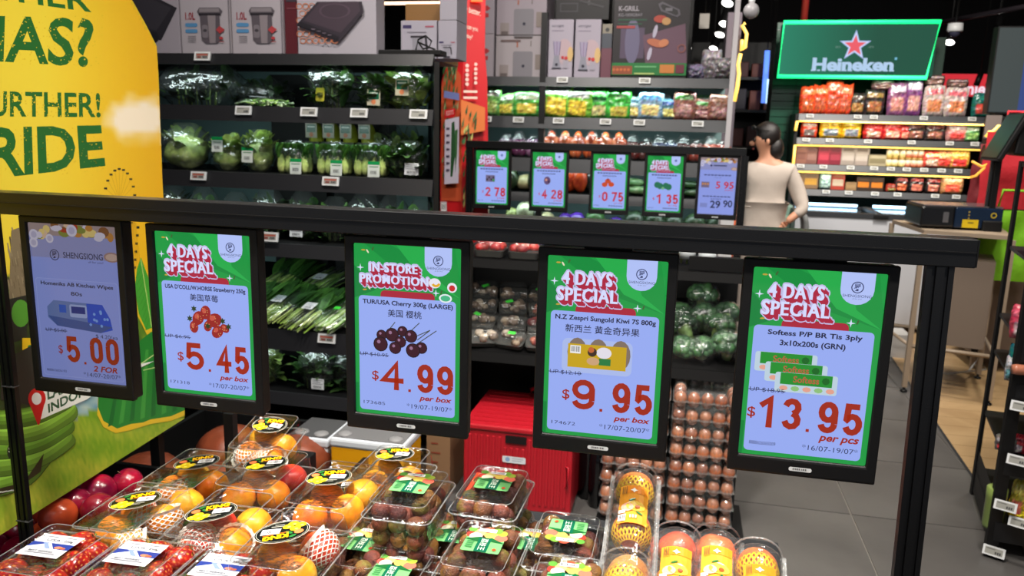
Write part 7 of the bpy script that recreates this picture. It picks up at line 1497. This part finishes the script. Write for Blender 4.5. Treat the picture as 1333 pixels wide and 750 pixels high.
# ================================================================ the woman in cream
PX = at(992, 300, 5.5).x
wm = thing('person', 'woman in cream top and trousers with dark hair, standing with hand on hip, facing left', 'person', (PX, 5.5, 0), rz=0)
skin = M('skin', (190, 136, 108), .5); cloth = M('cream_cloth', (176, 164, 154), .8, bump=(14, .6)); hairm = M('dark_hair', (22, 16, 15), .45, bump=(200, .5)); shoe = M('white_shoe', (200, 198, 194), .6)
def skinned(name, pts, edges, mat, parent, root=0, sub=2):
    me = bpy.data.meshes.new(name); me.from_pydata([p[:3] for p in pts], edges, []); me.materials.append(mat); o = bpy.data.objects.new(name, me); C.objects.link(o); o.parent = parent
    md = o.modifiers.new('skin', 'SKIN'); md.use_smooth_shade = True
    if not me.skin_vertices: 
        bmm = bmesh.new(); bmm.from_mesh(me); bmm.verts.layers.skin.verify(); bmm.to_mesh(me); bmm.free()
    for i, p in enumerate(pts): r = p[3]; me.skin_vertices[0].data[i].radius = r if isinstance(r, tuple) else (r, r)
    me.skin_vertices[0].data[root].use_root = True
    s_ = o.modifiers.new('sub', 'SUBSURF'); s_.levels = sub; s_.render_levels = sub; return o
# body: back mostly to us, face turned left (-x); heights in metres, 1.54 tall; +y away
bp = [(0, 0, .86, (.13, .09)), (0, 0, .98, (.11, .08)), (0, .01, 1.12, (.12, .085)), (.0, .01, 1.24, (.13, .075)), (-.005, 0, 1.30, (.06, .05)), (-.02, -.0, 1.36, .042), (-.035, 0, 1.42, (.07, .082)), (-.035, 0, 1.475, (.062, .075)),
      (.13, 0, 1.235, .045), (.2, -.01, 1.1, .036), (.235, -.05, .985, .032), (.17, -.08, .93, .026), (.14, -.08, .9, .024),
      (-.13, .02, 1.235, .045), (-.16, .06, 1.08, .036), (-.18, .14, 1.0, .03), (-.19, .23, 1.02, .024), (-.19, .26, 1.03, .024),
      (.08, 0, .8, .085), (.085, 0, .47, .052), (.09, .02, .1, .036), (-.08, 0, .8, .085), (-.085, -.0, .47, .052), (-.09, .02, .1, .036), (.09, -.06, .04, .034), (-.12, -.03, .04, .034)]
be = [(0, 1), (1, 2), (2, 3), (3, 4), (4, 5), (5, 6), (6, 7), (3, 8), (8, 9), (9, 10), (10, 11), (11, 12), (3, 13), (13, 14), (14, 15), (15, 16), (16, 17), (0, 18), (18, 19), (19, 20), (0, 21), (21, 22), (22, 23), (20, 24), (23, 25)]
body = skinned('body', bp, be, skin, wm)
tp_ = [(0, 0, .9, (.15, .105)), (0, 0, .99, (.135, .095)), (0, .01, 1.12, (.14, .1)), (0, .01, 1.235, (.145, .09)), (-.003, 0, 1.295, (.08, .065)), (.14, 0, 1.235, .06), (.21, -.01, 1.09, .055), (.245, -.05, .985, .045), (.185, -.078, .94, .036), (-.14, .02, 1.235, .06), (-.17, .06, 1.08, .052), (-.18, .14, 1.0, .042), (-.187, .2, 1.01, .036), (0, 0, .84, (.158, .112))]
skinned('cream_top', tp_, [(13, 0), (0, 1), (1, 2), (2, 3), (3, 4), (3, 5), (5, 6), (6, 7), (7, 8), (3, 9), (9, 10), (10, 11), (11, 12)], cloth, wm)
skinned('cream_trousers', [(0, 0, .88, (.14, .11)), (.085, 0, .78, .105), (.09, 0, .45, .085), (.095, .01, .1, .075), (-.085, 0, .78, .105), (-.09, 0, .45, .085), (-.095, .01, .1, .075), (0, 0, .93, (.13, .1))], [(0, 1), (1, 2), (2, 3), (0, 4), (4, 5), (5, 6), (0, 7)], cloth, wm)
m = MB(); m.sph((.088, .09, .092), (-.02, .012, 1.462), 22, 14, dis=lambda p: .05 * noise3(p * 4) - (.45 * max(0, -p.x - .5) if p.z < .35 else 0)); obj('hair', m, hairm, wm)
m = MB(); m.sph((.06, .075, .085), (.035, .02, 1.375), 16, 12, dis=lambda p: .06 * noise3(p * 3)); obj('hair_bun', m, hairm, wm)
for sx2 in (-1, 1): m = MB(); m.sph((.009, .013, .007), (-.1, sx2 * .032, 1.432), 10, 8, (30, 22, 20)); obj('eye', m, inkg, wm)
m = MB(); m.sph((.02, .012, .017), (-.11, 0, 1.408), 10, 8); obj('nose', m, skin, wm); m = MB(); m.sph((.008, .02, .006), (-.102, 0, 1.372), 10, 6, (150, 70, 66)); obj('mouth', m, ink, wm)
m = MB(); m.sph((.012, .008, .02), (-.02, -.088, 1.42), 8, 6); obj('ear', m, skin, wm)
m = MB(); m.tube([(-.1, -.07, 1.505), (-.115, -.03, 1.515), (-.115, .03, 1.515), (-.1, .07, 1.505), (-.03, .09, 1.5)], .009, 6); m.tube([(-.1, -.07, 1.505), (-.02, -.095, 1.49)], .004, 5)
for s_ in (-1, 1): m.sph((.01, .028, .016), (-.11, s_ * .035, 1.512), 10, 6)
obj('sunglasses', m, dark, wm)
for hx, hy, hz, dx, dy, dz_ in ((.14, -.08, .9, -.5, .25, -.6), (-.19, .26, 1.03, -.3, .8, .3)):
    d = Vector((dx, dy, dz_)).normalized(); sd = d.cross(Vector((0, 0, 1))).normalized(); up = sd.cross(d); o_ = Vector((hx, hy, hz)); pts = [(*(o_), .02), (*(o_ + d * .05), (.03, .014))]; ed = [(0, 1)]
    for k, L in enumerate((.055, .065, .06, .048)):
        b_ = o_ + d * .075 + sd * (.03 - .02 * k); i0 = len(pts); pts += [(*b_, .009), (*(b_ + d * L * .55 - up * .008), .0085), (*(b_ + d * L - up * .024), .007)]; ed += [(1, i0), (i0, i0 + 1), (i0 + 1, i0 + 2)]
    i0 = len(pts); b_ = o_ + d * .02 + sd * .035; pts += [(*b_, .01), (*(b_ + d * .03 + sd * .015), .009)]; ed += [(0, i0), (i0, i0 + 1)]
    skinned('hand', pts, ed, skin, wm, sub=1)
for x, y in ((.09, -.04), (-.11, -.02)): m = MB(); m.sph((.045, .12, .045), (x, y, .045), 14, 8, dis=lambda p: -.3 * max(0, -p.z)); obj('shoe', m, shoe, wm)
m = MB(); m.grid(lambda u, v: (.23 + .05 * u + .02 * math.sin(6 * v), .03 + .05 * math.sin(4 * u), .95 - .35 * v), 6, 8); o = obj('grey_bag', m, M('grey_cloth', (110, 112, 112), .8)); o.parent = None; o.location = (PX, 5.52, 0); o['label'] = 'grey cloth bag hanging at the right side of the woman in cream'; o['category'] = 'bag'
so = o.modifiers.new('s', 'SOLIDIFY'); so.thickness = .03

# ================================================================ checkout counter, scanner and bags on the right
bm2 = beige
c00, c10 = at(1183, 296, 4.75), at(1312, 310, 4.45)
t = thing('checkout_stand', 'beige metal frame stand with a closed cabinet panel, right of the tissue screen', 'counter', (0, 0, 0)); zt = .935
FP = {'fl': at(1183, 300, 4.95), 'fr': at(1312, 312, 4.35)}
A0 = Vector((1.29, 5.35, 0)); A1 = Vector((1.33, 4.8, 0)); B1 = Vector((1.74, 4.68, 0)); B0 = Vector((1.86, 5.22, 0))
def legp(m, p, z0, z1, r=.013): m.box(p.x - r, p.y - r, z0, p.x + r, p.y + r, z1)
for p in (A0, A1, B1, B0): m = MB(); legp(m, p, .03, zt); obj('leg', m, bm2, t); m = MB(); m.lathe([(.02, 0), (.02, .012), (.008, .014), (.008, .03)], 10, T=Matrix.Translation(p)); obj('foot', m, dark, t)
m = MB(); q = [A0, B0, B1, A1]; m.add([(p.x, p.y, zt) for p in q] + [(p.x, p.y, zt + .022) for p in q], [(0, 1, 2, 3), (7, 6, 5, 4)] + [(i, i + 4, (i + 1) % 4 + 4, (i + 1) % 4) for i in range(4)]); obj('top', m, bm2, t)
for a, b in ((A0, A1), (A1, B1), (B1, B0), (B0, A0)): m = MB(); m.tube([(a.x, a.y, .28), (b.x, b.y, .28)], .012, 4); obj('rail', m, bm2, t)
u = (B1 - A1).normalized(); n_ = Vector((-u.y, u.x, 0)); p, q = A1 + u * .05 + n_ * .05, A1 + u * .37 + n_ * .05
m = MB(); V_ = [p, q, q + n_ * .36, p + n_ * .36]; m.add([(v.x, v.y, .3) for v in V_] + [(v.x, v.y, .8) for v in V_], [(3, 2, 1, 0), (4, 5, 6, 7)] + [(i, (i + 1) % 4, (i + 1) % 4 + 4, i + 4) for i in range(4)]); obj('cabinet', m, M('taupe_panel', (118, 104, 92), .55), t)
# second stand behind to the right
t = thing('side_cabinet', 'taupe side cabinet with a dark door gap behind the checkout stand', 'cabinet', (1.97, 5.62, 0)); m = MB(); m.box(-.09, -.2, .1, .2, .25, .72); obj('body', m, M('taupe_cabinet', (112, 96, 84), .55), t, .005); m = MB(); m.box(-.12, -.22, .72, .22, .26, .74); obj('top', m, dark, t); m = MB(); m.box(-.1, -.205, .12, -.06, -.2, .7); obj('door_gap', m, dark, t)
for x in (-.07, .18): m = MB(); m.box(x - .012, -.18, 0, x + .012, -.155, .1); obj('leg', m, beige, t)
m = MB(); m.box(-.16, -.12, 0, .1, .1, .16); o = obj('white_carton', m, M('white_card', (176, 174, 172), .7)); o.location = (1.45, 5.7, 0); tag(o, 'small white carton on the floor under the checkout stand', 'box')
m = MB(); m.tube([(-.15, 0, .01), (-.05, -.08, .03), (.06, -.1, .06), (.12, -.02, .1), (.16, .04, .12), (.2, .02, .05), (.1, .06, .012)], .006, 6, (190, 190, 190)); o = obj('white_cable', m, ink); o.location = (1.72, 5.25, 0); tag(o, 'white cable looping on the floor beneath the checkout stand', 'cable')
# scanner
s0 = Vector((1.42, 4.98, zt + .022)); t = thing('checkout_scanner', 'low navy and black scanner box with a yellow sticker on the stand', 'scanner', tuple(s0), rz=.05)
m = MB(); m.box(-.1, -.1, .012, .08, .2, .13, (22, 22, 24)); obj('black_side', m, inkg, t, .012)
m = MB(); m.box(.08, -.1, .012, .33, .2, .128, (18, 34, 56)); obj('navy_side', m, inkg, t, .006)
m = MB(); m.box(-.09, -.09, .13, .33, .19, .137, (90, 84, 86)); obj('glass_plate', m, inkg, t)
P = Print(1, T=Matrix.Translation((.15, -.102, .06)) @ FRONT, dz=.0006); P.rect(-.03, -.002, .055, .045, (206, 176, 20)); P.rect(.0, .012, .03, .02, (110, 100, 30)); P.ring(.13, -.03, .016, .005, (196, 170, 40), 12); P.rect(-.135, -.04, -.105, .02, (80, 80, 84)); [P.disc(.0, -.045 + .018 * k, .005, (150, 130, 60), n=8) for k in range(3)]; obj('yellow_sticker', P, ink, t)
for x in (-.06, .28): m = MB(); m.lathe([(.015, 0), (.015, .014)], 10, T=Matrix.Translation((x, -.05, 0))); obj('foot', m, dark, t)
# touch screen terminal on a pole
b0 = Vector((1.70, 4.92, zt + .022)); t = thing('checkout_terminal', 'black touch screen terminal tilted on a pole beside the scanner', 'monitor', tuple(b0))
m = MB(); m.box(-.05, -.05, 0, .05, .05, .06); obj('base', m, dark, t, .006); m = MB(); m.box(-.022, -.02, .06, .012, .02, .46); obj('pole', m, dark, t, .004); m = MB(); m.box(-.035, .0, .06, -.024, .02, .4); obj('cable', m, charcoal, t)
m = MB(); T = Matrix.Translation((.02, 0, .5)) @ Matrix.Rotation(.42, 4, 'Y'); m.box(-.03, -.13, -.12, .0, .13, .16, T=T); obj('screen_body', m, dark, t, .008)
m = MB(); m.box(-.034, -.12, -.11, -.031, .12, .15, T=T); obj('screen_glass', m, M('dark_screen_glass', (24, 22, 26), .3), t)
m = MB(); T2 = Matrix.Translation((.06, .02, .53)) @ Matrix.Rotation(.12, 4, 'Y'); m.box(-.01, -.11, -.1, .08, .11, .12, T=T2); obj('rear_housing', m, dark, t, .01)
# neon zigzag reflected/hanging behind the terminal
q = [at(px, py, 5.6) for px, py in ((1283, 178), (1287, 172), (1293, 171), (1300, 164), (1305, 165), (1312, 160), (1314, 168))]; m = MB(); m.tube([tuple(p) for p in q], .01, 6); tag(obj('yellow_neon_squiggle', m, yn_), 'short yellow neon squiggle above the checkout terminal', 'light')
q = [at(px, py, 4.74) for px, py in ((1265, 210), (1278, 217), (1284, 214), (1281, 219), (1270, 229), (1263, 231))]; m = MB(); m.tube([tuple(p) for p in q], .007, 6); tag(obj('yellow_neon_zigzag', m, M('neon_amber', (230, 160, 50), emit=(226, 160, 60), es=.9)), 'amber neon zigzag in front of the checkout terminal screen', 'light')
# wall of dark panels and screens at the far upper right
t = thing('hanging_display', 'large dark grey and blue display hanging at the upper right edge', 'display', (at(1320, 100, 6.6).x, 6.6, at(1320, 148, 6.6).z)); m = MB(); x0 = at(1291, 100, 6.6).x - at(1320, 100, 6.6).x; m.box(x0, 0, 0, .5, .1, .62); obj('casing', m, dark, t); m = MB(); m.box(x0 + .01, -.004, .01, x0 + .2, 0, .61, (64, 72, 72)); obj('grey_half', m, signm, t); m = MB(); m.box(x0 + .2, -.004, .01, .49, 0, .61, (52, 72, 130)); obj('blue_half', m, signm, t)
m = MB(); m.tube([(.2, .05, .62), (.2, .05, 4.2 - at(1320, 148, 6.6).z)], .015, 6); obj('hanger', m, dark, t)
t = thing('black_machine', 'black machine housing below the hanging display at the right edge', 'machine', (at(1325, 160, 6.3).x, 6.3, 0)); m = MB(); m.box(-.12, 0, 0, .6, .3, at(1320, 152, 6.3).z); obj('housing', m, dark, t, .01)
q = at(1290, 165, 6.28); m = MB(); m.box(-.04, -.01, -.08, .06, .0, .08); o = obj('reflective_plate', m, M('brown_grey_plate', (110, 100, 96), .3)); o.location = (q.x - at(1325, 160, 6.3).x - .0, -.02, q.z); o.parent = t
# hanging red and green bags
def cloth_bag(name, label, x, y, z0, w_, h_, col, seed, cat='bag', strap=True):
    t = thing(name, label, cat, (x, y, z0)); m = MB()
    for s_ in (-1, 1): m.grid(lambda u, v: ((u - .5) * w_ * (1 - .04 * v) + .01 * noise3((v * 3, seed, 0)), s_ * (.03 + .02 * noise3((u * 3, v * 3, seed))) * (1 - abs(2 * u - 1) ** 4), h_ * v), 14, 14)
    obj('fabric', m, M(name + '_cloth', col, .75, bump=(30, .5)), t)
    if strap:
        for sx_ in (-1,): m = MB(); m.tube([(-w_ * .25, 0, h_), (-w_ * .2, 0, h_ + .12), (w_ * .2, 0, h_ + .12), (w_ * .25, 0, h_)], .01, 6); obj('handle', m, bpy.data.materials[name + '_cloth'], t)
    return t
yb = 5.35
a, b = at(1268, 232, yb), at(1333, 272, yb)
cloth_bag('red_bag', 'large red fabric bag hanging behind the checkout terminal', at(1318, 230, yb).x, yb, at(1318, 272, yb).z, .36, .46, (178, 18, 34), 1)
cloth_bag('dark_red_bag', 'dark red fabric seen left of the checkout pole', at(1277, 250, 5.5).x, 5.5, at(1277, 268, 5.5).z, .15, .26, (110, 18, 28), 2)
cloth_bag('lime_bag', 'lime green shopping bag hanging below the red bag', at(1312, 320, 5.2).x, 5.2, at(1312, 365, 5.2).z, .34, .42, (112, 176, 16), 3)
m = MB(); m.box(-.25, -.02, 0, .25, .06, .05); o = obj('black_counter_edge', m, dark); o.location = (at(1318, 290, 5.3).x, 5.3, at(1318, 290, 5.3).z); tag(o, 'black counter edge between the red bag and the lime bag', 'counter')

# ================================================================ black goods rack at the right edge
RXK = Vector((1.3, 2.95, 0))
t = thing('goods_rack', 'black wire sided shelf rack with goods at the right edge of the picture', 'rack', (0, 0, 0))
P0 = Vector((1.16, 2.98, 0)); P1 = Vector((1.305, 2.72, 0)); P2_ = Vector((1.95, 2.72, 0)); P3 = Vector((1.95, 3.1, 0))
P0 = atz(1265, 643, 0); P1 = atz(1288, 722, 0)
P0 = Vector((P0.x, P0.y, 0)); P1 = Vector((P1.x, P1.y, 0)); e = Vector((.62, -.1, 0)); P2_ = P1 + e; P3 = P0 + e
for p in (P0, P1, P2_, P3): m = MB(); m.box(p.x - (.02 if p is P1 else .006), p.y - .011, 0, p.x + (.02 if p is P1 else .006), p.y + .011, 1.38); obj('upright', m, dark, t)
HZ = [.11, .36, .62, .77, 1.04, 1.36]
for z in HZ:
    m = MB(); q = [P0, P3, P2_, P1]; m.add([(p.x, p.y, z) for p in q] + [(p.x, p.y, z + .012) for p in q], [(0, 1, 2, 3), (7, 6, 5, 4)] + [(i, i + 4, (i + 1) % 4 + 4, (i + 1) % 4) for i in range(4)]); s_ = obj('shelf', m, dark, t)
    m = MB(); a, b = P1, P2_; d = (b - a).normalized(); n_ = Vector((d.y, -d.x, 0)) * .012; m.add([tuple(a + n_ + Vector((0, 0, z - .05))), tuple(b + n_ + Vector((0, 0, z - .05))), tuple(b + n_ + Vector((0, 0, z + .02))), tuple(a + n_ + Vector((0, 0, z + .02)))] + [tuple(a + Vector((0, 0, z - .05))), tuple(b + Vector((0, 0, z - .05))), tuple(b + Vector((0, 0, z + .02))), tuple(a + Vector((0, 0, z + .02)))],
        [(0, 1, 2, 3), (4, 7, 6, 5), (0, 4, 5, 1), (3, 2, 6, 7), (0, 3, 7, 4), (1, 5, 6, 2)]); obj('price_rail', m, black, s_)
m = MB(); m.add([tuple(P0 + Vector((0, 0, .02))), tuple(P1 + Vector((0, 0, .02))), tuple(P1 + Vector((0, 0, .2))), tuple(P0 + Vector((0, 0, .2)))], [(0, 1, 2, 3)]); obj('side_plate', m, dark, t)
for px, py, Y in ((1309, 659, 2.83), (1328, 681, 2.81), (1294, 718, 2.85), (1326, 600, 2.83), (1331, 530, 2.83)):
    q = at(px, py, Y); esl(t, q.x, q.y, q.z, False, .95, -.35, -.5)
# goods on the rack
def can(lb, px, py, Y, r_, h_, c, c2):
    q = at(px, py, Y); m = MB(); m.lathe([(r_ * .95, 0), (r_, .01), (r_, h_ * .75), (r_ * 1.02, h_ * .76), (r_ * 1.02, h_), (r_ * .9, h_ + .004)], 18, vcf=lambda i_, n_, r2, z_: c2 if z_ > h_ * .7 else c)
    o = obj('green_tub', m, inkg); o.location = tuple(q); tag(o, lb, 'tub')
can('pale green round tub on the second lowest shelf of the right rack', 1291, 686, 2.9, .033, .15, (110, 130, 74), (130, 150, 80))
for i, (px, py, w2, h2, c, w1, bd, lb) in enumerate(((1331, 457, .1, .12, (190, 66, 90), (220, 190, 200), (206, 100, 120), 'pink bag with white letters high on the right rack'), (1324, 515, .09, .13, (20, 100, 106), (40, 130, 130), (30, 110, 116), 'teal bag below the pink bag on the right rack'),
        (1311, 518, .04, .09, (150, 150, 156), (90, 140, 150), (180, 180, 186), 'grey and teal pouch on the right rack'), (1313, 728, .05, .15, (190, 180, 70), (214, 110, 90), (206, 190, 90), 'yellow and pink pouch at the bottom of the right rack'), (1331, 735, .06, .14, (150, 110, 50), (196, 150, 60), (130, 90, 50), 'orange brown pouch at the bottom right corner'), (1332, 640, .08, .08, (220, 186, 20), (230, 200, 40), (200, 160, 20), 'bright yellow pack behind the shelf labels on the right rack'),
        (1330, 548, .05, .07, (170, 50, 60), (190, 180, 180), (120, 40, 50), 'red and white striped pack on the right rack'), (1304, 614, .07, .06, (96, 90, 90), (180, 40, 50), (150, 146, 146), 'grey and red striped gloves on the right rack'))):
    q = at(px, py, 2.93); zz = min(HZ, key=lambda h: abs(h + .013 - q.z)) + .013
    tt = snack('goods_pouch', lb, px, py, 2.93, w2, h2, .05, two(c, w1, bd), 90 + i, z=zz, cat='pack', rz=-.5)
m = MB(); m.lathe([(.016, 0), (.018, .01), (.018, .06), (.014, .065), (.014, .075)], 14, (176, 110, 86), T=Matrix.Rotation(PI / 2, 4, 'Y')); o = obj('bottle_lying', m, inkg); q = at(1308, 543, 2.85); o.location = (q.x, q.y, .667 + .03); tag(o, 'pinkish bottle lying on its side on the right rack', 'bottle')
bpy.data.scenes.remove(TS)
